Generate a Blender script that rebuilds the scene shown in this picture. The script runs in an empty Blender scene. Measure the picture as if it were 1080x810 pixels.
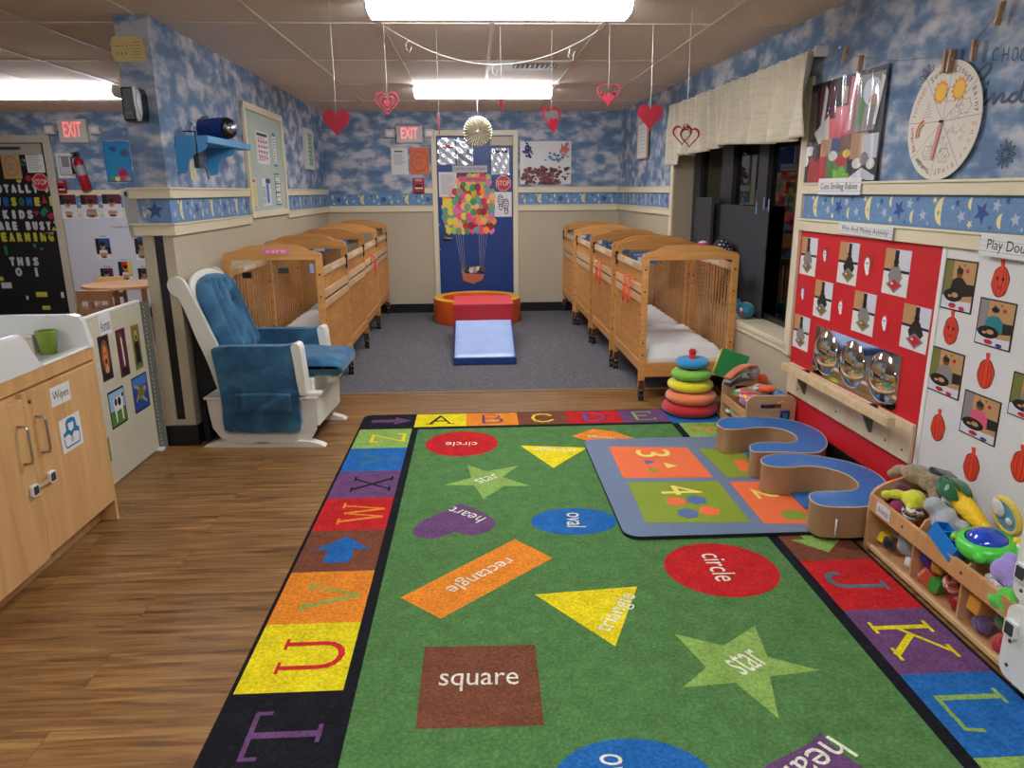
import bpy, math, random
from mathutils import Vector, Matrix
R=math.radians; PI=math.pi
random.seed(7)
scene=bpy.context.scene; COL=scene.collection
# ---------------------------------------------------------------- survey of the room (lens and station of the photograph)
FPX=771.5; EYE=1.46
PITCH=R(14.79); YAW=R(2.72); ROLL=R(-.41)
cp,sp,ct,st=math.cos(PITCH),math.sin(PITCH),math.cos(YAW),math.sin(YAW)
FW=Vector((cp*st,cp*ct,-sp)); rt0=Vector((ct,-st,0)); up0=Vector((sp*st,sp*ct,cp))
RT=rt0*math.cos(ROLL)+up0*math.sin(ROLL); UP=-rt0*math.sin(ROLL)+up0*math.cos(ROLL)
EYEV=Vector((0,0,EYE))
def ray(x,y): return FW+RT*((x-540)/FPX)+UP*((405-y)/FPX)
def fl(x,y,z=0.):
    d=ray(x,y); k=(z-EYE)/d.z; p=EYEV+d*k; return Vector((p.x,p.y,z))
def WY(x,y,Y):
    d=ray(x,y); return EYEV+d*(Y/d.y)
def WX(x,y,X):
    d=ray(x,y); return EYEV+d*(X/d.x)
CEIL=2.36; BACK=9.07
# ---------------------------------------------------------------- materials
def lin(v):
    v/=255.; return v/12.92 if v<=.04045 else ((v+.055)/1.055)**2.4
def C(r,g=None,b=None):
    if g is None:
        h=r; r,g,b=int(h[0:2],16),int(h[2:4],16),int(h[4:6],16)
    return (lin(r),lin(g),lin(b),1)
MATS={}
def M(name,col=None,rough=.6,var=0.,scale=30.,bump=0.,bscale=None,metal=0.,emit=0.,coat=0.,sheen=0.,stretch=(1,1,1),spec=.5):
    if name in MATS: return MATS[name]
    m=bpy.data.materials.new(name); m.use_nodes=True; nt=m.node_tree; N=nt.nodes; L=nt.links
    b=N['Principled BSDF']; c=C(col) if isinstance(col,str) else C(*col)
    b.inputs['Base Color'].default_value=c; b.inputs['Roughness'].default_value=rough
    b.inputs['Metallic'].default_value=metal; b.inputs['Coat Weight'].default_value=coat
    b.inputs['Specular IOR Level'].default_value=spec
    b.inputs['Sheen Weight'].default_value=sheen
    if emit:
        b.inputs['Emission Color'].default_value=c; b.inputs['Emission Strength'].default_value=emit
    tc=N.new('ShaderNodeTexCoord'); mp=N.new('ShaderNodeMapping'); mp.inputs['Scale'].default_value=stretch
    L.new(tc.outputs['Object'],mp.inputs['Vector'])
    if var or bump:
        n=N.new('ShaderNodeTexNoise'); n.inputs['Scale'].default_value=scale; n.inputs['Detail'].default_value=4
        L.new(mp.outputs[0],n.inputs['Vector'])
    if var:
        r=N.new('ShaderNodeValToRGB'); e=r.color_ramp.elements
        e[0].position=.3; e[1].position=.7
        e[0].color=tuple(max(0,v*(1-var)) for v in c[:3])+(1,); e[1].color=tuple(min(1,v*(1+var)) for v in c[:3])+(1,)
        L.new(n.outputs['Fac'],r.inputs[0]); L.new(r.outputs[0],b.inputs['Base Color'])
    if bump:
        nb=n
        if bscale:
            nb=N.new('ShaderNodeTexNoise'); nb.inputs['Scale'].default_value=bscale; nb.inputs['Detail'].default_value=3
            L.new(mp.outputs[0],nb.inputs['Vector'])
        bp=N.new('ShaderNodeBump'); bp.inputs['Strength'].default_value=bump; bp.inputs['Distance'].default_value=.01
        L.new(nb.outputs['Fac'],bp.inputs['Height']); L.new(bp.outputs[0],b.inputs['Normal'])
    MATS[name]=m; return m
def nodes(name):
    m=bpy.data.materials.new(name); m.use_nodes=True; MATS[name]=m
    return m,m.node_tree.nodes,m.node_tree.links,m.node_tree.nodes['Principled BSDF']
def ramp(N,stops):
    r=N.new('ShaderNodeValToRGB'); e=r.color_ramp.elements
    e[0].position,e[0].color=stops[0]; e[1].position,e[1].color=stops[-1]
    for p,c in stops[1:-1]:
        x=e.new(p); x.color=c
    return r
def cloud_paper():
    m,N,L,b=nodes('cloud_wallpaper'); b.inputs['Roughness'].default_value=.75
    tc=N.new('ShaderNodeTexCoord'); mp=N.new('ShaderNodeMapping'); mp.inputs['Scale'].default_value=(3.4,3.4,6.0)
    L.new(tc.outputs['Object'],mp.inputs['Vector'])
    n=N.new('ShaderNodeTexNoise'); n.inputs['Scale'].default_value=1.55; n.inputs['Detail'].default_value=5; n.inputs['Roughness'].default_value=.52
    n.inputs['Distortion'].default_value=.12
    L.new(mp.outputs[0],n.inputs['Vector'])
    r=ramp(N,[(.40,C(106,134,166)),(.47,C(124,150,180)),(.53,C(166,176,192)),(.62,C(212,210,212))])
    L.new(n.outputs['Fac'],r.inputs[0])
    mp2=N.new('ShaderNodeMapping'); mp2.inputs['Scale'].default_value=(1.2,1.2,4.5); mp2.inputs['Location'].default_value=(3,1,7)
    L.new(tc.outputs['Object'],mp2.inputs['Vector'])
    n2=N.new('ShaderNodeTexNoise'); n2.inputs['Scale'].default_value=1.6; n2.inputs['Detail'].default_value=3
    L.new(mp2.outputs[0],n2.inputs['Vector'])
    r2=ramp(N,[(.35,C(196,204,216)),(.65,C(255,250,248))])
    L.new(n2.outputs['Fac'],r2.inputs[0])
    mx=N.new('ShaderNodeMix'); mx.data_type='RGBA'; mx.blend_type='MULTIPLY'; mx.inputs[0].default_value=.75
    L.new(r.outputs[0],mx.inputs[6]); L.new(r2.outputs[0],mx.inputs[7]); L.new(mx.outputs[2],b.inputs['Base Color'])
    return m
def plank_floor():
    m,N,L,b=nodes('vinyl_plank_floor')
    tc=N.new('ShaderNodeTexCoord')
    br=N.new('ShaderNodeTexBrick'); br.inputs['Scale'].default_value=1; br.inputs['Brick Width'].default_value=1.22; br.inputs['Row Height'].default_value=.18
    br.inputs['Mortar Size'].default_value=.0012; br.offset=.37; br.inputs['Bias'].default_value=0
    br.inputs['Color1'].default_value=(.25,.25,.25,1); br.inputs['Color2'].default_value=(.8,.8,.8,1); br.inputs['Mortar'].default_value=(.12,.12,.12,1)
    L.new(tc.outputs['Object'],br.inputs['Vector'])
    # shift the grain from plank to plank
    add=N.new('ShaderNodeVectorMath'); add.operation='MULTIPLY_ADD'; add.inputs[1].default_value=(9,9,9)
    L.new(br.outputs['Color'],add.inputs[0]); L.new(tc.outputs['Object'],add.inputs[2])
    mp=N.new('ShaderNodeMapping'); mp.inputs['Scale'].default_value=(1.1,15,1); L.new(add.outputs[0],mp.inputs['Vector'])
    n=N.new('ShaderNodeTexNoise'); n.inputs['Scale'].default_value=2.6; n.inputs['Detail'].default_value=7; n.inputs['Roughness'].default_value=.62; n.inputs['Distortion'].default_value=.5
    L.new(mp.outputs[0],n.inputs['Vector'])
    r=ramp(N,[(.30,C(88,58,28)),(.45,C(132,92,50)),(.56,C(152,110,62)),(.72,C(180,138,84))])
    L.new(n.outputs['Fac'],r.inputs[0])
    mx=N.new('ShaderNodeMix'); mx.data_type='RGBA'; mx.blend_type='MULTIPLY'; mx.inputs[0].default_value=.6
    r3=ramp(N,[(.1,C(120,110,100)),(.25,C(222,218,212)),(.8,C(255,255,255))]); L.new(br.outputs['Color'],r3.inputs[0])
    L.new(r.outputs[0],mx.inputs[6]); L.new(r3.outputs[0],mx.inputs[7]); L.new(mx.outputs[2],b.inputs['Base Color'])
    b.inputs['Roughness'].default_value=.38
    bp=N.new('ShaderNodeBump'); bp.inputs['Strength'].default_value=.12; bp.inputs['Distance'].default_value=.004
    L.new(n.outputs['Fac'],bp.inputs['Height']); L.new(bp.outputs[0],b.inputs['Normal'])
    return m
def wood(name,a,bc,scale=3.,stretch=(1,1,12),rough=.42,coat=.15):
    if name in MATS: return MATS[name]
    m,N,L,b=nodes(name)
    tc=N.new('ShaderNodeTexCoord'); mp=N.new('ShaderNodeMapping'); mp.inputs['Scale'].default_value=stretch; L.new(tc.outputs['Object'],mp.inputs['Vector'])
    n=N.new('ShaderNodeTexNoise'); n.inputs['Scale'].default_value=scale; n.inputs['Detail'].default_value=6; n.inputs['Distortion'].default_value=.6
    L.new(mp.outputs[0],n.inputs['Vector'])
    r=ramp(N,[(.3,C(*a)),(.7,C(*bc))]); L.new(n.outputs['Fac'],r.inputs[0]); L.new(r.outputs[0],b.inputs['Base Color'])
    b.inputs['Roughness'].default_value=rough; b.inputs['Coat Weight'].default_value=coat
    return m
def pile(name,col,k=.30):
    if name in MATS: return MATS[name]
    m,N,L,b=nodes(name); c=C(*col)
    tc=N.new('ShaderNodeTexCoord'); n=N.new('ShaderNodeTexNoise'); n.inputs['Scale'].default_value=88; n.inputs['Detail'].default_value=4; n.inputs['Roughness'].default_value=.8
    L.new(tc.outputs['Object'],n.inputs['Vector'])
    n2=N.new('ShaderNodeTexNoise'); n2.inputs['Scale'].default_value=14; n2.inputs['Detail'].default_value=6; L.new(tc.outputs['Object'],n2.inputs['Vector'])
    a=N.new('ShaderNodeMath'); a.operation='MULTIPLY_ADD'; a.inputs[1].default_value=.32; L.new(n2.outputs['Fac'],a.inputs[0])
    s=N.new('ShaderNodeMath'); s.operation='MULTIPLY'; s.inputs[1].default_value=.98; L.new(n.outputs['Fac'],s.inputs[0]); L.new(s.outputs[0],a.inputs[2])
    r=ramp(N,[(.44,tuple(v*(1-k*1.35) for v in c[:3])+(1,)),(.65,c),(.86,tuple(min(1,v*(1+k*1.4)+.008) for v in c[:3])+(1,))])
    L.new(a.outputs[0],r.inputs[0]); L.new(r.outputs[0],b.inputs['Base Color']); b.inputs['Roughness'].default_value=.95; b.inputs['Specular IOR Level'].default_value=.15
    bp=N.new('ShaderNodeBump'); bp.inputs['Strength'].default_value=.6; bp.inputs['Distance'].default_value=.004
    L.new(n.outputs['Fac'],bp.inputs['Height']); L.new(bp.outputs[0],b.inputs['Normal'])
    return m
def clear(name,tint=(1,1,1),gloss=1.,rough=.02,ior=1.45):
    if name in MATS: return MATS[name]
    m,N,L,b=nodes(name); N.remove(b); out=N['Material Output']
    t=N.new('ShaderNodeBsdfTransparent'); t.inputs[0].default_value=(*tint,1); g=N.new('ShaderNodeBsdfGlossy'); g.inputs['Roughness'].default_value=rough
    f=N.new('ShaderNodeLayerWeight'); f.inputs['Blend'].default_value=.5
    pw=N.new('ShaderNodeMath'); pw.operation='POWER'; pw.inputs[1].default_value=5; L.new(f.outputs['Facing'],pw.inputs[0])
    mu=N.new('ShaderNodeMath'); mu.operation='MULTIPLY_ADD'; mu.inputs[1].default_value=.9*min(gloss,1); mu.inputs[2].default_value=.045*gloss; mu.use_clamp=True; L.new(pw.outputs[0],mu.inputs[0])
    mx=N.new('ShaderNodeMixShader'); L.new(mu.outputs[0],mx.inputs[0]); L.new(t.outputs[0],mx.inputs[1]); L.new(g.outputs[0],mx.inputs[2]); L.new(mx.outputs[0],out.inputs[0])
    return m
def carpet_grey():
    m,N,L,b=nodes('grey_loop_carpet')
    tc=N.new('ShaderNodeTexCoord'); mp=N.new('ShaderNodeMapping'); mp.inputs['Scale'].default_value=(1,1.6,1); L.new(tc.outputs['Object'],mp.inputs[0])
    n=N.new('ShaderNodeTexNoise'); n.inputs['Scale'].default_value=70; n.inputs['Detail'].default_value=6; n.inputs['Roughness'].default_value=.8; L.new(mp.outputs[0],n.inputs['Vector'])
    r=ramp(N,[(.36,C(68,66,70)),(.52,C(106,103,106)),(.68,C(150,146,148))]); L.new(n.outputs['Fac'],r.inputs[0]); L.new(r.outputs[0],b.inputs['Base Color'])
    b.inputs['Roughness'].default_value=.95; b.inputs['Specular IOR Level'].default_value=.1
    bp=N.new('ShaderNodeBump'); bp.inputs['Strength'].default_value=.5; bp.inputs['Distance'].default_value=.005
    L.new(n.outputs['Fac'],bp.inputs['Height']); L.new(bp.outputs[0],b.inputs['Normal'])
    return m
# ---------------------------------------------------------------- mesh builder
class Fr:
    """a local frame: origin, u (across), v (up), w (out)"""
    def __init__(s,o,u,v,w): s.o=Vector(o); s.u=Vector(u).normalized(); s.v=Vector(v).normalized(); s.w=Vector(w).normalized()
    def p(s,u,v,w=0.): return s.o+s.u*u+s.v*v+s.w*w
    def px(s,x,y,off=0.):
        d=ray(x,y); o=s.o+s.w*off; k=(o-EYEV).dot(s.w)/d.dot(s.w); q=EYEV+d*k-s.o
        return (q.dot(s.u),q.dot(s.v))
WORLD=Fr((0,0,0),(1,0,0),(0,1,0),(0,0,1))
def circ(cx,cy,rx,ry,n=24,a0=0,a1=2*PI,end=False):
    k=n if not end else n+1
    return [(cx+rx*math.cos(a0+(a1-a0)*i/n),cy+ry*math.sin(a0+(a1-a0)*i/n)) for i in range(k)]
def rrect(x0,y0,x1,y1,r,n=4):
    P=[]
    for cx,cy,a in ((x1-r,y1-r,0),(x0+r,y1-r,PI/2),(x0+r,y0+r,PI),(x1-r,y0+r,1.5*PI)):
        for i in range(n+1): P.append((cx+r*math.cos(a+PI/2*i/n),cy+r*math.sin(a+PI/2*i/n)))
    return P
def heartpts(cx,cy,w,h,n=28):
    P=[]
    for i in range(n):
        t=2*PI*i/n
        x=16*math.sin(t)**3; y=13*math.cos(t)-5*math.cos(2*t)-2*math.cos(3*t)-math.cos(4*t)
        P.append((cx+x/32*w,cy+(y+2.5)/29*h))
    return P
def starpts(cx,cy,r,k=.42,n=5,rot=PI/2):
    return [(cx+(r if i%2==0 else r*k)*math.cos(rot+PI*i/n),cy+(r if i%2==0 else r*k)*math.sin(rot+PI*i/n)) for i in range(2*n)]
def moonpts(cx,cy,h,fat=.36,n=12):
    r=h/2
    P=[(cx-r*.2+r*.95*-math.sin(PI*i/n)*1.0, cy+r*math.cos(PI*i/n)) for i in range(n+1)]
    Q=[(cx-r*.2-(.95-2*fat)*r*math.sin(PI*i/n), cy+r*math.cos(PI*i/n)) for i in range(n-1,0,-1)]
    return P+Q
class MB:
    def __init__(s): s.V=[]; s.F=[]; s.K=[]; s.S=[]; s.mats=[]
    def mi(s,m):
        if m not in s.mats: s.mats.append(m)
        return s.mats.index(m)
    def add(s,V,F,m,smooth=False):
        b=len(s.V); s.V+= [tuple(v) for v in V]; k=s.mi(m)
        for f in F: s.F.append([b+i for i in f]); s.K.append(k); s.S.append(smooth)
        return s
    def box(s,x0,x1,y0,y1,z0,z1,m,fr=WORLD):
        V=[fr.p(x,y,z) for z in (z0,z1) for x,y in ((x0,y0),(x1,y0),(x1,y1),(x0,y1))]
        return s.add(V,[(3,2,1,0),(4,5,6,7),(0,1,5,4),(1,2,6,5),(2,3,7,6),(3,0,4,7)],m)
    def prism(s,P,w0,w1,m,fr=WORLD,m2=None):
        n=len(P); A=sum(P[i][0]*P[(i+1)%n][1]-P[(i+1)%n][0]*P[i][1] for i in range(n))
        if A<0: P=P[::-1]
        V=[fr.p(x,y,w0) for x,y in P]+[fr.p(x,y,w1) for x,y in P]
        s.add(V,[tuple(range(n,2*n))],m)
        s.add(V,[tuple(range(n-1,-1,-1))]+[(i,(i+1)%n,n+(i+1)%n,n+i) for i in range(n)],m2 or m)
        return s
    def poly(s,P,w,m,fr=WORLD):
        n=len(P); A=sum(P[i][0]*P[(i+1)%n][1]-P[(i+1)%n][0]*P[i][1] for i in range(n))
        if A<0: P=P[::-1]
        return s.add([fr.p(x,y,w) for x,y in P],[tuple(range(n))],m)
    def ring(s,P,Q,w0,w1,m,fr=WORLD):
        "flat band between two outlines with equal point counts"
        n=len(P); V=[fr.p(*p,w1) for p in P]+[fr.p(*p,w1) for p in Q]+[fr.p(*p,w0) for p in P]+[fr.p(*p,w0) for p in Q]
        F=[]
        for i in range(n):
            j=(i+1)%n; F+=[(i,j,n+j,n+i),(2*n+j,2*n+i,3*n+i,3*n+j),(2*n+i,2*n+j,j,i),(n+i,n+j,3*n+j,3*n+i)]
        return s.add(V,F,m)
    def tube(s,path,r,m,n=8,caps=True,closed=False):
        path=[Vector(p) for p in path]; k=len(path); rr=r if isinstance(r,(list,tuple)) else [r]*k
        V=[]; prev=None
        for i,p in enumerate(path):
            if closed: t=path[(i+1)%k]-path[i-1]
            else: t=path[min(i+1,k-1)]-path[max(i-1,0)]
            if t.length<1e-9: t=Vector((0,0,1))
            t.normalize()
            if prev is None:
                a=Vector((0,0,1)) if abs(t.z)<.9 else Vector((1,0,0)); x=t.cross(a).normalized()
            else: x=(prev-t*prev.dot(t)); x=x.normalized() if x.length>1e-6 else t.orthogonal().normalized()
            prev=x; y=t.cross(x)
            for j in range(n):
                a=2*PI*j/n; V.append(p+(x*math.cos(a)+y*math.sin(a))*rr[i])
        F=[]
        for i in range(k if closed else k-1):
            i2=(i+1)%k
            for j in range(n): F.append((i*n+j,i*n+(j+1)%n,i2*n+(j+1)%n,i2*n+j))
        if caps and not closed: F+= [tuple(range(n-1,-1,-1)),tuple((k-1)*n+j for j in range(n))]
        return s.add(V,F,m,True)
    def cyl(s,p0,p1,r,m,n=16,r1=None): 
        return s.tube([p0,p1],[r,r if r1 is None else r1],m,n)
    def lathe(s,prof,c,m,n=32,axis=None,smooth=True,sx=1,sy=1):
        fr=axis or WORLD; c=Vector(c); V=[]
        for (r,z) in prof:
            for j in range(n):
                a=2*PI*j/n; V.append(c+fr.u*(r*sx*math.cos(a))+fr.v*(r*sy*math.sin(a))+fr.w*z)
        F=[]
        for i in range(len(prof)-1):
            for j in range(n): F.append((i*n+j,i*n+(j+1)%n,(i+1)*n+(j+1)%n,(i+1)*n+j))
        return s.add(V,F,m,smooth)
    def ell(s,c,r,m,rot=None,nu=16,nv=10):
        if not isinstance(r,(tuple,list)): r=(r,r,r)
        rot=rot or Matrix.Identity(3); c=Vector(c); V=[c+rot@Vector((0,0,-r[2]))]
        for i in range(1,nv):
            t=-PI/2+PI*i/nv
            for j in range(nu):
                a=2*PI*j/nu; V.append(c+rot@Vector((r[0]*math.cos(t)*math.cos(a),r[1]*math.cos(t)*math.sin(a),r[2]*math.sin(t))))
        V.append(c+rot@Vector((0,0,r[2]))); F=[]
        for j in range(nu): F.append((0,1+(j+1)%nu,1+j))
        for i in range(nv-2):
            for j in range(nu): F.append((1+i*nu+j,1+i*nu+(j+1)%nu,1+(i+1)*nu+(j+1)%nu,1+(i+1)*nu+j))
        e=len(V)-1; b=1+(nv-2)*nu
        for j in range(nu): F.append((b+j,b+(j+1)%nu,e))
        return s.add(V,F,m,True)
    def grid(s,f,nu,nv,m,cu=False,cv=False,smooth=True):
        V=[f(i/(nu if cu else nu-1),j/(nv if cv else nv-1)) for j in range(nv) for i in range(nu)]
        F=[]
        for j in range(nv if cv else nv-1):
            for i in range(nu if cu else nu-1):
                i2=(i+1)%nu; j2=(j+1)%nv; F.append((j*nu+i,j*nu+i2,j2*nu+i2,j2*nu+i))
        return s.add(V,F,m,smooth)
    def torus(s,c,Rr,r,m,sq=1.,n=32,k=12,wob=0.):
        c=Vector(c)
        def f(a,b):
            A=2*PI*a; B=2*PI*b; w=1+wob*math.sin(3*A+1)*math.cos(2*A)
            return c+Vector(((Rr+r*w*math.cos(B))*math.cos(A),(Rr+r*w*math.cos(B))*math.sin(A),r*sq*math.sin(B)*w))
        return s.grid(f,n,k,m,True,True)
    def text(s,txt,fr,u,v,w,h,m,off=0.,ang=0.,fit=True):
        "lettering centred at (u,v), fitted to width w and height h"
        T=glyphs(txt)
        if not T: return s
        V,F,x0,x1,y0,y1=T
        sx=w/(x1-x0); sy=h/(y1-y0) if h else sx
        ca,sa=math.cos(ang),math.sin(ang); out=[]
        for x,y in V:
            X=(x-(x0+x1)/2)*sx; Y=(y-(y0+y1)/2)*sy
            out.append(fr.p(u+X*ca-Y*sa,v+X*sa+Y*ca,off))
        return s.add(out,F,m)
    def build(s,name,parent=None,bevel=0,seg=2,subsurf=0,solid=0,ang=35,loc=None):
        me=bpy.data.meshes.new(name)
        V=s.V
        if loc is not None: l=Vector(loc); V=[tuple(Vector(v)-l) for v in V]
        me.from_pydata(V,[],s.F); 
        for m in s.mats: me.materials.append(m)
        me.polygons.foreach_set('material_index',s.K); me.polygons.foreach_set('use_smooth',s.S); me.update()
        o=bpy.data.objects.new(name,me); COL.objects.link(o)
        if loc is not None: o.location=loc
        if parent is not None: o.parent=parent
        if solid:
            md=o.modifiers.new('thick','SOLIDIFY'); md.thickness=solid; md.offset=0
        if bevel:
            md=o.modifiers.new('soft','BEVEL'); md.width=bevel; md.segments=seg; md.limit_method='ANGLE'; md.angle_limit=R(ang)
        if subsurf:
            md=o.modifiers.new('sub','SUBSURF'); md.levels=subsurf; md.render_levels=subsurf
        return o
GL={}
def glyphs(txt):
    if txt in GL: return GL[txt]
    cu=bpy.data.curves.new('t','FONT'); cu.body=txt; cu.size=1; cu.resolution_u=3
    ob=bpy.data.objects.new('t',cu); COL.objects.link(ob)
    dg=bpy.context.evaluated_depsgraph_get(); dg.update()
    me=bpy.data.meshes.new_from_object(ob.evaluated_get(dg))
    V=[(v.co.x,v.co.y) for v in me.vertices]; F=[tuple(p.vertices) for p in me.polygons]
    bpy.data.objects.remove(ob); bpy.data.curves.remove(cu); bpy.data.meshes.remove(me)
    if not V: GL[txt]=None; return None
    xs=[v[0] for v in V]; ys=[v[1] for v in V]
    GL[txt]=(V,F,min(xs),max(xs),min(ys),max(ys)); return GL[txt]
def tag(o,label,cat,group=None):
    o['label']=label; o['category']=cat
    if group: o['group']=group
    return o
def struct(o): o['kind']='structure'; return o
def empty(name,loc,label,cat,group=None,rz=0,rot=None):
    o=bpy.data.objects.new(name,None); COL.objects.link(o); o.location=loc; o.rotation_euler=rot or (0,0,rz)
    o.empty_display_size=.05
    return tag(o,label,cat,group)
def copy_tree(o,parent=None):
    c=o.copy(); COL.objects.link(c); c.parent=parent
    for ch in list(o.children): copy_tree(ch,c)
    return c
def blob(name,ells,m,parent=None,vox=.008,smooth=6,loc=None,noise=0):
    "soft stuffed shape grown from overlapping ellipsoids into one skin"
    b=MB()
    for e in ells: b.ell(e[0],e[1],m,e[2] if len(e)>2 else None)
    o=b.build(name,parent,loc=loc)
    md=o.modifiers.new('skin','REMESH'); md.mode='VOXEL'; md.voxel_size=vox; md.use_smooth_shade=True
    if smooth:
        md=o.modifiers.new('smooth','SMOOTH'); md.iterations=smooth; md.factor=.5
    return o
def rotz(a): return Matrix.Rotation(a,3,'Z')
def eul(x,y,z): 
    from mathutils import Euler
    return Euler((R(x),R(y),R(z))).to_matrix()
# ---------------------------------------------------------------- frames of the walls
FR=Fr((1.87+.0244*3.7,0,0),(.0244,-1,0),(0,0,1),(-1,-.0244,0))     # right wall: u runs towards the viewer
FL=Fr((-1.685+.0146*4.25,0,0),(-.0146,1,0),(0,0,1),(1,.0146,0))    # left wall: u runs away from the viewer
FB=Fr((0,BACK,0),(1,0,0),(0,0,1),(0,-1,0))                          # back wall
FC=Fr((0,0,CEIL),(1,0,0),(0,-1,0),(0,0,-1))                         # ceiling seen from below
CLOUD=cloud_paper(); PLANK=plank_floor(); GREYCARP=carpet_grey()
BEIGE=M('beige_wall_paint',(188,176,150),.6,.03,3)
TRIM=M('cream_trim_paint',(226,214,182),.45,.02,4)
BLACKB=M('black_vinyl_base',(14,14,17),.45)
TILE=M('ceiling_tile',(222,206,190),.9,.05,90,.25)
TBAR=M('ceiling_grid_metal',(214,200,184),.5)
PAPER=M('white_paper',(226,224,222),.6); PAPER2=M('aged_paper',(205,200,190),.6)
INK=M('black_ink',(28,28,32),.6); GREYINK=M('grey_ink',(110,110,115),.6)
BLACK=M('black_plastic',(16,16,18),.35); DGREY=M('dark_grey_plastic',(55,56,60),.5)
WHITEP=M('white_plastic',(232,232,230),.3); CHROME=M('brushed_steel',(190,188,184),.28,metal=1)
# floors
b=MB(); b.box(-7,3.2,-2.5,5.31,-.1,0,PLANK); struct(b.build('floor'))
b=MB(); b.box(-7,-1.86,5.31,BACK+.3,-.1,0,PLANK); struct(b.build('floor'))
b=MB(); b.box(-1.86,2.1,5.31,BACK+.3,-.1,.006,GREYCARP); struct(b.build('floor'))
b=MB(); b.box(-1.69,1.86,5.295,5.315,0,.008,M('carpet_edge_strip',(150,120,84),.5)); struct(b.build('trim_1'))
# walls
b=MB()
for (u0,u1,v0,v1) in ((-BACK-.3,-6.74,0,CEIL),(-6.74,-4.22,0,.53),(-6.74,-4.22,2.0,CEIL),(-4.22,2.6,0,CEIL)):
    for z0,z1,m in ((0,1.3,BEIGE),(1.3,CEIL+.1,CLOUD)):
        a,c=max(v0,z0),min(v1+(.1 if v1==CEIL else 0),z1)
        if c>a: b.box(u0,u1,a,c,-.30,0,m,FR)
struct(b.build('wall_right'))
b=MB()
for z0,z1,m in ((0,1.3,BEIGE),(1.3,CEIL+.1,CLOUD)): b.box(4.25,BACK+.2,z0,z1,-.172,0,m,FL)
struct(b.build('wall_left'))
b=MB()
for z0,z1,m in ((0,1.3,BEIGE),(1.3,CEIL+.1,CLOUD)): b.box(-7,3,z0,z1,-.2,0,m,FB)
struct(b.build('wall_back'))
b=MB()
for z0,z1,m in ((0,1.3,BEIGE),(1.3,CEIL+.1,CLOUD)): b.box(-7,3.2,-2.6,-2.5,z0,z1,m)
struct(b.build('wall_front'))
b=MB()
for z0,z1,m in ((0,1.3,BEIGE),(1.3,CEIL+.1,CLOUD)): b.box(-7.1,-7,-2.6,BACK+.2,z0,z1,m)
struct(b.build('wall_far_left'))
# ceiling with its hung grid
b=MB(); b.box(-7.1,3.2,-2.6,BACK+.3,CEIL,CEIL+.1,TILE); struct(b.build('ceiling'))
b=MB()
for i in range(-10,5):
    x=.115+.622*i; b.box(x-.012,x+.012,-2.5,BACK,CEIL-.005,CEIL,TBAR)
for j in range(-5,4):
    y=4.44+1.19*j; b.box(-7,1.95,y-.012,y+.012,CEIL-.0045,CEIL,TBAR)
struct(b.build('trim_2'))
# baseboards
b=MB(); b.box(-1.76,-.50,0,.115,0,.012,BLACKB,FB); b.box(.52,1.76,0,.115,0,.012,BLACKB,FB); b.box(-4.84,-1.95,0,.115,0,.012,BLACKB,FB); struct(b.build('baseboard_back'))
b=MB(); b.box(-BACK,2.5,0,.15,0,.012,BLACKB,FR); struct(b.build('baseboard_right'))
b=MB(); b.box(4.24,BACK,0,.115,0,.012,BLACKB,FL); b.box(-1.875,-1.672,4.225,4.25,0,.125,BLACKB); struct(b.build('baseboard_left'))
# chair rails
def rail(name,fr,spans,z0,z1,t=.022):
    b=MB()
    for u0,u1 in spans:
        b.box(u0,u1,z0,z1,0,t,TRIM,fr); b.box(u0,u1,z1-.012,z1,0,t+.008,TRIM,fr)
    return b
b=rail('',FR,[(-BACK,-6.80),(-4.17,2.5)],1.432,1.492); struct(b.build('trim_3',bevel=.003))
b=rail('',FR,[(-BACK,-6.80),(-4.17,2.5)],1.232,1.30); struct(b.build('trim_4',bevel=.003))
b=rail('',FL,[(4.25,5.78),(6.99,BACK)],1.432,1.492)
b.box(-1.89,-1.662,4.222,4.25,1.432,1.492,TRIM); b.box(-1.90,-1.655,4.214,4.25,1.480,1.492,TRIM); struct(b.build('trim_5',bevel=.003))
b=rail('',FL,[(4.25,5.78),(6.99,BACK)],1.232,1.30)
b.box(-1.89,-1.662,4.222,4.25,1.232,1.30,TRIM); b.box(-1.90,-1.655,4.214,4.25,1.288,1.30,TRIM); struct(b.build('trim_6',bevel=.003))
b=rail('',FB,[(-4.84,-1.92),(-.60,-.50),(.52,1.75)],1.437,1.505); struct(b.build('trim_7',bevel=.003))
b=rail('',FB,[(-4.84,-1.92),(-1.75,-.50),(.52,1.75)],1.226,1.30); struct(b.build('trim_8',bevel=.003))
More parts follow.
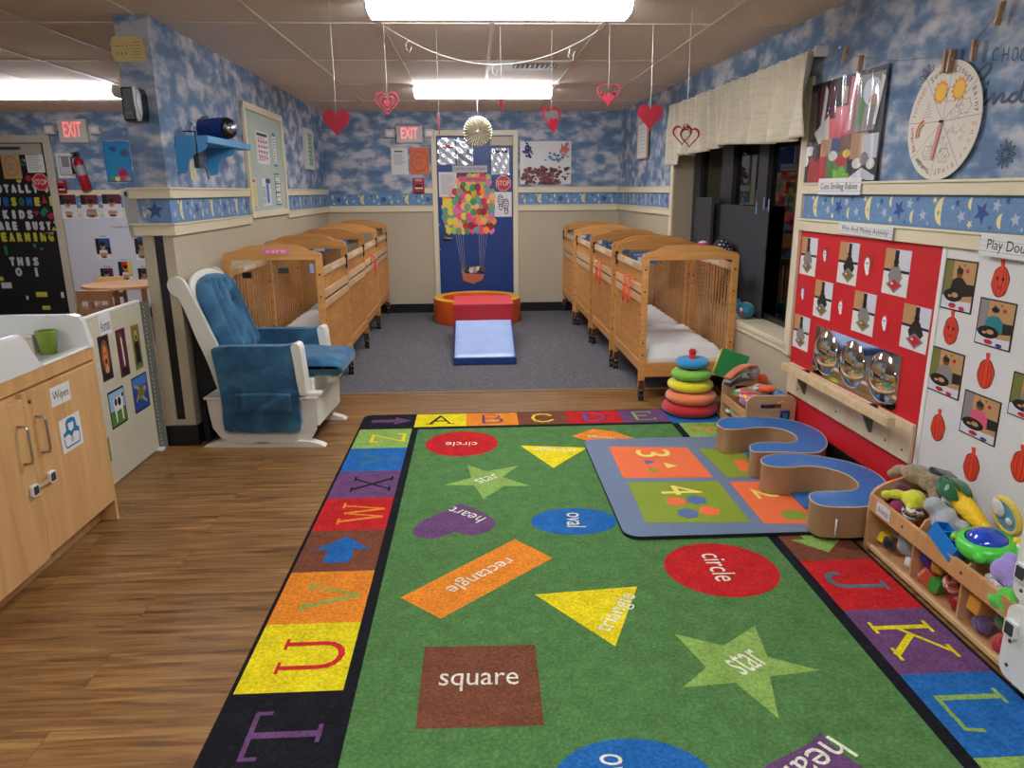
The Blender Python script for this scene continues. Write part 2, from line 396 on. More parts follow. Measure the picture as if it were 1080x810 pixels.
# moon and star border
BBLUE=M('border_blue',(104,142,182),.6,.12,60); BYEL=M('border_moon_yellow',(238,222,158),.6); BNAVY=M('border_star_navy',(46,78,136),.6); BPALE=M('border_star_pale',(186,190,206),.6)
def border(name,fr,spans,z0=1.30,z1=1.436,P=.53,ph=0):
    b=MB(); h=z1-z0
    for u0,u1 in spans:
        b.box(u0,u1,z0,z1,0,.002,BBLUE,fr)
        k=math.floor((u0-ph)/P)-1
        while ph+k*P<u1:
            for kind,du,v,s,m in (('m',0,.5,.84,BYEL),('s',.13,.75,.15,BNAVY),('s',.19,.38,.2,BPALE),('m',.30,.74,.36,BYEL),('s',.29,.17,.14,BYEL),('s',.40,.5,.34,BNAVY),
              ('s',.54,.7,.19,BPALE),('s',.64,.84,.13,BNAVY),('m',.62,.3,.42,BYEL),('s',.73,.36,.2,BPALE),('s',.86,.82,.13,BYEL),('s',.5,.12,.08,BNAVY),('s',.08,.62,.1,BPALE),('s',.92,.45,.1,BNAVY),('s',.8,.12,.08,BPALE)):
                u=ph+k*P+du*P
                if u-.05<u0 or u+.05>u1: continue
                Q=moonpts(u,z0+v*h,s*h) if kind=='m' else starpts(u,z0+v*h,s*h,.42,5,PI/2+du*2)
                b.poly(Q,.0026,m,fr)
            k+=1
    return struct(b.build(name))
border('trim_9',FR,[(-BACK,-6.80),(-4.17,2.5)],ph=-3.99)
border('trim_10',FL,[(4.25,5.78),(6.99,BACK)],ph=4.45)
border('trim_11',FB,[(-4.84,-1.92),(-1.75,-.50),(.52,1.75)],ph=-1.30)
FE=Fr((-1.852,4.25,0),(1,0,0),(0,0,1),(0,-1,0))
b=MB(); b.box(0,.17,1.30,1.436,0,.002,BBLUE,FE); b.poly(starpts(.085,1.368,.05),.0026,BNAVY,FE); b.poly(starpts(.02,1.345,.022),.0026,BYEL,FE); b.poly(starpts(.018,1.385,.016),.0026,BPALE,FE)
struct(b.build('trim_12'))
# lower end post of the partition wall: beige boards and the black strip let into it
b=MB()
b.box(0,.055,.125,1.232,0,.014,BEIGE,FE); b.box(.055,.062,.125,1.232,0,.006,BEIGE,FE); b.box(.062,.112,.16,1.232,0,.008,BLACKB,FE); b.box(.112,.17,.125,1.232,0,.014,BEIGE,FE); b.box(.062,.112,.125,.16,0,.014,BEIGE,FE)
struct(b.build('trim_13',bevel=.002))
# window casing and sill
b=MB(); b.box(-4.235,-4.165,.50,2.05,0,.02,TRIM,FR); b.box(-6.82,-6.73,.50,2.05,0,.02,TRIM,FR); struct(b.build('trim_14',bevel=.003))
b=MB(); b.box(-6.82,-4.165,.50,.535,0,.012,TRIM,FR); b.box(-6.86,-4.18,.535,.572,-.24,.020,TRIM,FR); struct(b.build('trim_15',bevel=.006))
b=MB(); b.box(-6.742,-6.728,.572,2.0,-.24,.0,BEIGE,FR); b.box(-4.232,-4.218,.572,2.0,-.24,.0,BEIGE,FR); struct(b.build('trim_17'))
# window: dark bronze frames, four upper lights and a casement at the near end
WFR=M('dark_bronze_frame',(34,34,38),.35); GL_=clear('window_glass',(.10,.11,.13),1.9,.015,1.5)
NIGHT=M('night_outside',(10,11,14),.9)
def win():
    X0,X1=-6.735,-4.225
    root=MB(); root.box(X0,X1,.572,.61,-.24,-.18,WFR,FR); root.box(X0,X1,1.95,2.0,-.24,-.18,WFR,FR)
    cuts=[-6.735,-6.62,-6.10,-5.95,-5.36,-5.22,-4.72,-4.60,-4.225]
    for a,c in ((-6.735,-6.55),(-6.02,-5.78),(-5.28,-5.12),(-4.66,-4.50),(-4.27,-4.225)): root.box(a,c,.61,1.95,-.24,-.17,WFR,FR)
    root.box(-4.50,-4.27,1.14,1.20,-.24,-.17,M('casement_grey',(104,98,92),.4),FR)
    w=struct(root.build('window_1',bevel=.004))
    for k,(a,c,z0,z1) in enumerate(((-6.55,-6.02,.61,1.95),(-5.78,-5.28,.61,1.95),(-5.12,-4.66,.61,1.95),(-4.50,-4.27,1.20,1.95),(-4.50,-4.27,.61,1.14))):
        g=MB(); g.box(a,c,z0,z1,-.212,-.206,GL_,FR); g.build('pane',w)
    f=MB()
    for a,c,z0,z1 in ((-4.50,-4.47,.62,1.13),(-4.30,-4.27,.62,1.13),(-4.50,-4.27,.62,.65),(-4.50,-4.27,1.10,1.13)): f.box(a,c,z0,z1,-.20,-.165,M('casement_grey',(104,98,92),.4),FR)
    f.build('casement_frame',w,bevel=.003)
win()
b=MB(); b.box(-6.9,-4.1,.4,2.2,-.62,-.6,NIGHT,FR); struct(b.build('night_backdrop'))  # dark sheet standing in for the night beyond the glass
# ---------------------------------------------------------------- doors
DBLUE=M('navy_door_paint',(16,56,124),.42,.05,4)
def door_frame(b,x0,x1,zt,w,m,fr=FB):
    b.box(x0,x0+w,0,zt,0,.03,m,fr); b.box(x1-w,x1,0,zt,0,.03,m,fr); b.box(x0,x1,zt-w,zt,0,.031,m,fr)
b=MB(); door_frame(b,-.502,.52,2.15,.06,TRIM); d=struct(b.build('door_1',bevel=.004))
b=MB(); b.box(-.44,.458,.01,2.088,.002,.016,DBLUE,FB); b.build('door_leaf',d,bevel=.002)
b=MB(); b.lathe([(0,.02),(.032,.02),(.034,.03),(.02,.04),(.02,.06),(0,.062)],FB.p(-.375,.915,0),CHROME,20,Fr((0,0,0),(1,0,0),(0,0,1),(0,-1,0)))
b.tube([FB.p(-.375,.915,.055),FB.p(-.34,.913,.06),FB.p(-.27,.908,.058)],[.011,.010,.008],CHROME); b.build('door_handle',d)
b=MB(); b.box(.19,.455,1.975,2.075,.016,.06,M('closer_beige',(190,178,150),.5),FB); b.tube([FB.p(.2,2.03,.06),FB.p(0.02,2.045,.09),FB.p(.12,2.1,.04)],.007,DGREY,6); b.build('door_closer',d,bevel=.005)
b=MB(); b.cyl(FB.p(-.435,1.07,.014),FB.p(-.435,1.07,.02),.012,CHROME); b.cyl(FB.p(-.432,.78,.014),FB.p(-.432,.78,.02),.008,CHROME); b.build('lock_plate',d)
FRAMEG=M('grey_beige_frame',(196,186,168),.5)
b=MB(); door_frame(b,-6.0,-4.843,2.115,.085,FRAMEG); d2=struct(b.build('door_2',bevel=.004))
b=MB(); b.box(-5.915,-4.928,.01,2.03,.002,.014,M('black_door_paper',(12,12,14),.7,.1,8),FB); b.build('door_leaf',d2,bevel=.001)
b=MB(); b.box(-5.70,-4.95,1.90,2.02,.014,.03,M('header_panel',(170,164,152),.5),FB); b.box(-5.5,-5.18,1.955,1.985,.03,.06,DGREY,FB); b.build('door_closer',d2,bevel=.003)
b=MB(); b.tube([FB.p(-4.965,1.02,.02),FB.p(-4.965,1.02,.055),FB.p(-5.07,1.015,.06)],.01,CHROME); b.build('door_handle',d2)
# ---------------------------------------------------------------- ceiling lights
def emis(name,col,s):
    m,N,L,b=nodes(name); b.inputs['Base Color'].default_value=C(240,240,236); b.inputs['Emission Color'].default_value=C(*col); b.inputs['Emission Strength'].default_value=s; b.inputs['Roughness'].default_value=.4
    return m
LENS=emis('lit_prismatic_lens',(240,246,255),38)
LENSEND=M('lens_end_cap',(225,228,228),.4)
def fixture(x0,x1,y0,label):
    yc=y0+.135
    r=empty('ceiling_light',((x0+x1)/2,yc,CEIL),label,'ceiling light','fluorescent ceiling lights')
    hx=(x1-x0)/2
    b=MB(); b.box(-hx+.01,hx-.01,-.11,.11,-.03,0,WHITEP); b.build('housing',r,bevel=.003)
    P=[(-.135,-.03),(-.137,-.055),(-.118,-.088),(-.07,-.098),(0,-.10),(.07,-.098),(.118,-.088),(.137,-.055),(.135,-.03)]
    fr=Fr((-hx,0,0),(0,1,0),(0,0,1),(1,0,0))
    b=MB(); b.prism(P,.012,2*hx-.012,LENS,fr); b.build('diffuser',r)
    b=MB(); b.prism(P,0,.0115,LENSEND,fr); b.build('end_cap',r); b=MB(); b.prism(P,2*hx-.0115,2*hx,LENSEND,fr); b.build('end_cap',r)
    return r
fixture(-.52,.70,6.80,'lit fluorescent light nearest the blue door')
fixture(-.49,.76,3.68,'large lit fluorescent light at the top edge, nearest the viewer')
fixture(-4.30,-3.06,6.80,'lit fluorescent light over the side room with the black door')
fixture(-.49,.76,.55,'added fluorescent light overhead, out of view above the alphabet rug')  # unseen fixture added overhead to brighten the room
fixture(-4.30,-3.06,.55,'added fluorescent light overhead, out of view in the side room behind the changing table')  # second added fixture out of view, there for more light
# air vent
b=MB(); b.box(.13,.70,5.62,5.98,CEIL-.012,CEIL,M('vent_white',(214,206,196),.5)); v=tag(b.build('ceiling_vent',bevel=.003),'square white air vent in the ceiling between the two room lights','vent')
b=MB()
b.box(.30,.62,5.70,5.90,CEIL-.0135,CEIL-.011,M('vent_dark',(50,48,46),.6))
for i in range(9): b.box(.31+.036*i,.318+.036*i,5.70,5.90,CEIL-.022,CEIL-.0135,M('vent_white',(214,206,196)))
b.build('louvre',v)
# exit signs
RED_E=emis('lit_exit_red',(255,12,40),1.5)
def exit_sign(u,v,w,h,fr,label,heads,split=False):
    c=fr.p(u,v,0)
    b=MB(); b.box(u-w/2,u+w/2,v-h/2,v+h/2,.0,.06,M('exit_housing',(205,200,192),.5),fr); o=tag(b.build('exit_sign',bevel=.008),label,'exit sign')
    b=MB(); b.text('EXIT',fr,u+.0,v+h*.06,w*.62,h*.62,RED_E,.0605); b.build('lettering',o,solid=.001)
    for s,gap in heads:
        b=MB(); a=u+s*(w/2+gap)
        b.box(min(u+s*w/2,a),max(u+s*w/2,a),v+.01,v+.03,.015,.035,M('exit_housing'),fr)
        b.box(a-.055,a+.055,v-.035,v+.055,.01,.075,M('exit_housing'),fr); b.box(a-.035,a+.035,v-.015,v+.035,.0752,.078,M('lamp_lens',(235,235,225),.2),fr); b.build('emergency_lamp',o,bevel=.01)
    return o
exit_sign(-.745,2.105,.31,.19,FB,'red lit exit sign with two lamps beside the blue door',((-1,.07),(1,.075)))
exit_sign(-4.555,2.155,.32,.26,FB,'red lit exit sign with two lamps beside the black decorated door',((-1,.09),(1,.09)))
b=MB(); b.box(-2.2,2.2,0,0,0,0,NIGHT) if False else None
# lights of the world outside: night
w=bpy.data.worlds.new('night'); scene.world=w; w.use_nodes=True; w.node_tree.nodes['Background'].inputs[0].default_value=(.01,.012,.018,1); w.node_tree.nodes['Background'].inputs[1].default_value=.3
# camera
cam=bpy.data.cameras.new('camera'); co=bpy.data.objects.new('camera',cam); COL.objects.link(co); scene.camera=co
cam.sensor_fit='HORIZONTAL'; cam.sensor_width=36; cam.lens=FPX/1080*36; cam.clip_start=.02
mt=Matrix((RT,UP,-FW)).transposed().to_4x4(); mt.translation=EYEV; co.matrix_world=mt
scene.cycles.transparent_max_bounces=48
vs=scene.view_settings; vs.view_transform='Standard'; vs.look='None'; vs.exposure=0; vs.gamma=1; vs.use_curve_mapping=False
# ================================================================ RUG
RG={k:pile('rug_'+k,c) for k,c in dict(green=(80,120,66),red=(186,32,34),yellow=(226,204,26),orange=(226,132,40),brown=(116,68,48),purple=(104,68,108),blue=(34,98,162),lime=(134,166,82),black=(22,22,28),cream=(226,222,200),teal=(70,110,120),redink=(200,40,44)).items()}
FF=Fr((0,0,0),(1,0,0),(0,1,0),(0,0,1))
def F2(x,y,z=0.009):
    p=fl(x,y,z); return (p.x,p.y)
# serif letters drawn as strokes in a 1 x 1 box
SER={'A':(['.08,0 .48,1','.48,1 .9,0','.24,.36 .72,.36'],['.08,0','.9,0']),
'B':(['.15,0 .15,1','.15,1 .6,1 .8,.87 .8,.66 .6,.54 .15,.54','.6,.54 .88,.42 .88,.14 .65,0 .15,0'],[]),
'C':(['.88,.78 .7,.96 .45,1 .2,.85 .1,.5 .2,.15 .45,0 .7,.04 .9,.24'],[]),
'D':(['.15,0 .15,1','.15,1 .55,1 .82,.8 .9,.5 .82,.2 .55,0 .15,0'],[]),
'E':(['.15,0 .15,1','.15,1 .85,1 .85,.84','.15,.52 .62,.52','.15,0 .9,0 .9,.18'],[]),
'F':(['.15,0 .15,1','.15,1 .85,1 .85,.84','.15,.52 .62,.52'],['.15,0']),
'G':(['.88,.78 .7,.96 .45,1 .2,.85 .1,.5 .2,.15 .45,0 .7,.04 .88,.15 .88,.42 .6,.42'],[]),
'J':(['.62,1 .62,.3 .59,.16 .52,.07 .42,.01 .3,0 .2,.05 .14,.14 .13,.28'],['.62,1']),
'K':(['.17,0 .17,1','.88,1 .2,.42','.38,.56 .9,0'],['.17,0','.17,1','.86,1','.9,0']),
'L':(['.2,1 .2,0','.2,0 .85,0 .88,.25'],['.2,1']),
'M':(['.1,0 .1,1','.1,1 .5,.2','.5,.2 .9,1','.9,1 .9,0'],['.1,0','.9,0']),
'T':(['.5,0 .5,1','.08,.8 .08,1 .92,1 .92,.8'],['.5,0']),
'U':(['.14,1 .14,.34 .17,.2 .24,.1 .35,.03 .5,0 .64,.03 .74,.1 .81,.2 .84,.34 .84,1'],['.14,1','.84,1']),
'V':(['.08,1 .5,0','.5,0 .9,1'],['.08,1','.9,1']),
'W':(['.02,1 .27,0','.27,0 .5,.9','.5,.9 .74,0','.74,0 .98,1'],['.02,1','.98,1']),
'X':(['.1,1 .88,0','.88,1 .1,0'],['.1,1','.88,1','.1,0','.88,0']),
'Y':(['.1,1 .5,.5','.9,1 .5,.5','.5,.5 .5,0'],['.1,1','.9,1','.5,0']),
'Z':(['.12,.8 .12,1 .86,1','.86,1 .12,0','.12,0 .88,0 .9,.2'],[])}
def stroke(b,pts,w,fr,z,m):
    for (a,c) in zip(pts,pts[1:]):
        z+=.00006
        dx,dy=c[0]-a[0],c[1]-a[1]; L=math.hypot(dx,dy) or 1; nx,ny=-dy/L*w/2,dx/L*w/2; ex,ey=dx/L*w*.3,dy/L*w*.3
        b.poly([(a[0]+nx-ex,a[1]+ny-ey),(a[0]-nx-ex,a[1]-ny-ey),(c[0]-nx+ex,c[1]-ny+ey),(c[0]+nx+ex,c[1]+ny+ey)],z,m,fr)
def serif(b,ch,cx,cy,w,h,up,m,z,fr=FF,th=.15):
    "up: direction of the letter's top, as an angle"
    S,D=SER[ch]; ux,uy=math.sin(up),-math.cos(up); vx,vy=math.cos(up),math.sin(up)
    def P(x,y): X=(x-.5)*w; Y=(y-.5)*h; return (cx+ux*X+vx*Y,cy+uy*X+vy*Y)
    for k,s in enumerate(S):
        pts=[P(*map(float,q.split(','))) for q in s.split()]
        stroke(b,pts,th*w*(1 if k%2==0 else .62),fr,z+.0002*k,m)
    for d in D:
        x,y=map(float,d.split(',')); stroke(b,[P(x-.15,y),P(x+.15,y)],.06*w,fr,z+.0009,m)
b=MB()
X0,X1,YT,YB=-.765,1.59,4.745,1.00
b.prism(rrect(X0,YB,X1,YT,.05),0,.008,RG['black'],FF)
b.poly([(-.385,1.2),(1.235,1.2),(1.235,4.415),(-.385,4.415)],.0086,RG['green'],FF)
rows=[4.433,4.08,3.714,3.357,3.007,2.641,2.281,1.919,1.56,1.2]
for i,(c,l,lc) in enumerate((('lime','Z','yellow'),('blue','Y','teal'),('purple','X','black'),('red','W','orange'),('brown','>','blue'),('orange','V','lime'),('yellow','U','redink'),('black','T','purple'),('green','S','red'))):
    y1,y0=rows[i],rows[i+1]; b.poly([(X0+.014,y0),(-.425,y0),(-.425,y1),(X0+.014,y1)],.0088,RG[c],FF); yc=(y0+y1)/2
    if l=='>': b.poly([(-.585,yc+.12),(-.47,yc-.0),(-.535,yc-.0),(-.535,yc-.11),(-.645,yc-.11),(-.645,yc-.0),(-.70,yc-.0)],.0094,RG[lc],FF)
    elif l in SER: serif(b,l,-.555,yc,.18 if l!='T' else .21,.19,PI,RG[lc],.0094,th=.115)
# corner arrow
b.poly([(-.70,4.57),(-.55,4.57),(-.55,4.52),(-.44,4.60),(-.55,4.68),(-.55,4.63),(-.70,4.63)],.0094,RG['purple'],FF)
cols=[-.416,-.084,.254,.579,.936,1.245]
for i,(c,l,lc) in enumerate((('yellow','A','black'),('orange','B','purple'),('brown','C','yellow'),('red','D','blue'),('purple','E','lime'))):
    x0,x1=cols[i],cols[i+1]; b.poly([(x0,4.462),(x1,4.462),(x1,YT-.012),(x0,YT-.012)],.0088,RG[c],FF)
    serif(b,l,(x0+x1)/2,4.60,.16,.17,PI/2,RG[lc],.0094,th=.12)
b.poly([(1.245,4.43),(X1-.012,4.43),(X1-.012,YT-.012),(1.245,YT-.012)],.0088,RG['blue'],FF); b.poly([(1.36,4.52),(1.50,4.52),(1.43,4.60)],.0094,RG['yellow'],FF)
rr=[4.43,4.07,3.70,3.34,2.975,2.61,2.25,1.893,1.548,1.2]
for i,(c,l,lc) in enumerate((('lime','F','orange'),('orange','G','blue'),('yellow','',''),('purple','',''),('brown','>','lime'),('red','J','teal'),('purple','K','yellow'),('blue','L','lime'),('lime','M','red'))):
    y1,y0=rr[i],rr[i+1]; b.poly([(1.28,y0),(X1-.014,y0),(X1-.014,y1),(1.28,y1)],.0088,RG[c],FF); yc=(y0+y1)/2
    if l=='>': b.poly([(1.43,yc-.12),(1.54,yc),(1.48,yc),(1.48,yc+.12),(1.38,yc+.12),(1.38,yc),(1.32,yc)],.0094,RG[lc],FF)
    elif l: serif(b,l,1.425,yc,.20,.19,0,RG[lc],.0094,th=.11)
def shape(P,c,z=.0092): b.poly(P,z,RG[c],FF)
def word(t,x0,y0,x1,y1,h,c='cream'):
    a=F2(x0,y0); d=F2(x1,y1); w=math.hypot(d[0]-a[0],d[1]-a[1])
    b.text(t,FF,(a[0]+d[0])/2,(a[1]+d[1])/2,w,h,RG[c],.0100,math.atan2(d[1]-a[1],d[0]-a[0]))
shape(circ(-.105,4.13,.215,.222,40),'red'); word('circle',503,468.5,470,468.5,.07)
shape([F2(549,470),F2(619.6,472),F2(583.5,493.5)],'yellow'); word('triangle',608,475,562,474,.07)
shape([F2(603,460),F2(625,452.5),F2(648,455),F2(673,463.5),F2(664,470),F2(630,468)],'orange'); word('rectangle',648,462,620,460,.05)
shape([F2(*q) for q in ((493,490.5),(514,497),(547,491),(530,503),(559,512.5),(532,512.5),(510,526),(500,512),(468.5,511.5),(497,504))],'lime'); word('star',502,508,524,501,.07)
hp=[F2(*q) for q in ((485,530.5),(478,535),(462,542),(446,549),(436,557),(435.5,563),(443,567.5),(456,568.5),(470,565),(479.5,560.5),(490,564),(502,564.5),(515,561),(522,555),(521.5,549),(512,542),(499,536))]
shape(hp,'purple'); word('heart',508,549,474,537,.07)
c0=F2(605.5,549.5); shape(circ(c0[0],c0[1],.195,.138,40),'blue'); word('oval',607,541,608,556,.085)
shape([F2(422.4,630.4),F2(543,568.8),F2(582.8,588.5),F2(464.8,652.5)],'orange'); word('rectangle',538,590,473,623,.085)
shape([F2(564,627),F2(672,618.6),F2(649,681.7)],'yellow'); word('triangle',636,666,665,627,.085)
c0=F2(760.5,599.5); shape(circ(c0[0],c0[1],.222,.213,44),'red'); word('circle',750,584,768,613,.09)
shape([F2(448,682.4),F2(564.5,680),F2(574,765),F2(438.3,769)],'brown'); word('square',463,720,547,718.5,.085)
S2=[F2(711.7,668.7),F2(763,681),F2(796,660),F2(810,693),F2(864.8,707),F2(812,713.5),F2(821.4,757.7),F2(776,720),F2(720.3,725),F2(745,704)]
shape(S2,'lime'); word('star',772,704,799,690,.10)
c0=F2(657,779); shape(circ(c0[0],c0[1]-.17,.215,.17,44),'blue'); word('oval',650,796,652,835,.09)
hx,hy=F2(864,770); import itertools
H2=[]
for x,y in heartpts(0,0,.42,.40,36):
    a=R(-18); X=x; Y=y+.20; H2.append((hx+math.cos(a+PI)*-X*-1*1.0-math.sin(a+PI)*Y, hy+math.sin(a+PI)*X+math.cos(a+PI)*Y))
shape(H2,'purple'); word('heart',889,786,822,835,.09)
tag(b.build('alphabet_rug'),'large green rug with coloured shapes and an alphabet border','rug')
# ================================================================ ACTIVITY MAT
VB=M('mat_slate_blue',(106,124,150),.35,.04,6,.15,9); VO=M('mat_orange',(238,112,66),.38,.03,6,.1,9); VG=M('mat_olive_green',(134,154,46),.38,.03,6,.1,9); VY=M('mat_yellow',(240,222,110),.4)
b=MB(); zt=.026
def F3(x,y): p=fl(x,y,zt); return (p.x,p.y)
c=[F3(620,464),F3(653.5,567),F3(930,576),F3(760,462)]
x0=.640; P=rrect(.615,2.83,1.66,4.10,.07,5)
b.prism(P,.010,zt,VB,FF,M('mat_black_edge',(24,24,26),.5))
def q(l,m,z=zt+.0006): b.poly([F3(*t) for t in l],z,m,FF)
q([(642,471),(725,472),(752,503.5),(657.5,504.5)],VO); q([(661.5,508.5),(757,507.5),(792,551),(681,551.5)],VG)
q([(736,473),(800,475),(850,503),(766.5,503.5)],VG); q([(769,508),(830,508),(900,553),(806,552.5)],VO)
def mt(t,x0,y0,x1,y1,h,m,z=zt+.0012):
    a=F3(x0,y0); d=F3(x1,y1); b.text(t,FF,(a[0]+d[0])/2,(a[1]+d[1])/2,math.hypot(d[0]-a[0],d[1]-a[1]),h,m,z,math.atan2(d[1]-a[1],d[0]-a[0]))
mt('3',690,471.5,687,484,.25,VY) if False else None
def rottext(t,x0,y0,x1,y1,dirx,diry,m):
    "glyph spanning a pixel box; baseline direction given in floor axes"
    A=F3(x0,(y0+y1)/2); B=F3(x1,(y0+y1)/2); Cc=F3((x0+x1)/2,y0); D=F3((x0+x1)/2,y1)
    ex=abs(B[0]-A[0]); ey=abs(Cc[1]-D[1]); cx=(A[0]+B[0])/2; cy=(Cc[1]+D[1])/2
    if diry: b.text(t,FF,cx,cy,ey,ex,m,zt+.0012,PI/2*diry)
    else: b.text(t,FF,cx,cy,ex,ey,m,zt+.0012,0)
rottext('3',671,474.5,707,482,0,-1,VY); rottext('4',696,512,739,522,0,-1,VY)
rottext('1',765,474.5,785,479,0,-1,VY); rottext('2',795,515,822,526,0,-1,VY)
VBL=M('mat_shape_blue',(86,110,160),.4)
for l,m in (([(679,485),(691.5,487),(681.5,490)],VBL),([(700,488),(714.5,491.5),(704,494)],VY),([(683.5,493),(697,496),(687,499)],VG)): q(l,m,zt+.0012)
for cx,cy,m in ((713,529,VO),(734.5,527.5,VBL),(725.5,541.5,VBL),(748.5,539,VO)):
    a=F3(cx,cy); b.poly([(a[0]+.047*(1+.08*math.sin(6*t))*math.cos(t),a[1]+.05*(1+.08*math.sin(6*t))*math.sin(t)) for t in [2*PI*i/24 for i in range(24)]],zt+.0012,m,FF)
q([(773,485),(786,485),(795,498),(781,497)],VO,zt+.0012)
a=F3(838,543.5); b.poly(circ(a[0],a[1],.060,.055,24),zt+.0012,VG,FF)
tag(b.build('counting_mat'),'slate blue vinyl mat with orange and green number squares on the rug','mat')
# ================================================================ FOAM SEATS
SB=M('vinyl_royal_blue',(44,108,178),.36,.05,5,.12,10); TAN=M('vinyl_tan',(164,128,92),.42,.07,4,.2,7); PIPE=M('vinyl_piping',(206,180,140),.4)
def px_poly(L,s,h,o): return [tuple(fl(x/s+o[0],y/s+o[1],h))[:2] for x,y in L]
def smooth_closed(P,k=4):
    n=len(P); out=[]
    for i in range(n):
        p0,p1,p2,p3=[Vector((*P[(i+j-1)%n],0)) for j in range(4)]
        for t in [j/k for j in range(k)]:
            q=.5*((2*p1)+(p2-p0)*t+(2*p0-5*p1+4*p2-p3)*t*t+(3*p1-p0-3*p2+p3)*t**3); out.append((q.x,q.y))
    return out
HS=.172
def seat(label,outl,flap):
    r=empty('foam_bench',(*[sum(v)/len(outl) for v in zip(*outl)],zb),label,'soft seat','blue and tan foam seats')
    o=Vector(r.location); P=[(x-o.x,y-o.y) for x,y in smooth_closed(outl)]
    b=MB(); b.prism(P,0,HS-zb,SB,FF,TAN); b.build('cushion',r,bevel=.006,seg=3)
    b=MB(); b.tube([(x,y,HS-zb-.002) for x,y in P],.0035,PIPE,6,closed=True); b.build('piping',r)
    b=MB(); b.prism([(x-o.x,y-o.y) for x,y in flap],.0,.012,SB,FF); b.build('floor_flap',r)
    return r
zb=zt+.001
s=4.763; og=(750,410)
o1=px_poly([(33,182),(40,160),(75,147),(150,143),(250,143),(350,150),(430,165),(500,190),(555,222),(580,258),(578,290),(545,318),(480,322),(400,318),(290,318),(220,316),(196,300),(200,282),(235,272),(300,268),(370,272),(425,265),(432,245),(405,222),(350,202),(280,193),(210,195),(140,203),(75,202)],s,HS,og)
o2=px_poly([(252,365),(262,345),(310,330),(400,326),(500,333),(600,348),(700,370),(790,402),(850,438),(885,480),(880,530),(840,570),(770,592),(640,594),(560,587),(510,565),(494,540),(510,522),(570,515),(650,515),(715,508),(742,488),(725,460),(680,430),(610,405),(530,390),(470,388),(400,394),(330,392),(275,382)],s,HS,og)
f1=px_poly([(150,293),(250,290),(290,300),(185,350)],s,zb,og); f2=px_poly([(390,520),(560,520),(540,600),(470,605)],s,zb,og)
a1=seat('blue and tan C-shaped foam seat, the one farther from the viewer',o1,f1)
a2=seat('blue and tan C-shaped foam seat nearest the wooden toy shelf',o2,f2)
b=MB(); pz=a2.location; t0=fl(750+620/s,410+690/s,.09); b.tube([(t0.x-.0-pz.x,t0.y-.012-pz.y,.02),(t0.x-pz.x,t0.y-.012-pz.y,.10)],.004,WHITEP,6); b.build('zip_pull',a2)
# ================================================================ BALL PIT RING, CLIMBER
OR_=M('vinyl_orange',(222,96,34),.38,.04,5,.12,8); YE_=M('vinyl_yellow',(244,188,52),.38,.03,5); RD_=M('vinyl_red',(206,44,52),.36,.04,5,.15,8); LB_=M('vinyl_pale_blue',(164,186,228),.33,.06,6,.2,14); DB_=M('vinyl_navy',(30,62,132),.36)
r=empty('ball_pit',(.005,8.47,.006),'round orange and yellow foam pit in front of the blue door','ball pit')
b=MB(); b.lathe([(.50,0),(.505,.02),(.505,.25),(.50,.27)],(0,0,0),OR_,64); b.lathe([(.40,.27),(.395,.25),(.395,.03)],(0,0,0),OR_,64); b.lathe([(.395,.03),(.0,.03)],(0,0,0),YE_,64); b.build('wall',r)
b=MB(); b.lathe([(.50,.27),(.495,.277),(.405,.277),(.40,.27)],(0,0,0),YE_,64); b.build('rim',r)
r=empty('slide_climber',(.06,6.53,.006),'foam climber with pale blue slide and red block before the orange pit','climber')
wx=.272
b=MB(); fr=Fr((-wx,0,0),(0,1,0),(0,0,1),(1,0,0)); S=[(-.36,0),(-.36,.066),(.40,.262),(.40,0)]
b.prism(S,0,2*wx,DB_,fr); b.build('slide_base',r,bevel=.008)
b=MB()
def sl(u,v):
    x=-wx+.012+u*(2*wx-.024); y=-.352+v*.745; z=.068+v*.193
    w=.004*math.sin(v*38+u*6)*(abs(u-.5)*2)**3+.002*math.sin(v*17+u*25)
    e=min(1,min(u,1-u,v,1-v)*14); return (x,y,z+.012*math.sqrt(e)+w*e)
b.grid(sl,24,50,LB_); b.build('slide_top',r)
b=MB(); b.box(-wx-.014,wx+.014,.405,.98,0,.414,RD_); b.build('block',r,bevel=.012,seg=3)
b=MB(); b.box(-wx-.016,wx+.016,.40,.985,.408,.415,M('vinyl_red_top',(222,70,72),.36,.04,5)); b.box(-.002,.002,.4035,.406,.27,.405,DB_); b.build('top_panel',r,bevel=.003)
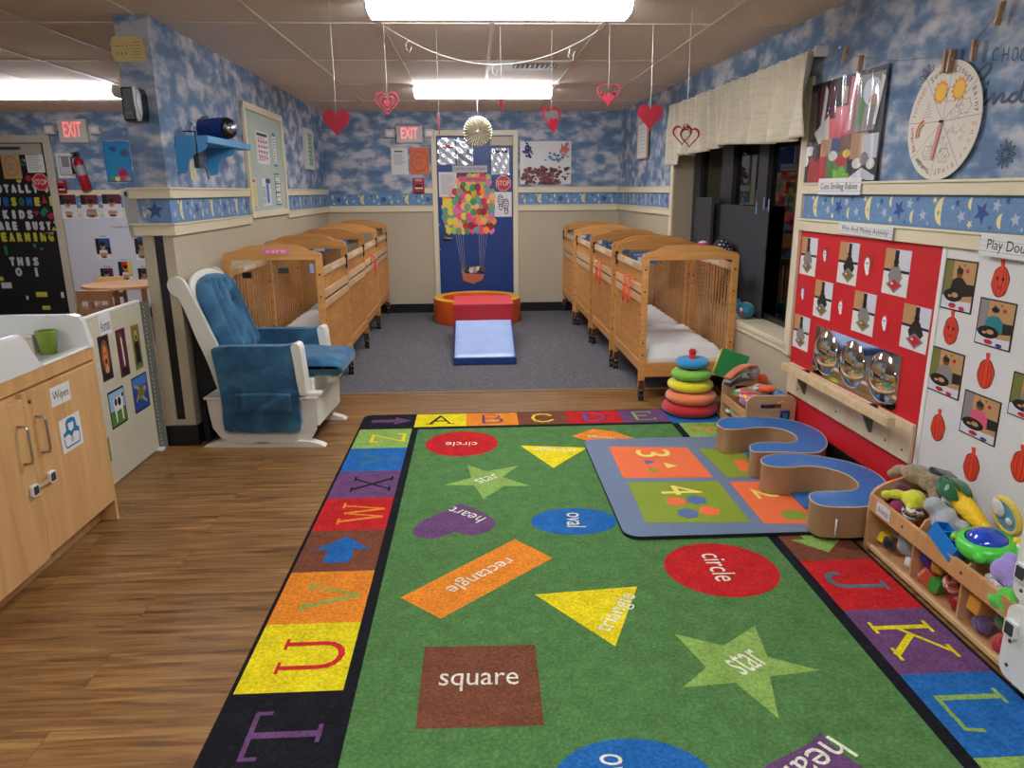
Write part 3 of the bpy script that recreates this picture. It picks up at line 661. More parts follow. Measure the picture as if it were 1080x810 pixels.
# ================================================================ CRIBS
CW=wood('crib_maple',(196,134,70),(218,160,92),3.,(1,1,10)); CW2=wood('crib_maple_rail',(206,164,116),(224,184,138),3.,(8,1,1)); CSL=wood('crib_slat',(188,126,66),(206,148,84),3,(1,1,8))
ACR=clear('crib_acrylic',(.985,.985,.985),.5,.03,1.45); SHEET=M('white_cot_sheet',(244,242,238),.85,.02,5,.5,9); CAST=M('caster_brown_metal',(78,48,34),.4)
def crib(label,Wd,Hc,grp,loc,rz,lab,sgn):
    r=empty('crib',loc,label,'crib',grp,rz); Ld=.992
    # end panels: local x across, y along
    for k,y0 in enumerate((0,Ld-.03)):
        fr=Fr((0,y0,0),(1,0,0),(0,0,1),(0,1,0)) ; h0=Hc-.075
        top=[(.0,h0-.02),(.0,h0-.0),(.012,h0+.018),(.05,h0+.03),(.09,h0+.036),(.125,h0+.055),(.17,h0+.068),(.24,Hc-.002),(Wd/2,Hc)]
        top=top+[(Wd-x,z) for x,z in top[::-1][1:]]
        P=top+[(Wd,h0-.02),(Wd,h0-.022)][:1]+[(Wd,Hc-.10),(0,Hc-.10)]
        b=MB(); b.prism(P,0,.03,CW,fr); b.build('header_board',r,bevel=.006,seg=3)
        b=MB(); b.box(.045,Wd-.045,.175,.275,0,.03,CW,fr)
        b.cyl(fr.p(Wd/2,.225,-.001),fr.p(Wd/2,.225,.002),.006,BLACK,10); b.build('bottom_rail',r,bevel=.004,seg=2)
        for x0 in (0,Wd-.045):
            b=MB(); b.box(x0,x0+.045,.10,Hc-.098,0,.03,CW,fr)
            for z in (.93,.78,.42,.33): b.cyl(fr.p(x0+.022,z,-.002),fr.p(x0+.022,z,.032),.007,BLACK,10)
            xs=-.001 if x0==0 else .046
            for z in (.62,.50): b.cyl((x0+(-.002 if x0==0 else .040),y0+.015,z),(x0+(.005 if x0==0 else .047),y0+.015,z),.010,BLACK,10)
            b.build('post',r,bevel=.005)
        b=MB(); b.box(.045,Wd-.045,.275,Hc-.10,.012,.018,ACR,fr); b.build('acrylic_panel',r)
    # side panels
    for x in (.004,Wd-.028):
        b=MB(); b.box(x,x+.022,.03,Ld-.03,.215,.285,CW)
        n=14
        for i in range(n):
            y=.03+(Ld-.06)*(i+.5)/n; b.box(x+.005,x+.017,y-.011,y+.011,.28,.93,CSL)
        b.build('slats',r,bevel=.003)
        b=MB(); b.box(x-.002,x+.024,.03,Ld-.03,.915,.965,CW2); b.box(x-.004,x+.026,.34,.62,.925,.955,M('crib_sticker',(216,206,186),.5)); b.build('top_rail',r,bevel=.004)
        if (x<.1)!=(sgn>0): continue
        b=MB(); b.box(x-.004,x+.026,.03,Ld-.03,.765,.82,CW2); b.box(x-.004,x+.026,.03,Ld-.03,.695,.748,CW2); b.box(x,x+.022,.03,Ld-.03,.748,.765,M('crib_dark_track',(74,66,58),.4)); b.build('middle_rail',r,bevel=.003)
        b=MB(); xo=x-.008 if x<.1 else x+.02
        b.box(xo,xo+.01,Ld-.055,Ld-.02,.88,.975,BLACK); b.box(xo-.004,xo+.014,Ld-.065,Ld-.03,.955,.985,BLACK); b.build('latch',r,bevel=.002)
    b=MB()
    def mt_(u,v):
        X=.05+u*(Wd-.10); Y=.035+v*(Ld-.07); e=min(u,1-u)*9; e2=min(v,1-v)*14; e=min(1,e,e2)
        return (X,Y,.29+.10*math.sqrt(max(0,e))+.008*math.sin(X*31+Y*17)*math.sin(Y*23)*e)
    b.grid(mt_,30,40,SHEET); b.box(.05,Wd-.05,.035,Ld-.035,.27,.30,SHEET); b.build('mattress',r)
    for xx in (.022,Wd-.022):
        for yy in (.016,Ld-.016):
            b=MB(); b.box(xx-.021,xx+.021,yy-.017,yy+.017,.085,.15,CAST); b.cyl((xx,yy,.045),(xx,yy,.09),.008,CHROME,8); b.box(xx-.018,xx+.018,yy-.02,yy+.02,.055,.068,BLACK)
            c=b.build('caster',r)
            w_=MB(); w_.cyl((xx-.016,yy,.027),(xx-.005,yy,.027),.027,BLACK,20); w_.cyl((xx+.005,yy,.027),(xx+.016,yy,.027),.027,BLACK,20); w_.cyl((xx-.018,yy,.027),(xx+.018,yy,.027),.010,CHROME,12); w_.build('wheel',c)
    for f in lab:
        b=MB(); f(b,Wd,Hc); b.build('warning_label',r)
    return r
LBL=M('crib_label_blue',(52,118,172),.5); PINK=M('name_tag_pink',(232,120,160),.5); NT=M('name_tag_cream',(214,204,160),.5)
FN=lambda y:Fr((0,y,0),(1,0,0),(0,0,1),(0,-1,0))
def bluel(b,W,H): b.box(.12,.34,H-.22,H-.12,-.012,-.010,LBL,FN(.97)); b.text('NOTICE',FN(.97),.23,H-.145,.16,.02,WHITEP,-.0095); b.box(.18,.28,H-.205,H-.165,-.0099,-.0095,PAPER,FN(.97))
def tagc(m,xa=.22,xb=.50,t='babies'):
    def f(b,W,H): b.box(xa,xb,H-.062,H-.028,0,.0015,m,FN(0)); b.text(t,FN(0),(xa+xb)/2,H-.045,(xb-xa)*.7,.018,WHITEP if m is PINK else INK,.002)
    return f
PITCHC=1.02
lcol=['pink','cream','cream','cream']; 
for i in range(4):
    Y=4.985+PITCHC*i; X=1.137-.024*i
    pos=['nearest','second','third','farthest'][i]
    lab=[bluel]
    if i: lab.append(tagc(PINK if i==3 else NT,.2,.5,'care'))
    crib(['maple crib with white sheet nearest the viewer on the window side','maple crib behind the front one, window side, orange ribbons on its rail','maple crib third from the viewer on the window side','maple crib by the window-side corner, farthest from the viewer'][i],.667,1.095,'cribs on the window side',(X,Y,.0065 if Y>5.31 else 0.0),.0,lab,1)
for i in range(4):
    Y=4.95+PITCHC*i; X=-1.665-.014*i
    lab=[bluel] if i else [lambda b,W,H: b.box(.115,.175,H-.22,H-.18,-.013,-.011,BLACK,FN(0)),lambda b,W,H: b.box(.35,.42,H-.19,H-.155,-.013,-.011,DGREY,FN(0)),lambda b,W,H: b.box(.56,.585,H-.19,H-.13,-.013,-.011,M('label_lilac',(150,160,200),.5),FN(0))]
    lab.append(tagc(PINK if i in (0,3) else NT,.26,.44,'care'))
    crib(['maple crib directly behind the blue glider, pink name tag','maple crib second from the glider along the notice board wall','maple crib third from the glider, red ribbon on its rail','maple crib in the corner left of the blue door'][i],.645,1.13,'cribs on the notice board side',(X,Y,.0065 if Y>5.31 else 0.0),0,lab,-1)
# ribbons tied to crib rails
RIB=M('orange_ribbon',(240,92,40),.6); RIB2=M('red_ribbon',(222,50,44),.6)
def ribbon(x,y,z,m,label,s=1,grp=None):
    b=MB()
    b.box(-.030*1,.004,-.013,.013,.034,.044,m); b.box(-.034,-.028,-.013,.013,-.10,.04,m); b.box(.0,.004,-.013,.013,-.05,.04,m)
    b.tube([(-.036,0,-.03),(-.042,.012,-.09),(-.036,.02,-.15)],[.006,.007,.004],m,6); b.tube([(-.036,0,-.03),(-.042,-.012,-.08),(-.036,-.016,-.13)],[.006,.007,.004],m,6)
    b.ell((-.038,0,-.02),(.012,.016,.014),m)
    o=b.build('ribbon'); o.location=(x,y,z); 
    return tag(o,label,'ribbon',grp)
ribbon(1.141,5.28,.80,RIB,'orange ribbon on the front window-side crib rail, nearer of its two',1,'orange ribbons on crib rails'); ribbon(1.141,5.45,.80,RIB,'orange ribbon on the front window-side crib rail, farther of its two',1,'orange ribbons on crib rails')
ribbon(1.117,6.40,.80,RIB,'orange ribbon on the second window-side crib, nearer of its two',1,'orange ribbons on crib rails'); ribbon(1.117,6.58,.80,RIB,'orange ribbon on the second window-side crib, farther of its two',1,'orange ribbons on crib rails')
o=ribbon(-1.045,7.45,.80,RIB2,'red ribbon hanging on the third crib of the notice board side'); o.rotation_euler=(0,0,PI)
b=MB(); b.tube([(0,0,.0),(.01,.01,-.06),(.0,-.01,-.10)],[.008,.012,.008],RIB2,6); b.tube([(0,0,0),(-.012,.02,-.04),(-.01,.03,-.08)],[.006,.01,.006],RIB2,6); b.ell((0,0,.0),(.014,.02,.016),RIB2)
o=b.build('ribbon'); o.location=(1.79,5.50,.965); tag(o,'red ribbon knotted on the wall-side rail of the front crib','ribbon')
# ================================================================ GLIDER CHAIR
CWH=M('chair_white_paint',(226,222,210),.42,.03,6,.08,30)
def velvet():
    m,N,L,b=nodes('blue_velour'); tc=N.new('ShaderNodeTexCoord'); n=N.new('ShaderNodeTexNoise'); n.inputs['Scale'].default_value=5; n.inputs['Detail'].default_value=7; n.inputs['Distortion'].default_value=1.2
    L.new(tc.outputs['Object'],n.inputs['Vector']); r=ramp(N,[(.32,C(24,66,96)),(.5,C(36,88,122)),(.68,C(66,120,152))]); L.new(n.outputs['Fac'],r.inputs[0]); L.new(r.outputs[0],b.inputs['Base Color'])
    b.inputs['Roughness'].default_value=.85; b.inputs['Sheen Weight'].default_value=.35; b.inputs['Sheen Tint'].default_value=(.5,.75,.95,1)
    bp=N.new('ShaderNodeBump'); bp.inputs['Strength'].default_value=.25; bp.inputs['Distance'].default_value=.01; L.new(n.outputs['Fac'],bp.inputs['Height']); L.new(bp.outputs[0],b.inputs['Normal'])
    return m
VEL=velvet()
al=R(-3.5)
r=empty('glider_chair',(-1.30,4.185,0),'white nursery glider with blue velour cushions beside the partition wall post','rocking chair',None,al)
# local frame: u forward (toward the aisle), d across the chair away from the viewer, z up. u measured from x=-1.30
def cu(x,y): 
    p=WY(160+x/3.682,260+y/3.682,4.17); return ((p.x+1.30)*1.0,max(0.0,p.z-.040*max(0,1-p.z*.9)))
FN0=Fr((0,0,0),(1,0,0),(0,0,1),(0,-1,0))
def side(pts,d0,d1,m,name,bev=.006):
    b=MB(); b.prism(smooth_closed([cu(*q) for q in pts],3),-d1,-d0,m,FN0); return b.build(name,r,bevel=bev,seg=3)
Wc=.56
base=[(200,575),(206,600),(214,640),(228,690),(258,726),(300,745),(375,748),(405,740),(430,738),(460,742),(510,748),(585,750),(604,742),(625,715),(638,690),(642,640),(640,572),(420,572)]
base=[cu(*q) for q in base]
for d0 in (0,Wc-.025):
    b=MB(); b.prism(base,-(d0+.025),-d0,CWH,FN0); b.build('base_side',r,bevel=.005)
    b=MB(); u0=cu(190,755)[0]; u1=cu(678,755)[0]
    P=[(u0,0),(u0+.03,.018),(u0+.09,.036),(u0+.16,.038),(u0+.22,.022),(u0+.3,.018),(u1-.3,.018),(u1-.22,.022),(u1-.16,.038),(u1-.09,.036),(u1-.03,.018),(u1,0)]
    b.prism(P,-(d0+.045),-(d0-.020),CWH,FN0); b.build('foot',r,bevel=.004)
ub=cu(640,572)[0]; uz=base[-2][1]
b=MB(); b.box(ub-.02,ub,.025,Wc-.025,.12,uz,CWH); b.box(cu(200,572)[0]-.012,ub+.012,-.012,Wc+.012,uz-.003,uz+.013,CWH); b.box(cu(228,690)[0],cu(228,690)[0]+.02,.025,Wc-.025,.10,uz,CWH); b.build('base_box',r,bevel=.004)
# raised plinth under the arm fronts
b=MB(); b.box(ub-.13,ub+.022,-.005,.07,uz+.013,uz+.035,CWH); b.build('arm_plinth',r,bevel=.004); b=MB(); b.box(ub-.13,ub+.022,Wc-.07,Wc+.005,uz+.013,uz+.035,CWH); b.build('arm_plinth',r,bevel=.004)
wing=[(50,165),(46,145),(55,126),(72,118),(92,122),(112,135),(128,160),(150,200),(185,262),(215,318),(245,375),(256,420),(262,480),(270,560),(258,562),(240,525),(215,460),(190,405),(160,345),(125,265),(104,222),(88,198),(68,188)]
for d0 in (-.0,Wc-.03): side(wing,d0,d0+.03,CWH,'wing')
topc=cu(100,128); botc=cu(225,330)
# crest: arched board between the wings, following the back slope
bt=Vector((cu(170,190)[0]-.03,0,cu(170,190)[1])); bb=Vector((cu(300,420)[0]-.04,0,cu(300,420)[1]-.04)); dirb=(bt-bb).normalized()
nrm=Vector((dirb.z,0,-dirb.x))   # faces forward
FBk=Fr(bb,(0,1,0),dirb,nrm); Lb=(bt-bb).length
zt_=Lb+.045
P=[(.02,0),(Wc-.02,0),(Wc-.02,zt_-.03)]+[(Wc/2+(Wc/2-.02)*math.cos(a),zt_-.03+.115*math.sin(a)**.8) for a in [PI*i/14 for i in range(1,14)]]+[(.02,zt_-.03)]
b=MB(); b.prism(P,-.022,0,CWH,FBk); b.build('back_board',r,bevel=.008,seg=3)
# back cushion: channelled pad with a rounded head
b=MB(); Lc=Lb+.085
def backc(u,v,side_=1):
    wmax=(Wc-.05)/2
    t=v*Lc; k=max(0,(t-(Lc-.17))/.17); hw=wmax*math.sqrt(max(0,1-k**2.4)) if k<1 else 0
    x=Wc/2+(2*u-1)*hw; e=min(1,min(u,1-u)*7); e2=min(1,min(v,1-v)*12)
    ch=.5+.5*math.cos((2*u-1)*PI*2.5+PI)  # five soft channels
    th=(.055+.018*abs(math.sin(u*5*PI)) *(1 if v<.93 else .3))*math.sqrt(max(0,e*e2))
    for tu,tv in ((.4,.80),(.6,.80),(.4,.62),(.6,.62)):
        th-=.03*math.exp(-((u-tu)**2*500+(v-tv)**2*900))
    return FBk.p(x,t+.01,.004+th)
b.grid(backc,46,50,VEL); b.build('back_cushion',r,solid=.004)
# seat cushion
sx0=-.03; sx1=cu(775,420)[0]-.075
b=MB()
zs=.465
def seatc(a,c):
    A=2*PI*a; # cross-section around the front-back / up-down rectangle, swept across
    d=.075+c*(Wc-.15); ex=(sx1-sx0)/2; ez=.062; k=.32
    cs,sn=math.cos(A),math.sin(A); X=(sx0+sx1)/2+ex*math.copysign(abs(cs)**k,cs); Z=ez*math.copysign(abs(sn)**.75,sn)
    e=min(1,min(c,1-c)*9); X=(sx0+sx1)/2+(X-(sx0+sx1)/2)*(.93+.07*math.sqrt(e)); Z*=math.sqrt(e)*.85+.15
    return (X,d,zs+Z+.006*math.sin(X*21+d*9)*e+.02*(X-sx0)*-.5)
b.grid(seatc,48,24,VEL,True,False); b.build('seat_cushion',r)
b=MB(); b.box(sx0-.12,ub-.03,.06,Wc-.06,.30,.40,CWH); b.build('seat_frame',r,bevel=.006)
# arms: draped pads with pocket, white posts
armo=[(232,400),(232,388),(245,380),(300,376),(400,374),(520,372),(556,366),(562,420),(570,520),(580,620),(580,688),(500,694),(420,698),(340,696),(285,690),(276,620),(268,560),(252,480)]
for k,d0 in enumerate((-.035,Wc-.04)):
    pts=armo if k==0 else armo
    b=MB(); P=smooth_closed([cu(*q) for q in pts],2)
    b.prism(P,-(d0+.075),-d0,VEL,FN0); b.build('arm_pad',r,bevel=.018,seg=4,ang=60)
    b=MB(); ps=[(546,372),(554,362),(566,360),(578,366),(585,385),(592,430),(600,480),(608,548),(600,552),(582,552),(570,500),(560,440)]
    b.prism([cu(*q) for q in ps],-(d0+.085),-(d0-.008),CWH,FN0); b.build('arm_post',r,bevel=.006,seg=3)
b=MB()
def pocket(u,v):
    a0=cu(325,552); a1=cu(545,545); c0=cu(320,625); X=a0[0]+(a1[0]-a0[0])*u; Z=c0[1]+(a0[1]-c0[1])*v+.006*math.sin(u*PI)*v
    e=min(1,min(u,1-u)*10,v*8+.1); return (X,-.037-.006*e-.003*math.sin(u*9),Z)
b.grid(pocket,20,8,VEL); b.build('pocket',r,solid=.002)
b=MB(); b.cyl((cu(455,695)[0],-.03,.10),(cu(400,693)[0],-.03,.10),.004,BLACK,6); b.build('piping_tag',r)
# black panel standing against the wall behind the chair
b=MB(); b.box(4.28,4.92,0,.78,.024,.060,M('black_panel_cover',(10,10,12),.7),FL); tag(b.build('black_panel',bevel=.006),'black panel standing against the wall behind the blue glider','mat')
# ================================================================ CHANGING TABLE
CM=wood('changing_maple',(196,148,92),(218,172,114),2.6,(1,6,1),.38); CM2=wood('changing_maple_v',(198,150,94),(218,174,118),2.4,(1,7,.8),.38)
r=empty('changing_table',(-1.68,3.22,0),'maple changing cabinet with white moulded tub top at the left','changing table')
Xf=0.; Dp=-.60; Y1=0.; Y0=-1.55
b=MB(); b.box(Dp,-.012,Y0,Y1-.0,.10,.755,CM2); b.box(Dp,-.10,Y0,-.02,0,.10,CM2); b.box(Dp,0,-.02,0,0,.76,CM2); b.box(-.10,-.075,Y0,-.02,.0,.10,CM); b.box(-.06,0,Y0,0,.762,.818,CM); b.box(Dp,-.06,-.03,0,.762,.80,CM); b.box(Dp,-.06,Y0,-.03,.755,.790,CM); b.build('body',r,bevel=.002)
b=MB(); b.box(-.012,.008,-.555,-.018,.105,.755,CM2); d=b.build('door',r,bevel=.003)
h=MB()
def hnd(h,y,x0): h.tube([(x0,y,.505),(x0+.028,y,.508),(x0+.034,y,.52),(x0+.034,y,.635),(x0+.028,y,.647),(x0,y,.65)],.005,CHROME,8)
hnd(h,-.495,.008); h.build('handle',d)
h=MB(); h.cyl((.006,-.517,.715),(.011,-.517,.715),.009,M('lock_brass',(120,100,70),.4,metal=1),14); h.build('keyhole',d)
b=MB(); b.box(-.012,.016,-1.10,-.568,.098,.738,CM2); d2_=b.build('door',r,bevel=.003)
h=MB(); hnd(h,-.625,.016); h.build('handle',d2_)
b=MB(); b.box(-.012,-.010,-1.10,-.565,.738,.756,BLACK); b.build('shadow_gap',r) if False else None
FD=Fr((-1.68+.0085,3.22,0),(0,1,0),(0,0,1),(1,0,0))
def tub():
    TUB=M('tub_white_plastic',(228,228,224),.25,.01,3,coat=.4); b=MB()
    # shell cross-section at each station along the length: outer lip, guard, inner wall, floor
    N_=60
    def front(y):   # height of the front guard along y (local, 0 = right end)
        t=-y
        if t<.05: return .822+.02*0
        if t<.38: return .828
        if t<.50: k=(t-.38)/.12; return .828+(.965-.828)*(k*k*(3-2*k))
        return .965
    ys=[Y0+ (0-Y0)*i/N_ for i in range(N_+1)]
    V=[];F=[]; K=9
    for y in ys:
        h=front(y); fl_=.80
        pr=[(.004,.818),(.006,h-.008),(-.002,h),(-.035,h),(-.045,h-.01),(-.075,.80),(-.50,.80),(-.545,.94),(-.60,.955)]
        if y>-.03:   # closing at the end wall
            pass
        V+=[(x,y,z) for x,z in pr]
    for i in range(N_):
        for j in range(K-1): a=i*K+j; F.append((a,a+1,a+K+1,a+K))
    b.add(V,F,TUB,True)
    # end wall: rises from the low front lip to full height at the back
    P=[(0.006,.818),(.004,.835),(-.006,.885),(-.014,.932),(-.030,.953),(-.06,.960),(-.60,.960),(-.60,.80),(-.05,.80)]
    fr=Fr((0,0,0),(1,0,0),(0,0,1),(0,-1,0))
    b.prism(P,-.004,.030,TUB,fr); b.prism(P,-Y0-.03,-Y0,TUB,fr)
    b.box(-.615,-.59,Y0,.004,.80,.965,TUB)
    return b.build('tub',r,bevel=.006,seg=3)
tub()
b=MB(); b.lathe([(.0,0),(.030,0),(.040,.095),(.042,.10),(.038,.10),(.030,.006),(0,.006)],(-1.83,3.15,.801),M('cup_olive',(128,156,52),.35),24); tag(b.build('cup'),'olive green plastic cup standing in the white changing tub','cup')
def card(fr,tl,br,off,name,label,cat,items=(),base=None,th=.0015,group=None,quad=None,rot=0,uv=None,parent=None,pname=None):
    "a flat sheet on a wall frame; tl/br picked on that wall. items drawn in 0..1 coordinates"
    if uv: u0,v0,u1,v1=uv
    else: (u0,v1),(u1,v0)=fr.px(*tl,off),fr.px(*br,off)
    uc,vc=(u0+u1)/2,(v0+v1)/2; W,H=u1-u0,v1-v0; ca,sa=math.cos(rot),math.sin(rot)
    f2=Fr(fr.p(uc,vc,off),fr.u*ca+fr.v*sa,fr.v*ca-fr.u*sa,fr.w)
    b=MB(); b.box(-W/2,W/2,-H/2,H/2,0,th,base or PAPER,f2); z=th
    for it in items:
        z+=.00012; k=it[0]; m=it[-1]
        X=lambda x:(x-.5)*W; Yv=lambda y:(y-.5)*H
        if k=='rect': b.poly([(X(it[1]),Yv(it[2])),(X(it[3]),Yv(it[2])),(X(it[3]),Yv(it[4])),(X(it[1]),Yv(it[4]))],z,m,f2)
        elif k=='ell': b.poly(circ(X(it[1]),Yv(it[2]),it[3]*W,it[4]*H,20),z,m,f2)
        elif k=='poly': b.poly([(X(x),Yv(y)) for x,y in it[1]],z,m,f2)
        elif k=='text': b.text(it[1],f2,X(it[2]),Yv(it[3]),it[4]*W,it[5]*H,m,z)
        elif k=='line':
            (x0,y0),(x1,y1),w=it[1],it[2],it[3]; x0,y0,x1,y1=X(x0),Yv(y0),X(x1),Yv(y1); L=math.hypot(x1-x0,y1-y0) or 1; nx,ny=-(y1-y0)/L*w/2,(x1-x0)/L*w/2
            b.poly([(x0+nx,y0+ny),(x0-nx,y0-ny),(x1-nx,y1-ny),(x1+nx,y1+ny)],z,m,f2)
        elif k=='heart': b.poly([(X(.5)+x*W,Yv(.5)+y*H) for x,y in heartpts(it[1]-.5,it[2]-.5,it[3],it[4])],z,m,f2)
    o=b.build(name)
    return tag(o,label,cat,group)
SBLUE=M('sticker_blue',(30,120,168),.5)
FCf=Fr((-1.68+.0085,0,0),(0,1,0),(0,0,1),(1,0,0))
def ruled(n=3): return [('line',(.0,y),(1,y),.0006,GREYINK) for y in ([.25,.5,.75] if n==3 else [.3,.7])]
card(FCf,(51,412),(76,416),0,'label_card','white card reading Wipes on the changing cabinet door','label',ruled()+[('text','Wipes',.5,.47,.82,.55,INK)],uv=(2.835,.648,2.975,.725),rot=R(-1))
card(FCf,(0,0),(1,1),0,'wipes_sticker','white sticker with a blue wipes pack on the cabinet door','sticker',[('poly',[(.28,.62),(.28,.86),(.4,.95),(.62,.95),(.76,.86),(.78,.62),(.9,.56),(.9,.42),(.62,.5),(.5,.36),(.36,.5),(.12,.44),(.12,.56)],SBLUE),('poly',[(.4,.62),(.38,.78),(.45,.82),(.52,.79),(.6,.82),(.66,.76),(.62,.6),(.5,.55)],PAPER),('poly',[(.1,.42),(.14,.16),(.2,.1),(.82,.1),(.88,.16),(.9,.42),(.86,.42),(.84,.18),(.8,.15),(.22,.15),(.18,.18),(.14,.42)],SBLUE),('ell',.5,.3,.07,.07,SBLUE),('ell',.5,.3,.05,.05,PAPER),('text','R',.5,.3,.04,.07,SBLUE)],uv=(2.858,.446,3.012,.585))
def safety_lock(loc,label,axis_,grp=None,sc=1.):
    r=empty('cabinet_lock',loc,label,'safety lock',grp)
    b=MB(); b.prism(rrect(-.020*sc,-.022*sc,.020*sc,.022*sc,.006),0,.014,WHITEP,axis_); b.build('lock_body',r,bevel=.003)
    b=MB(); b.prism(rrect(-.014*sc,-.016*sc,.014*sc,.016*sc,.004),.014,.0165,DGREY,axis_); b.build('lock_button',r)
    return r
AX=Fr((0,0,0),(0,1,0),(0,0,1),(1,0,0))
l1=safety_lock((-1.664,2.615,.395),'white and grey safety lock on the left cabinet door',AX); l2=safety_lock((-1.672,2.745,.398),'white and grey safety lock on the door with the wipes sticker',AX)
b=MB(); b.box(2.63,2.73,.388,.402,.012,.014,M('lock_strap_clear',(196,178,138),.35),FCf); b.build('strap',l1).matrix_parent_inverse=Matrix.Translation((1.664,-2.615,-.395))
# ================================================================ PARTITION WITH ANIMAL PHOTOS
PP=M('partition_cream',(204,196,172),.5,.03,8); 
r=empty('partition',(-1.905,3.90,0),'low cream room divider with animal photos beside the changing cabinet','room divider')
b=MB(); b.box(-.015,.015,-.75,.285,.004,.868,PP); b.build('panel',r,bevel=.004)
b=MB(); b.box(-.016,.016,-.75,.285,.869,.882,M('partition_edge_white',(226,222,208),.4)); b.build('top_edge',r,bevel=.003)
PG=M('hinge_strip_grey',(120,124,116),.8,.2,120)
b=MB(); b.box(-.012,.060,.286,.300,.004,.872,PG); b.build('hinge_strip',r)
for i in range(30):
    pass
b=MB()
for i in range(34): b.box(.030,.033,.2845,.286,.03+.0245*i,.038+.0245*i,WHITEP)
b.build('stitching',r)
b=MB(); b.box(.005,.05,.24,.30,0,.012,WHITEP); b.build('foot',r)
FP=Fr((-1.8895,0,0),(0,1,0),(0,0,1),(1,0,0))
T={}
def K(n,c): 
    return M('print_'+n,c,.45)
kbr=K('brown',(120,76,46)); kdk=K('dark',(34,28,28)); ktan=K('tan',(196,148,96)); kgrn=K('green',(88,132,58)); ksky=K('sky',(150,186,220)); ksea=K('sea',(28,74,150)); kwh=K('white',(228,224,220)); kgr=K('grey',(140,134,132)); kor=K('orange',(206,124,50)); kbl=K('black',(18,18,20)); kskin=K('skin',(186,138,112)); kred=K('red',(192,34,40)); kpurp=K('plum',(96,34,52)); kwood=K('wood',(190,146,98)); kblue=K('blue',(44,70,130)); kpale=K('pale',(212,214,222)); kyel=K('yellow',(232,198,60)); kpink=K('pink',(214,92,120)); kteal=K('teal',(44,128,138)); kolive=K('olive',(120,120,60))
card(FP,(102,332),(118,351),0,'label_card','small white card above the animal photos on the divider','label',ruled()+[('text','Animals',.5,.45,.8,.5,INK)])
card(FP,(102,356),(120,398),0,'photo_print','photo of a lion on the room divider','photo',[('rect',.04,.03,.96,.97,kdk),('ell',.5,.52,.40,.38,kbr),('ell',.5,.52,.22,.26,kor),('ell',.42,.6,.04,.025,kbl),('ell',.58,.6,.04,.025,kbl),('ell',.5,.42,.1,.06,kdk),('ell',.5,.24,.18,.08,ktan)],base=kpurp)
card(FP,(121,349),(137.5,394),0,'photo_print','photo of a brown and white horse on the room divider','photo',[('rect',.04,.03,.96,.97,kpurp),('poly',[(.3,.95),(.55,.9),(.75,.6),(.7,.2),(.5,.1),(.4,.3),(.3,.6)],kbr),('poly',[(.42,.85),(.55,.8),(.6,.3),(.5,.15),(.45,.4)],kwh),('ell',.62,.68,.05,.03,kbl),('poly',[(.2,.2),(.8,.2),(.9,.03),(.1,.03)],kdk)],base=kpurp)
card(FP,(137,344),(151.5,387),0,'photo_print','photo of an ape in grass on the room divider','photo',[('rect',.04,.03,.96,.3,kgrn),('rect',.04,.3,.96,.97,kolive),('ell',.5,.45,.3,.3,kbl),('ell',.5,.75,.2,.13,ktan),('ell',.5,.72,.1,.06,kdk),('ell',.3,.2,.1,.1,kbl),('ell',.7,.2,.1,.1,kbl)],base=kor)
card(FP,(113,415),(135,443),0,'photo_print','photo of a black and white cow on the room divider','photo',[('rect',.03,.45,.97,.95,ksky),('rect',.03,.05,.97,.45,kgrn),('poly',[(.25,.75),(.75,.8),(.85,.9),(.95,.8),(.85,.65),(.8,.5),(.78,.12),(.7,.12),(.7,.42),(.4,.4),(.38,.12),(.3,.12),(.28,.45)],kwh),('ell',.4,.66,.08,.1,kbl),('ell',.62,.64,.1,.12,kbl),('ell',.86,.78,.06,.07,kbl)],base=kdk)
card(FP,(138,400),(158.5,427),0,'photo_print','photo of a sea turtle on the room divider','photo',[('rect',.03,.04,.97,.96,ksea),('rect',.03,.7,.97,.96,K('sea light',(60,120,196))),('ell',.5,.5,.24,.2,kolive),('ell',.76,.58,.09,.08,ktan),('poly',[(.6,.4),(.85,.2),(.8,.15),(.5,.35)],ktan),('poly',[(.35,.6),(.1,.75),(.12,.8),(.42,.68)],ktan),('poly',[(.3,.4),(.15,.28),(.12,.34),(.28,.48)],ktan)],base=kdk)
card(FP,(113,462),(118,486),0,'photo_print','narrow green photo half hidden low on the divider','photo',[('rect',.1,.1,.9,.9,kgrn)],base=kolive)
# ================================================================ STACKING RINGS
def plush(name,c,v=.1): return M('plush_'+name,c,.9,v,60,.35,200,sheen=.4)
r=empty('stacking_toy',(1.415,4.655,0),'soft stacking ring toy with five coloured fabric rings','toy')
for i,(c,Rr,rr_,z) in enumerate(((('red',(196,24,34)),.118,.066,.048),(('peach',(240,132,82)),.108,.060,.128),(('yellow',(232,218,28)),.096,.055,.205),(('lime',(128,196,62)),.080,.052,.280),(('sky',(42,148,206)),.062,.050,.355))):
    b=MB(); b.torus((.004*math.sin(i*2),.004*math.cos(i*3),z),Rr,rr_,plush(*c),.66,40,14,.04); b.build('ring',r)
b=MB(); b.cyl((0,0,.02),(0,0,.43),.022,plush('red',(196,24,34)),20); b.ell((0,0,.425),(.026,.026,.024),plush('red',(196,24,34))); b.build('peg',r)
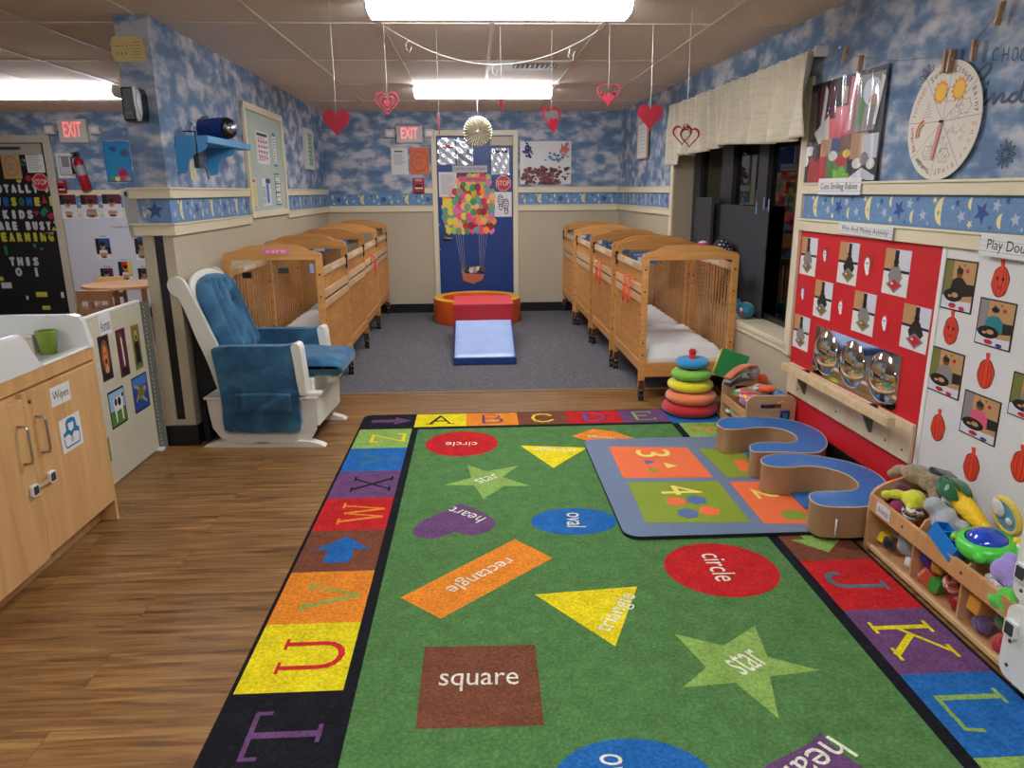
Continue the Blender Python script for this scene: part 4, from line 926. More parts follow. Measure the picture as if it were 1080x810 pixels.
# ================================================================ TOY BIN BY THE WALL
BW=wood('bin_birch',(190,146,100),(212,172,126),2.5,(1,1,5),.4)
r=empty('toy_bin',(1.70,4.02,0),'birch toy bin with handle cut-outs beside the stacking rings','toy bin')
def endp(y0):
    fr=Fr((0,y0,0),(1,0,0),(0,0,1),(0,-1,0)); O=rrect(-.145,.0,.145,.30,.045,6); n=len(O)
    Hh=[]
    for (x,z) in O:
        a=math.atan2(z-.15,x); Hh.append((.062*(1 if abs(math.cos(a))>.5 else abs(math.cos(a))/.5)*math.copysign(1,math.cos(a)), .235+.016*math.sin(a)))
    b=MB(); b.ring(O,Hh,0,.018,BW,fr); return b
endp(0).build('end_panel',r,bevel=.003); endp(.43).build('end_panel',r,bevel=.003)
b=MB(); 
for x in (-.143,.131): b.box(x,x+.012,.0,.41,.145,.20,BW); b.box(x,x+.012,.0,.41,.03,.075,BW)
b.build('side_rails',r,bevel=.003)
b=MB(); b.box(-.13,.13,.0,.41,.03,.042,BW); b.build('bottom',r)
def crumple(name,c,size,m,label,cat,seed,group=None,amp=.4,mats=None):
    rnd=random.Random(seed); ph=[rnd.uniform(0,6) for _ in range(8)]
    b=MB(); sx,sy,sz=size
    def f(a,v):
        A=2*PI*a; t=-PI/2+PI*v; w=1+amp*(.4*math.sin(3*A+ph[0])+.3*math.sin(5*A+ph[1]+t*3)+.3*math.sin(2*A+4*t+ph[2]))*math.cos(t)
        return (sx*w*math.cos(t)*math.cos(A),sy*w*math.cos(t)*math.sin(A),sz*(math.sin(t)+.25*amp*math.sin(4*A+ph[3]+t*2)*math.cos(t)))
    b.grid(f,36,18,m,True,False)
    if mats:
        fc=len(b.F)
        for i in range(fc):
            j=(i%36)//(36//len(mats)+1); b.K[i]=b.mi(mats[(j+ (i//72))%len(mats)])
    o=b.build(name); o.location=c; return tag(o,label,cat,group)
pnk=plush('hot pink',(214,70,120),.35); nav=plush('navy print',(34,50,110),.5); orr=plush('orange',(232,92,34)); pur=plush('purple print',(86,60,140),.5); aq=plush('aqua print',(60,140,180),.5); grn=plush('leaf green',(80,140,70),.4); whp=plush('white',(220,218,212)); ylw=plush('sun yellow',(236,200,50)); gryp=plush('grey',(160,160,164),.1); brn=plush('tan brown',(150,112,70),.3); blk=plush('black',(22,22,26)); dor=plush('rust',(206,110,60),.2)
crumple('cloth_toy',(1.625,4.10,.245),(.075,.07,.035),pnk,'hot pink printed cloth toy at the bin front left','soft toy',1,mats=[pnk,aq,pnk,ylw])
crumple('cloth_toy',(1.70,4.10,.240),(.075,.06,.04),nav,'navy printed cloth toy at the middle of the toy bin','soft toy',2,mats=[nav,pur,nav])
crumple('cloth_toy',(1.79,4.13,.255),(.05,.08,.045),aq,'blue and purple printed cloth toy against the wall in the bin','soft toy',3,mats=[aq,pur,nav,aq])
crumple('cloth_toy',(1.66,4.25,.245),(.09,.07,.04),dor,'flowery peach cloth toy in the middle of the toy bin','soft toy',4,mats=[dor,grn,whp,pnk])
crumple('cloth_toy',(1.75,4.30,.25),(.08,.07,.04),whp,'pale flowery cloth toy at the back of the bin','soft toy',5,mats=[whp,pnk,gryp,dor])
o=blob('soft_ball',[((0,0,0),(.055,.050,.024)),((.03,0,.004),(.03,.03,.018))],orr,vox=.006); o.location=(1.735,4.17,.297); tag(o,'flat orange fabric toy on top of the bin','soft toy')
b=MB(); b.ell((0,0,0),.034,orr); o=b.build('soft_ball'); o.location=(1.795,4.40,.30); tag(o,'small orange ball at the back of the toy bin against the wall','ball')
r2=empty('cloth_book',(1.625,4.33,.29),'open fabric book with grey pages lying on the bin toys','cloth book',None,R(20))
b=MB(); b.grid(lambda u,v:(-.10+.2*u,-.03+.06*v,.02+.028*math.sin(u*PI)+.045*u),12,5,plush('page grey',(150,150,150))); b.build('page',r2,solid=.008)
b=MB(); b.grid(lambda u,v:(-.10+.19*u,-.035+.07*v,.0+.015*math.sin(u*PI)+.02*u),12,5,blk); b.build('back_page',r2,solid=.008)
b=MB(); b.grid(lambda u,v:(-.10+.21*u,-.03+.06*v,.045+.03*math.sin(u*PI)+.06*u),12,5,dor); b.build('cover',r2,solid=.008)
b=MB(); b.ell((.10,0,.065),(.045,.035,.04),gryp); b.build('spine',r2)
crumple('cloth_toy',(1.60,4.20,.12),(.05,.10,.045),grn,'green and yellow print cloth toy showing through the bin side','soft toy',8,mats=[grn,ylw,dor])
crumple('cloth_toy',(1.62,4.38,.10),(.05,.05,.045),pur,'grey and purple cloth toy low at the far end of the bin','soft toy',9,mats=[gryp,pur,whp])
r2=empty('key_toy',(1.772,3.998,.235),'blue plastic toy hanging on a cord from the bin end','toy')
b=MB(); b.tube([(-.04,.0,.02),(-.01,-.006,.034),(.01,-.01,.02),(.012,-.012,-.02)],.003,ylw,6); b.build('cord',r2)
b=MB(); b.box(-.022,.030,-.022,-.008,-.075,-.02,M('toy_dark_blue',(28,44,120),.3)); b.box(-.01,.018,-.025,-.022,-.062,-.034,kteal); b.build('tag',r2,bevel=.006)
r2=empty('foam_book',(1.655,4.60,.325),'thick green fabric book with yellow and red edges leaning behind the rings','cloth book',None,0,(R(-18),R(16),R(-24)))
b=MB(); b.box(-.09,.09,-.012,.0,-.07,.11,plush('book green',(24,122,58))); b.build('front_cover',r2,bevel=.012,seg=3)
b=MB(); b.box(-.10,.085,.002,.022,-.075,.108,plush('book yellow',(240,206,40))); b.build('yellow_page',r2,bevel=.009,seg=3)
b=MB(); b.box(-.09,.09,.024,.036,-.07,.115,plush('book red',(190,30,44))); b.build('red_page',r2,bevel=.006,seg=3)
# ================================================================ LONG TOY SHELF
TW=wood('shelf_maple',(196,140,86),(218,166,112),2.4,(1,5,1),.38); TWE=wood('shelf_maple_end',(200,150,100),(220,174,124),2.4,(1,1,5),.38)
SX=1.605; SY1=2.735; SL=.86
r=empty('toy_shelf',(SX,SY1,0),'low maple toy shelf with clear front bins full of toys along the white board','toy shelf')
prof=[(0,0),(0,.205),(.003,.235),(.018,.262),(.045,.282),(.09,.300),(.16,.318),(.215,.328),(.225,.32),(.225,0)]
for y in (0,-SL):
    b=MB(); b.prism(prof,0,.018,TWE,Fr((0,y,0),(1,0,0),(0,0,1),(0,-1,0))); b.build('end_panel',r,bevel=.005,seg=3)
b=MB(); b.box(.0,.016,-SL,-.018,.175,.242,TW); 
for y in (-.25,-.60): b.cyl((-.001,y,.21),(.001,y,.21),.006,kdk,10)
b.build('front_rail',r,bevel=.004)
b=MB(); b.box(.0,.02,-SL,-.018,.012,.034,wood('shelf_lip',(214,170,118),(226,188,140),2.4,(1,5,1),.38)); b.box(.02,.215,-SL,-.018,.012,.024,TW); b.build('shelf_board',r,bevel=.004)
b=MB(); b.box(.205,.215,-SL,-.018,.024,.29,TW); b.build('back_panel',r)
for y in (-.30,-.58):
    b=MB(); b.prism([(.018,.024),(.018,.20),(.05,.262),(.11,.285),(.17,.27),(.203,.25),(.203,.024)],0,.012,TWE,Fr((0,y,0),(1,0,0),(0,0,1),(0,-1,0))); b.build('divider',r,bevel=.003)
b=MB()
for y0,y1 in ((-.30,-.02),(-.58,-.312),(-.85,-.592)): b.box(.006,.009,y0,y1,.034,.178,ACR)
b.build('acrylic_front',r)
FT=Fr((SX-.0005,SY1,0),(0,1,0),(0,0,1),(-1,0,0))
FT=Fr((SX-.0005,SY1,0),(0,-1,0),(0,0,1),(-1,0,0))
card(FT,(0,0),(1,1),0,'label_card','white card reading Animals on the toy shelf rail','label',[('text','Animals',.5,.48,.8,.55,INK)],uv=(.07,.186,.165,.236))
def W(u,d,z): return (SX+u,SY1-d,z)   # u into the shelf, d towards the viewer
# plush animals and toys, far end first
tb=plush('speckled brown',(146,124,88),.45)
r2=blob('plush_toy',[((0,.02,0),(.06,.07,.036)),((-.02,.10,-.014),(.035,.035,.022)),((-.055,.10,-.028),(.022,.024,.018)),((.01,-.06,-.006),(.05,.05,.034)),((.0,-.12,-.03),(.034,.04,.032)),((-.02,-.155,-.07),(.026,.03,.045)),((.06,-.02,-.0),(.03,.06,.03)),((-.03,-.16,-.11),(.02,.022,.03))],tb); r2.location=W(.125,.13,.365); tag(r2,'speckled brown plush animal draped at the far end of the shelf','plush toy')
yg=plush('acid yellow',(214,216,44),.15)
r2=blob('plush_toy',[((0,0,0),(.045,.045,.038)),((-.05,.04,.006),(.035,.022,.02)),((-.085,.055,.0),(.018,.02,.018)),((.035,-.04,-.012),(.024,.03,.02)),((-.03,-.035,-.02),(.02,.022,.02))],yg); r2.location=W(.085,.17,.285); tag(r2,'acid yellow plush toy lying on the shelf','plush toy')
r2=blob('plush_toy',[((0,0,0),(.04,.045,.04)),((.03,-.05,.0),(.03,.03,.03))],plush('maroon',(92,24,40)),vox=.009); r2.location=W(.10,.07,.27); tag(r2,'maroon plush toy under the speckled brown one','plush toy')
r2=empty('toy_roller',W(.045,.075,.255),'black toy wheel with a yellow hub at the far end of the shelf','toy')
b=MB(); b.cyl((-.012,0,0),(.012,0,0),.024,BLACK,20); b.build('tyre',r2,bevel=.003)
b=MB(); b.cyl((-.015,0,0),(-.012,0,0),.014,M('toy_yellow',(244,206,30),.35),18); b.build('hub',r2)
b=MB(); b.box(-.05,.05,-.03,.03,-.05,.05,blk); o=b.build('toy_case',bevel=.01); o.location=W(.185,.15,.345); o.rotation_euler=(.2,.3,.1); tag(o,'black case standing behind the speckled brown plush','toy')
crumple('plush_toy',W(.06,.12,.235),(.035,.05,.02),plush('magenta',(170,30,100)),'magenta plush toy tucked beneath the yellow one','plush toy',11)
crumple('plush_toy',W(.06,.21,.245),(.035,.035,.03),brn,'small brown and white plush beside the yellow toy','plush toy',12,mats=[brn,whp,blk])
# grey rabbit
gp=plush('pale grey',(176,178,182),.08)
r2=blob('plush_toy',[((0,0,0),(.045,.05,.05)),((-.025,.035,.045),(.036,.034,.034)),((.03,.05,.075),(.017,.02,.05)),((.07,.02,.03),(.05,.018,.022)),((-.03,-.03,-.035),(.024,.03,.04)),((.04,-.045,-.01),(.03,.035,.03))],gp); r2.location=W(.085,.36,.285); tag(r2,'pale grey plush rabbit leaning in the shelf bin','plush toy')
b=MB(); b.ell((-.02,.06,.045),(.018,.014,.014),plush('red',(196,24,34))); b.build('bow',r2)
# corn toy
r2=empty('corn_toy',W(.150,.36,.345),'yellow plush corn cob with a green husk on the shelf','plush toy',None,0,(R(20),R(12),R(8)))
b=MB()
def corn(a,v):
    A=2*PI*a; t=v; rr_=.036*math.sin(PI*min(1,.08+t*.92))**.45*(1-.15*t); k=.0015*math.sin(A*9)*math.sin(t*60)
    return ((rr_+k)*math.cos(A),.10-.24*t,(rr_+k)*math.sin(A))
b.grid(corn,54,70,M('corn_yellow',(246,196,28),.7),True,False); b.build('cob',r2)
b=MB()
for k,a in enumerate((.2,1.6,2.8,4.2,5.4)):
    def leaf(u,v,a=a): 
        w=.03*math.sin(PI*min(1,v*.9+.05)); x=(u-.5)*w*2; R0=.028+.018*math.sin(PI*v*.9); return (R0*math.cos(a)-x*math.sin(a),.125-.12*v,R0*math.sin(a)+x*math.cos(a))
    b.grid(leaf,5,12,plush('husk green',(24,96,50),.3))
b.ell((0,.11,0),(.036,.03,.036),plush('husk green',(24,96,50))); b.build('husk',r2,solid=.004)
# activity disc leaning behind the corn
r2=empty('fabric_book',W(.205,.50,.365),'round aqua activity cushion with yellow rim behind the corn','toy',None,0,(R(4),R(-14),0))
b=MB(); b.torus((0,0,0),.062,.011,plush('rim yellow',(226,196,70)),1.,36,10)
b.V=[(z_,y_,x_) for x_,y_,z_ in b.V]; b.F=[f[::-1] for f in b.F]; b.build('rim',r2)
b=MB(); fd=Fr((0,0,0),(0,-1,0),(0,0,1),(-1,0,0)); b.prism(circ(0,0,.062,.062,30),-.006,.006,plush('aqua',(78,150,176),.2),fd); b.build('face',r2)
b=MB(); b.ell((-.010,.028,.02),(.010,.03,.035),whp); b.ell((-.008,-.02,-.01),(.006,.014,.014),whp); b.build('cloud_patch',r2)
# star projector dome
r2=empty('musical_toy',W(.10,.565,.285),'green plastic musical toy with blue clear dome','toy',None,0,(0,R(-8),0))
gpl=M('toy_green',(82,206,70),.3); 
b=MB(); b.lathe([(0,-.03),(.075,-.03),(.092,-.01),(.094,.012),(.084,.030),(.066,.034)],(0,0,0),gpl,40,None,True,.95,1.05); 
for a in (.5,2.2,3.9,5.4): b.ell((.088*math.cos(a),.094*math.sin(a),.006),(.022,.022,.02),gpl)
b.build('body',r2)
b=MB(); b.ell((0,0,.02),(.064,.068,.045),M('toy_dome_blue',(26,70,190),.12,.3,26,coat=.6)); b.build('dome',r2)
b=MB(); b.ell((.05,.075,.03),(.018,.016,.016),M('toy_yellow',(244,206,30),.35)); b.ell((-.07,.055,.02),(.009,.009,.006),M('toy_orange',(232,110,40),.35)); b.ell((.075,-.045,.03),(.015,.014,.014),M('toy_yellow')); b.build('buttons',r2)
# blue crate
r2=empty('toy_crate',W(.028,.475,.255),'small bright blue plastic crate on the shelf','toy',None,0,(R(20),R(10),R(4)))
b=MB(); blp=M('toy_blue',(22,122,208),.35)
for x0,x1,y0,y1 in ((-.028,-.024,-.07,.07),(.024,.028,-.07,.07),(-.028,.028,-.07,-.066),(-.028,.028,.066,.07),(-.028,.028,-.024,-.020),(-.028,.028,.02,.024)): b.box(x0,x1,y0,y1,-.02,.035,blp)
b.box(-.028,.028,-.07,.07,-.024,-.02,blp); b.build('crate',r2,bevel=.0015)
# lilac plush and neighbours at the near end
lil=plush('lilac',(160,138,206),.1)
r2=blob('plush_toy',[((0,0,0),(.04,.05,.042)),((.0,-.045,-.02),(.03,.03,.03)),((.03,.02,.035),(.025,.03,.02)),((.02,-.06,.02),(.02,.018,.024))],lil); r2.location=W(.075,.695,.265); tag(r2,'lilac plush toy at the near end of the shelf','plush toy')
b=MB(); b.tube([(-.03,.02,-.03),(-.045,-.0,-.035),(-.04,-.04,-.04)],[.016,.018,.015],M('checked_fabric',(196,190,184),.8,.8,70),12); b.build('sock',r2)
gg=plush('bright green',(88,196,58),.12)
r2=crumple('plush_toy',W(.030,.79,.215),(.04,.045,.045),gg,'bright green velour toy hanging over the shelf front','plush toy',21,amp=.5)
r2=blob('plush_toy',[((0,0,0),(.03,.03,.03)),((.02,-.03,.01),(.02,.03,.02)),((-.01,.03,.01),(.016,.018,.016))],whp,vox=.006); r2.location=W(.16,.70,.30); tag(r2,'small white plush toy behind the green musical toy','plush toy')
b=MB(); b.box(-.03,.03,-.05,.05,-.008,.008,M('toy_cream',(220,212,190),.4)); o=b.build('toy_bar',bevel=.005); o.location=W(.18,.62,.315); tag(o,'cream toy bar lying behind the green musical toy','toy')
# toys seen through the clear fronts
def inbin(kind,u,d,z,m,label,sz=.03,seed=0,mats=None):
    if kind=='ball': o=blob('plush_toy',[((0,0,0),(sz,sz,sz)),((0,sz*.7,sz*.5),(sz*.6,sz*.6,sz*.6)),((0,-sz*.8,-sz*.3),(sz*.5,sz*.6,sz*.5))],m,vox=.006); o.location=W(u,d,z); return tag(o,label,'plush toy')
    if kind=='block':
        b=MB(); b.box(-sz,sz,-sz,sz,-sz,sz,m)
        for a,c in ((-.5,-.5),(.5,-.5),(-.5,.5),(.5,.5)): b.cyl((a*sz,c*sz,sz),(a*sz,c*sz,sz*1.25),sz*.3,m,12)
        o=b.build('toy_block',bevel=.003); o.location=W(u,d,z); o.rotation_euler=(seed*.3,.1,seed*.5); return tag(o,label,'toy block')
    o=crumple('plush_toy',W(u,d,z),(sz,sz*1.2,sz),m,label,'plush toy',seed,mats=mats); return o
inbin('block',.06,.055,.065,M('toy_yellow'),'yellow block in the far bin behind the clear front',.02,1)
inbin('ball',.07,.13,.13,brn,'tan furry toy in the upper far bin',.032)
inbin('ball',.05,.10,.06,blk,'black plush low in the far bin',.024)
inbin('ball',.065,.20,.10,gryp,'grey plush elephant pressed behind the far clear front',.038)
inbin('ball',.05,.255,.055,whp,'white plush foot low in the far bin',.022)
inbin('ball',.06,.345,.125,M('toy_royal',(34,50,160),.3),'royal blue toy in the middle bin',.032)
inbin('block',.05,.36,.06,plush('hot orange',(236,90,60)),'orange and pink block low in the middle bin',.022,2)
inbin('ball',.06,.40,.115,M('toy_gold',(226,160,50),.5),'gold coloured toy in the middle bin',.024)
inbin('block',.05,.425,.06,M('toy_leaf',(48,160,60),.3),'leaf green block low in the middle bin',.022,.6)
inbin('x',.06,.50,.105,dor,'orange and cream toy with a face in the middle bin',.034,33,[dor,whp,orr,kpurp])
inbin('x',.06,.545,.06,M('toy_dark_red',(150,24,34),.4),'dark red toy low in the middle bin',.034,35)
inbin('block',.05,.645,.115,M('toy_gold'),'gold yellow block in the near bin',.026,.2)
inbin('x',.05,.675,.06,plush('deep purple',(84,56,110)),'deep purple plush low in the near bin',.03,36)
inbin('ball',.07,.74,.11,plush('moss',(52,120,60)),'moss green plush in the near bin',.03)
inbin('x',.05,.775,.055,plush('red',(196,24,34)),'red plush low at the near end of the shelf',.03,37)
# ================================================================ WHITE GATE PANEL AT THE RIGHT EDGE
GW=M('gate_white',(232,230,224),.4,.02,4)
r=empty('play_kitchen',(1.575,1.85,0),'white toy cupboard with rounded doors and a safety lock at the right edge','toy cupboard')
FGt=Fr((0,.0,0),(0,-1,0),(0,0,1),(-1,0,0))
b=MB(); b.box(.0,.27,-.60,-.006,.045,.72,GW); b.build('body',r,bevel=.006)
b=MB(); b.prism(rrect(.004,.05,.50,.288,.04,6),.003,.025,GW,FGt)
b.build('lower_door',r,bevel=.004)
b=MB(); b.prism(rrect(.004,.305,.50,.62,.04,6),.003,.025,GW,FGt); b.build('upper_door',r,bevel=.004)
for n_,(x,y) in enumerate(((1065,676),(1061.5,701),(1077,623))):
    p=WX(x,y,1.55); b=MB(); b.cyl((-.0265,p.y-1.85,p.z),(-.0235,p.y-1.85,p.z),.006,DGREY,12); b.build('screw',r)
b=MB(); b.cyl((.03,-.03,0),(.03,-.03,.045),.016,M('foot_clear',(206,204,196),.3),14); b.build('foot',r)
AXW=Fr((0,0,0),(0,-1,0),(0,0,1),(-1,0,0))
p=WX(1069,663,1.55); safety_lock((1.55,p.y,p.z),'white and grey safety lock on the lower door of the white toy cupboard',AXW,None,1.15)
p=WX(1081,604,1.55); safety_lock((1.55,p.y,p.z),'dark safety lock on the upper door of the white toy cupboard',AXW,None,1.15)
# ================================================================ RIGHT WALL: BOARDS, PRINTS, LABELS
REDP=M('red_poster_paper',(204,20,30),.55,.05,3); WHB=M('white_board_paper',(222,220,216),.6,.02,4)
def board(name,uv,m,label,cat,th=.003,fr=FR):
    b=MB(); b.box(uv[0],uv[2],uv[1],uv[3],.0,th,m,fr); return tag(b.build(name),label,cat)
board('poster_backing',(-4.16,.118,-2.905,1.232),REDP,'red paper panel on the right wall below the moon border','poster')
board('poster_backing',(-2.90,.155,-1.2,1.232),WHB,'white paper panel on the right wall with pumpkin cutouts','poster')
b=MB(); b.box(-2.905,-2.88,.155,1.232,.003,.007,M('white_seam_trim',(232,230,224),.5),FR); b.box(-2.28,-2.25,.155,1.232,.003,.006,M('white_seam_trim'),FR); struct(b.build('trim_16'))
def rcard(tl,br,name,label,cat,items=(),base=None,off=.0035,**k): return card(FR,tl,br,off,name,label,cat,items,base,**k)
def lines(n,x0=.1,x1=.9,y0=.1,y1=.8,w=.0012,m=None,seed=1):
    rnd=random.Random(seed); return [('line',(x0,y0+(y1-y0)*i/(n-1)),(x0+(x1-x0)*rnd.uniform(.6,1),y0+(y1-y0)*i/(n-1)),w,m or GREYINK) for i in range(n)]
def messy(seed):   # a child at a foil tray on a white sheet, wooden cupboard and tiled wall behind
    rnd=random.Random(seed); j=lambda a:rnd.uniform(-a,a); cx=.5+j(.06)
    return [('rect',.0,.55,.45+j(.05),1,kwood),('rect',.45,.5,1,1,kpale),('rect',0,.5,1,.56,kdk),('rect',0,0,1,.5,kwh),
      ('poly',[(cx-.28,.42),(cx-.1,.66),(cx+.12,.66),(cx+.3,.40),(cx+.12,.2),(cx-.15,.2)],kgr if seed%2 else kdk),('ell',cx,.72,.10,.085,kdk),('poly',[(cx-.07,.62),(cx-.08,.98),(cx+.08,.98),(cx+.07,.62)],kbl),
      ('poly',[(cx-.32,.22),(cx,.40),(cx+.34,.24),(cx+.04,.04)],kgr),('poly',[(cx-.24,.22),(cx,.35),(cx+.26,.23),(cx+.03,.09)],kolive if seed%3 else kred),('ell',cx+.05,.22,.07,.03,kred),('ell',cx-.08,.25,.05,.025,kpale)]
RP=[((847,249.5),(859.5,292),'top left, nearest the window'),((887,254.5),(902.5,302),'top middle of the red panel'),((935.5,261.5),(956,314.5),'top right of the red panel'),
 ((861,294.5),(875.2,338.5),'middle row, nearer the window'),((902.5,306),(920,355.5),'middle row, centre of the red panel'),((954.5,319.5),(976.5,374.5),'large one at the right of the red panel'),((839,330.5),(851.5,371.5),'lowest left, above the wooden bar')]
for i,(a,c,w_) in enumerate(RP): rcard(a,c,'photo_print','photo of a child at a tray, '+w_,'photo',[('rect',.0,.0,1,1,kwh)]+[(('rect',.03,.02,.97,.98,kwood))]+messy(i+1),base=PAPER,group='photos on the red panel')
GH=M('ghost_white',(236,234,232),.5)
for i,(x,y,s_,w_) in enumerate(((871,269,.055,'top left'),(916,280,.075,'top right, larger'),(847.5,309.5,.055,'left of the middle photos'),(887.5,324,.06,'between the two middle photos'),(934,340.5,.06,'beside the large right photo'))):
    u,v=FR.px(x,y); col_=[kpurp,kbr,kblue,kred,kpurp][i]
    card(FR,0,0,.0035,'ghost_cutout','small white ghost cutout on the red panel, '+w_,'cutout',[('poly',[(.1,.62),(.35,1.05),(.75,1.05),(.95,.6),(.85,.15),(.7,.0),(.3,.35)],[M('halo_violet',(120,40,110),.5),M('halo_brown',(150,60,50),.5),M('halo_blue',(70,70,170),.5),M('halo_crimson',(230,60,80),.5),M('halo_pink',(214,50,90),.5)][i]),('ell',.42,.55,.3,.34,GH),('poly',[(.2,.5),(.68,.5),(.72,.1),(.5,.0),(.34,.12)],GH),('ell',.34,.6,.05,.06,INK),('ell',.52,.6,.05,.06,INK),('ell',.43,.42,.04,.03,kred)],base=REDP,th=.001,uv=(u-s_/2,v-s_*.65,u+s_/2,v+s_*.65),group='ghost cutouts')
# triple bubble mirror
MIR=M('acrylic_mirror',(216,216,212),.06,0,1,0,None,1.)
u0,v1=FR.px(861.5,342,.004); u1,v0=FR.px(950,436,.004); v1-=.0
v1=FR.px(861.5,342)[1]; v0=.478; u1=FR.px(950,400)[0]
r=empty('bubble_mirror',FR.p((u0+u1)/2,(v0+v1)/2,.004),'long acrylic mirror with three round bubbles above the wooden bar','mirror')
fm=Fr((0,0,0),FR.u,FR.v,FR.w); hw=(u1-u0)/2; hh=(v1-v0)/2
b=MB(); b.box(-hw,hw,-hh,hh,0,.004,MIR,fm); b.build('mirror_sheet',r)
for k in range(3):
    cx=-hw+hw*2*(k+.5)/3; rad=min(hw/3*.92,hh*.92)
    b=MB()
    b.lathe([(rad,0),(rad*.97,.004),(rad*.9,.010),(rad*.75,.022),(rad*.5,.034),(rad*.25,.040),(.0001,.042)],fm.p(cx,0,.004),MIR,40,Fr((0,0,0),fm.u,fm.v,fm.w),True); b.build('bubble',r)
# wooden pull-up bar in front of the mirror
PINE=wood('pine_bar',(206,176,130),(228,202,160),2.6,(1,8,1),.45); PINE2=wood('pine_board',(214,192,152),(230,212,176),2.2,(1,6,1),.5)
r=empty('pull_up_bar',FR.p(-3.55,.40,.004),'long pale pine bar on a wall board under the bubble mirror','wooden bar')
ub0=FR.px(834,400)[0]; ub1=-2.915
b=MB(); b.box(ub0+3.55,ub1+3.55,-.105+.0,.035+.035,0,.018,PINE2,fm)
for u in (-.45,.0,.45,.58): b.cyl(fm.p(u,-.06,.0175),fm.p(u,-.06,.0195),.006,kbl,10)
b.build('wall_board',r,bevel=.003)
def on_off(x,y,off):   # point at a given distance in front of the right wall
    d=ray(x,y); o=FR.o+FR.w*off; k=(o-EYEV).dot(FR.w)/d.dot(FR.w); q=EYEV+d*k-FR.o; return q.dot(FR.u),q.dot(FR.v)
uA=on_off(829,386,.10)[0]; uB,zB=on_off(942,446,.10)
b=MB(); b.box(uA+3.55,uB+3.55,zB-.40-.02,zB-.40+.022,.085,.125,PINE,fm); b.build('bar',r,bevel=.004)
for u in (uA+3.55+.12,uA+3.55+.80):
    b=MB(); b.box(u-.012,u+.012,zB-.42,zB-.395,.018,.085,BLACK,fm); b.prism([(.018,-.06),(.03,-.06),(.085,zB-.42),(.018,zB-.42)],u-.006,u+.006,M('bracket_grey',(120,116,110),.4,metal=.6),Fr((0,0,0),fm.w,fm.v,-fm.u)); b.build('bracket',r)
# playdough photos on the white panel
def dough(seed,shirt=None):
    rnd=random.Random(seed*7); j=lambda a:rnd.uniform(-a,a); cx=.52+j(.06); sh=shirt or kgr
    return [('rect',.03,.3,.3,.97,kolive if seed%2 else kgr),('rect',.28,.34,.97,.97,kwood),('ell',.45,.86,.04,.03,kbr),('ell',.72,.8,.05,.04,kred),('ell',.62,.9,.03,.02,kbr),('rect',.7,.34,.97,.55,kdk),
      ('poly',[(cx-.26,.36),(cx-.2,.6),(cx-.06,.66),(cx+.1,.66),(cx+.24,.56),(cx+.26,.32),(cx,.26)],sh),('ell',cx,.74,.10,.085,kskin if seed==2 else kbr),('ell',cx,.79,.105,.06,kdk),
      ('rect',.03,.03,.97,.28,kpale),('poly',[(.5,.28),(.97,.34),(.97,.22),(.6,.2)],kwood),('ell',cx-.12,.30,.30,.13,kbl),('ell',cx-.06,.31,.10,.05,ktan),('ell',cx-.22,.28,.06,.03,ktan),('ell',.4,.10,.12,.05,kred),('ell',.7,.07,.09,.04,kred if seed%2 else kblue)]
for i,(a,c,sh,l) in enumerate((((999,272),(1024,332),kdk,'photo of a child with a black bowl, top left of the white panel'),((1035,313),(1065,372),kteal,'photo of a child in a teal shirt at a black bowl'),((984.5,364),(1011,423),kgr,'photo of a child leaning over a black bowl, blue block in the corner'),((1018.5,410),(1049,472),kpink,'photo of a child in pink at a black bowl, lowest on the white panel'),((1070,391),(1103,452),kgr,'photo cut by the right edge of the picture, beside the pink child photo'))):
    rcard(a,c,'photo_print',l,'photo',dough(i+1,sh),base=kdk,group='photos on the white panel')
PUMP=M('pumpkin_orange_red',(226,66,36),.5); PL=M('pumpkin_line',(110,24,16),.5)
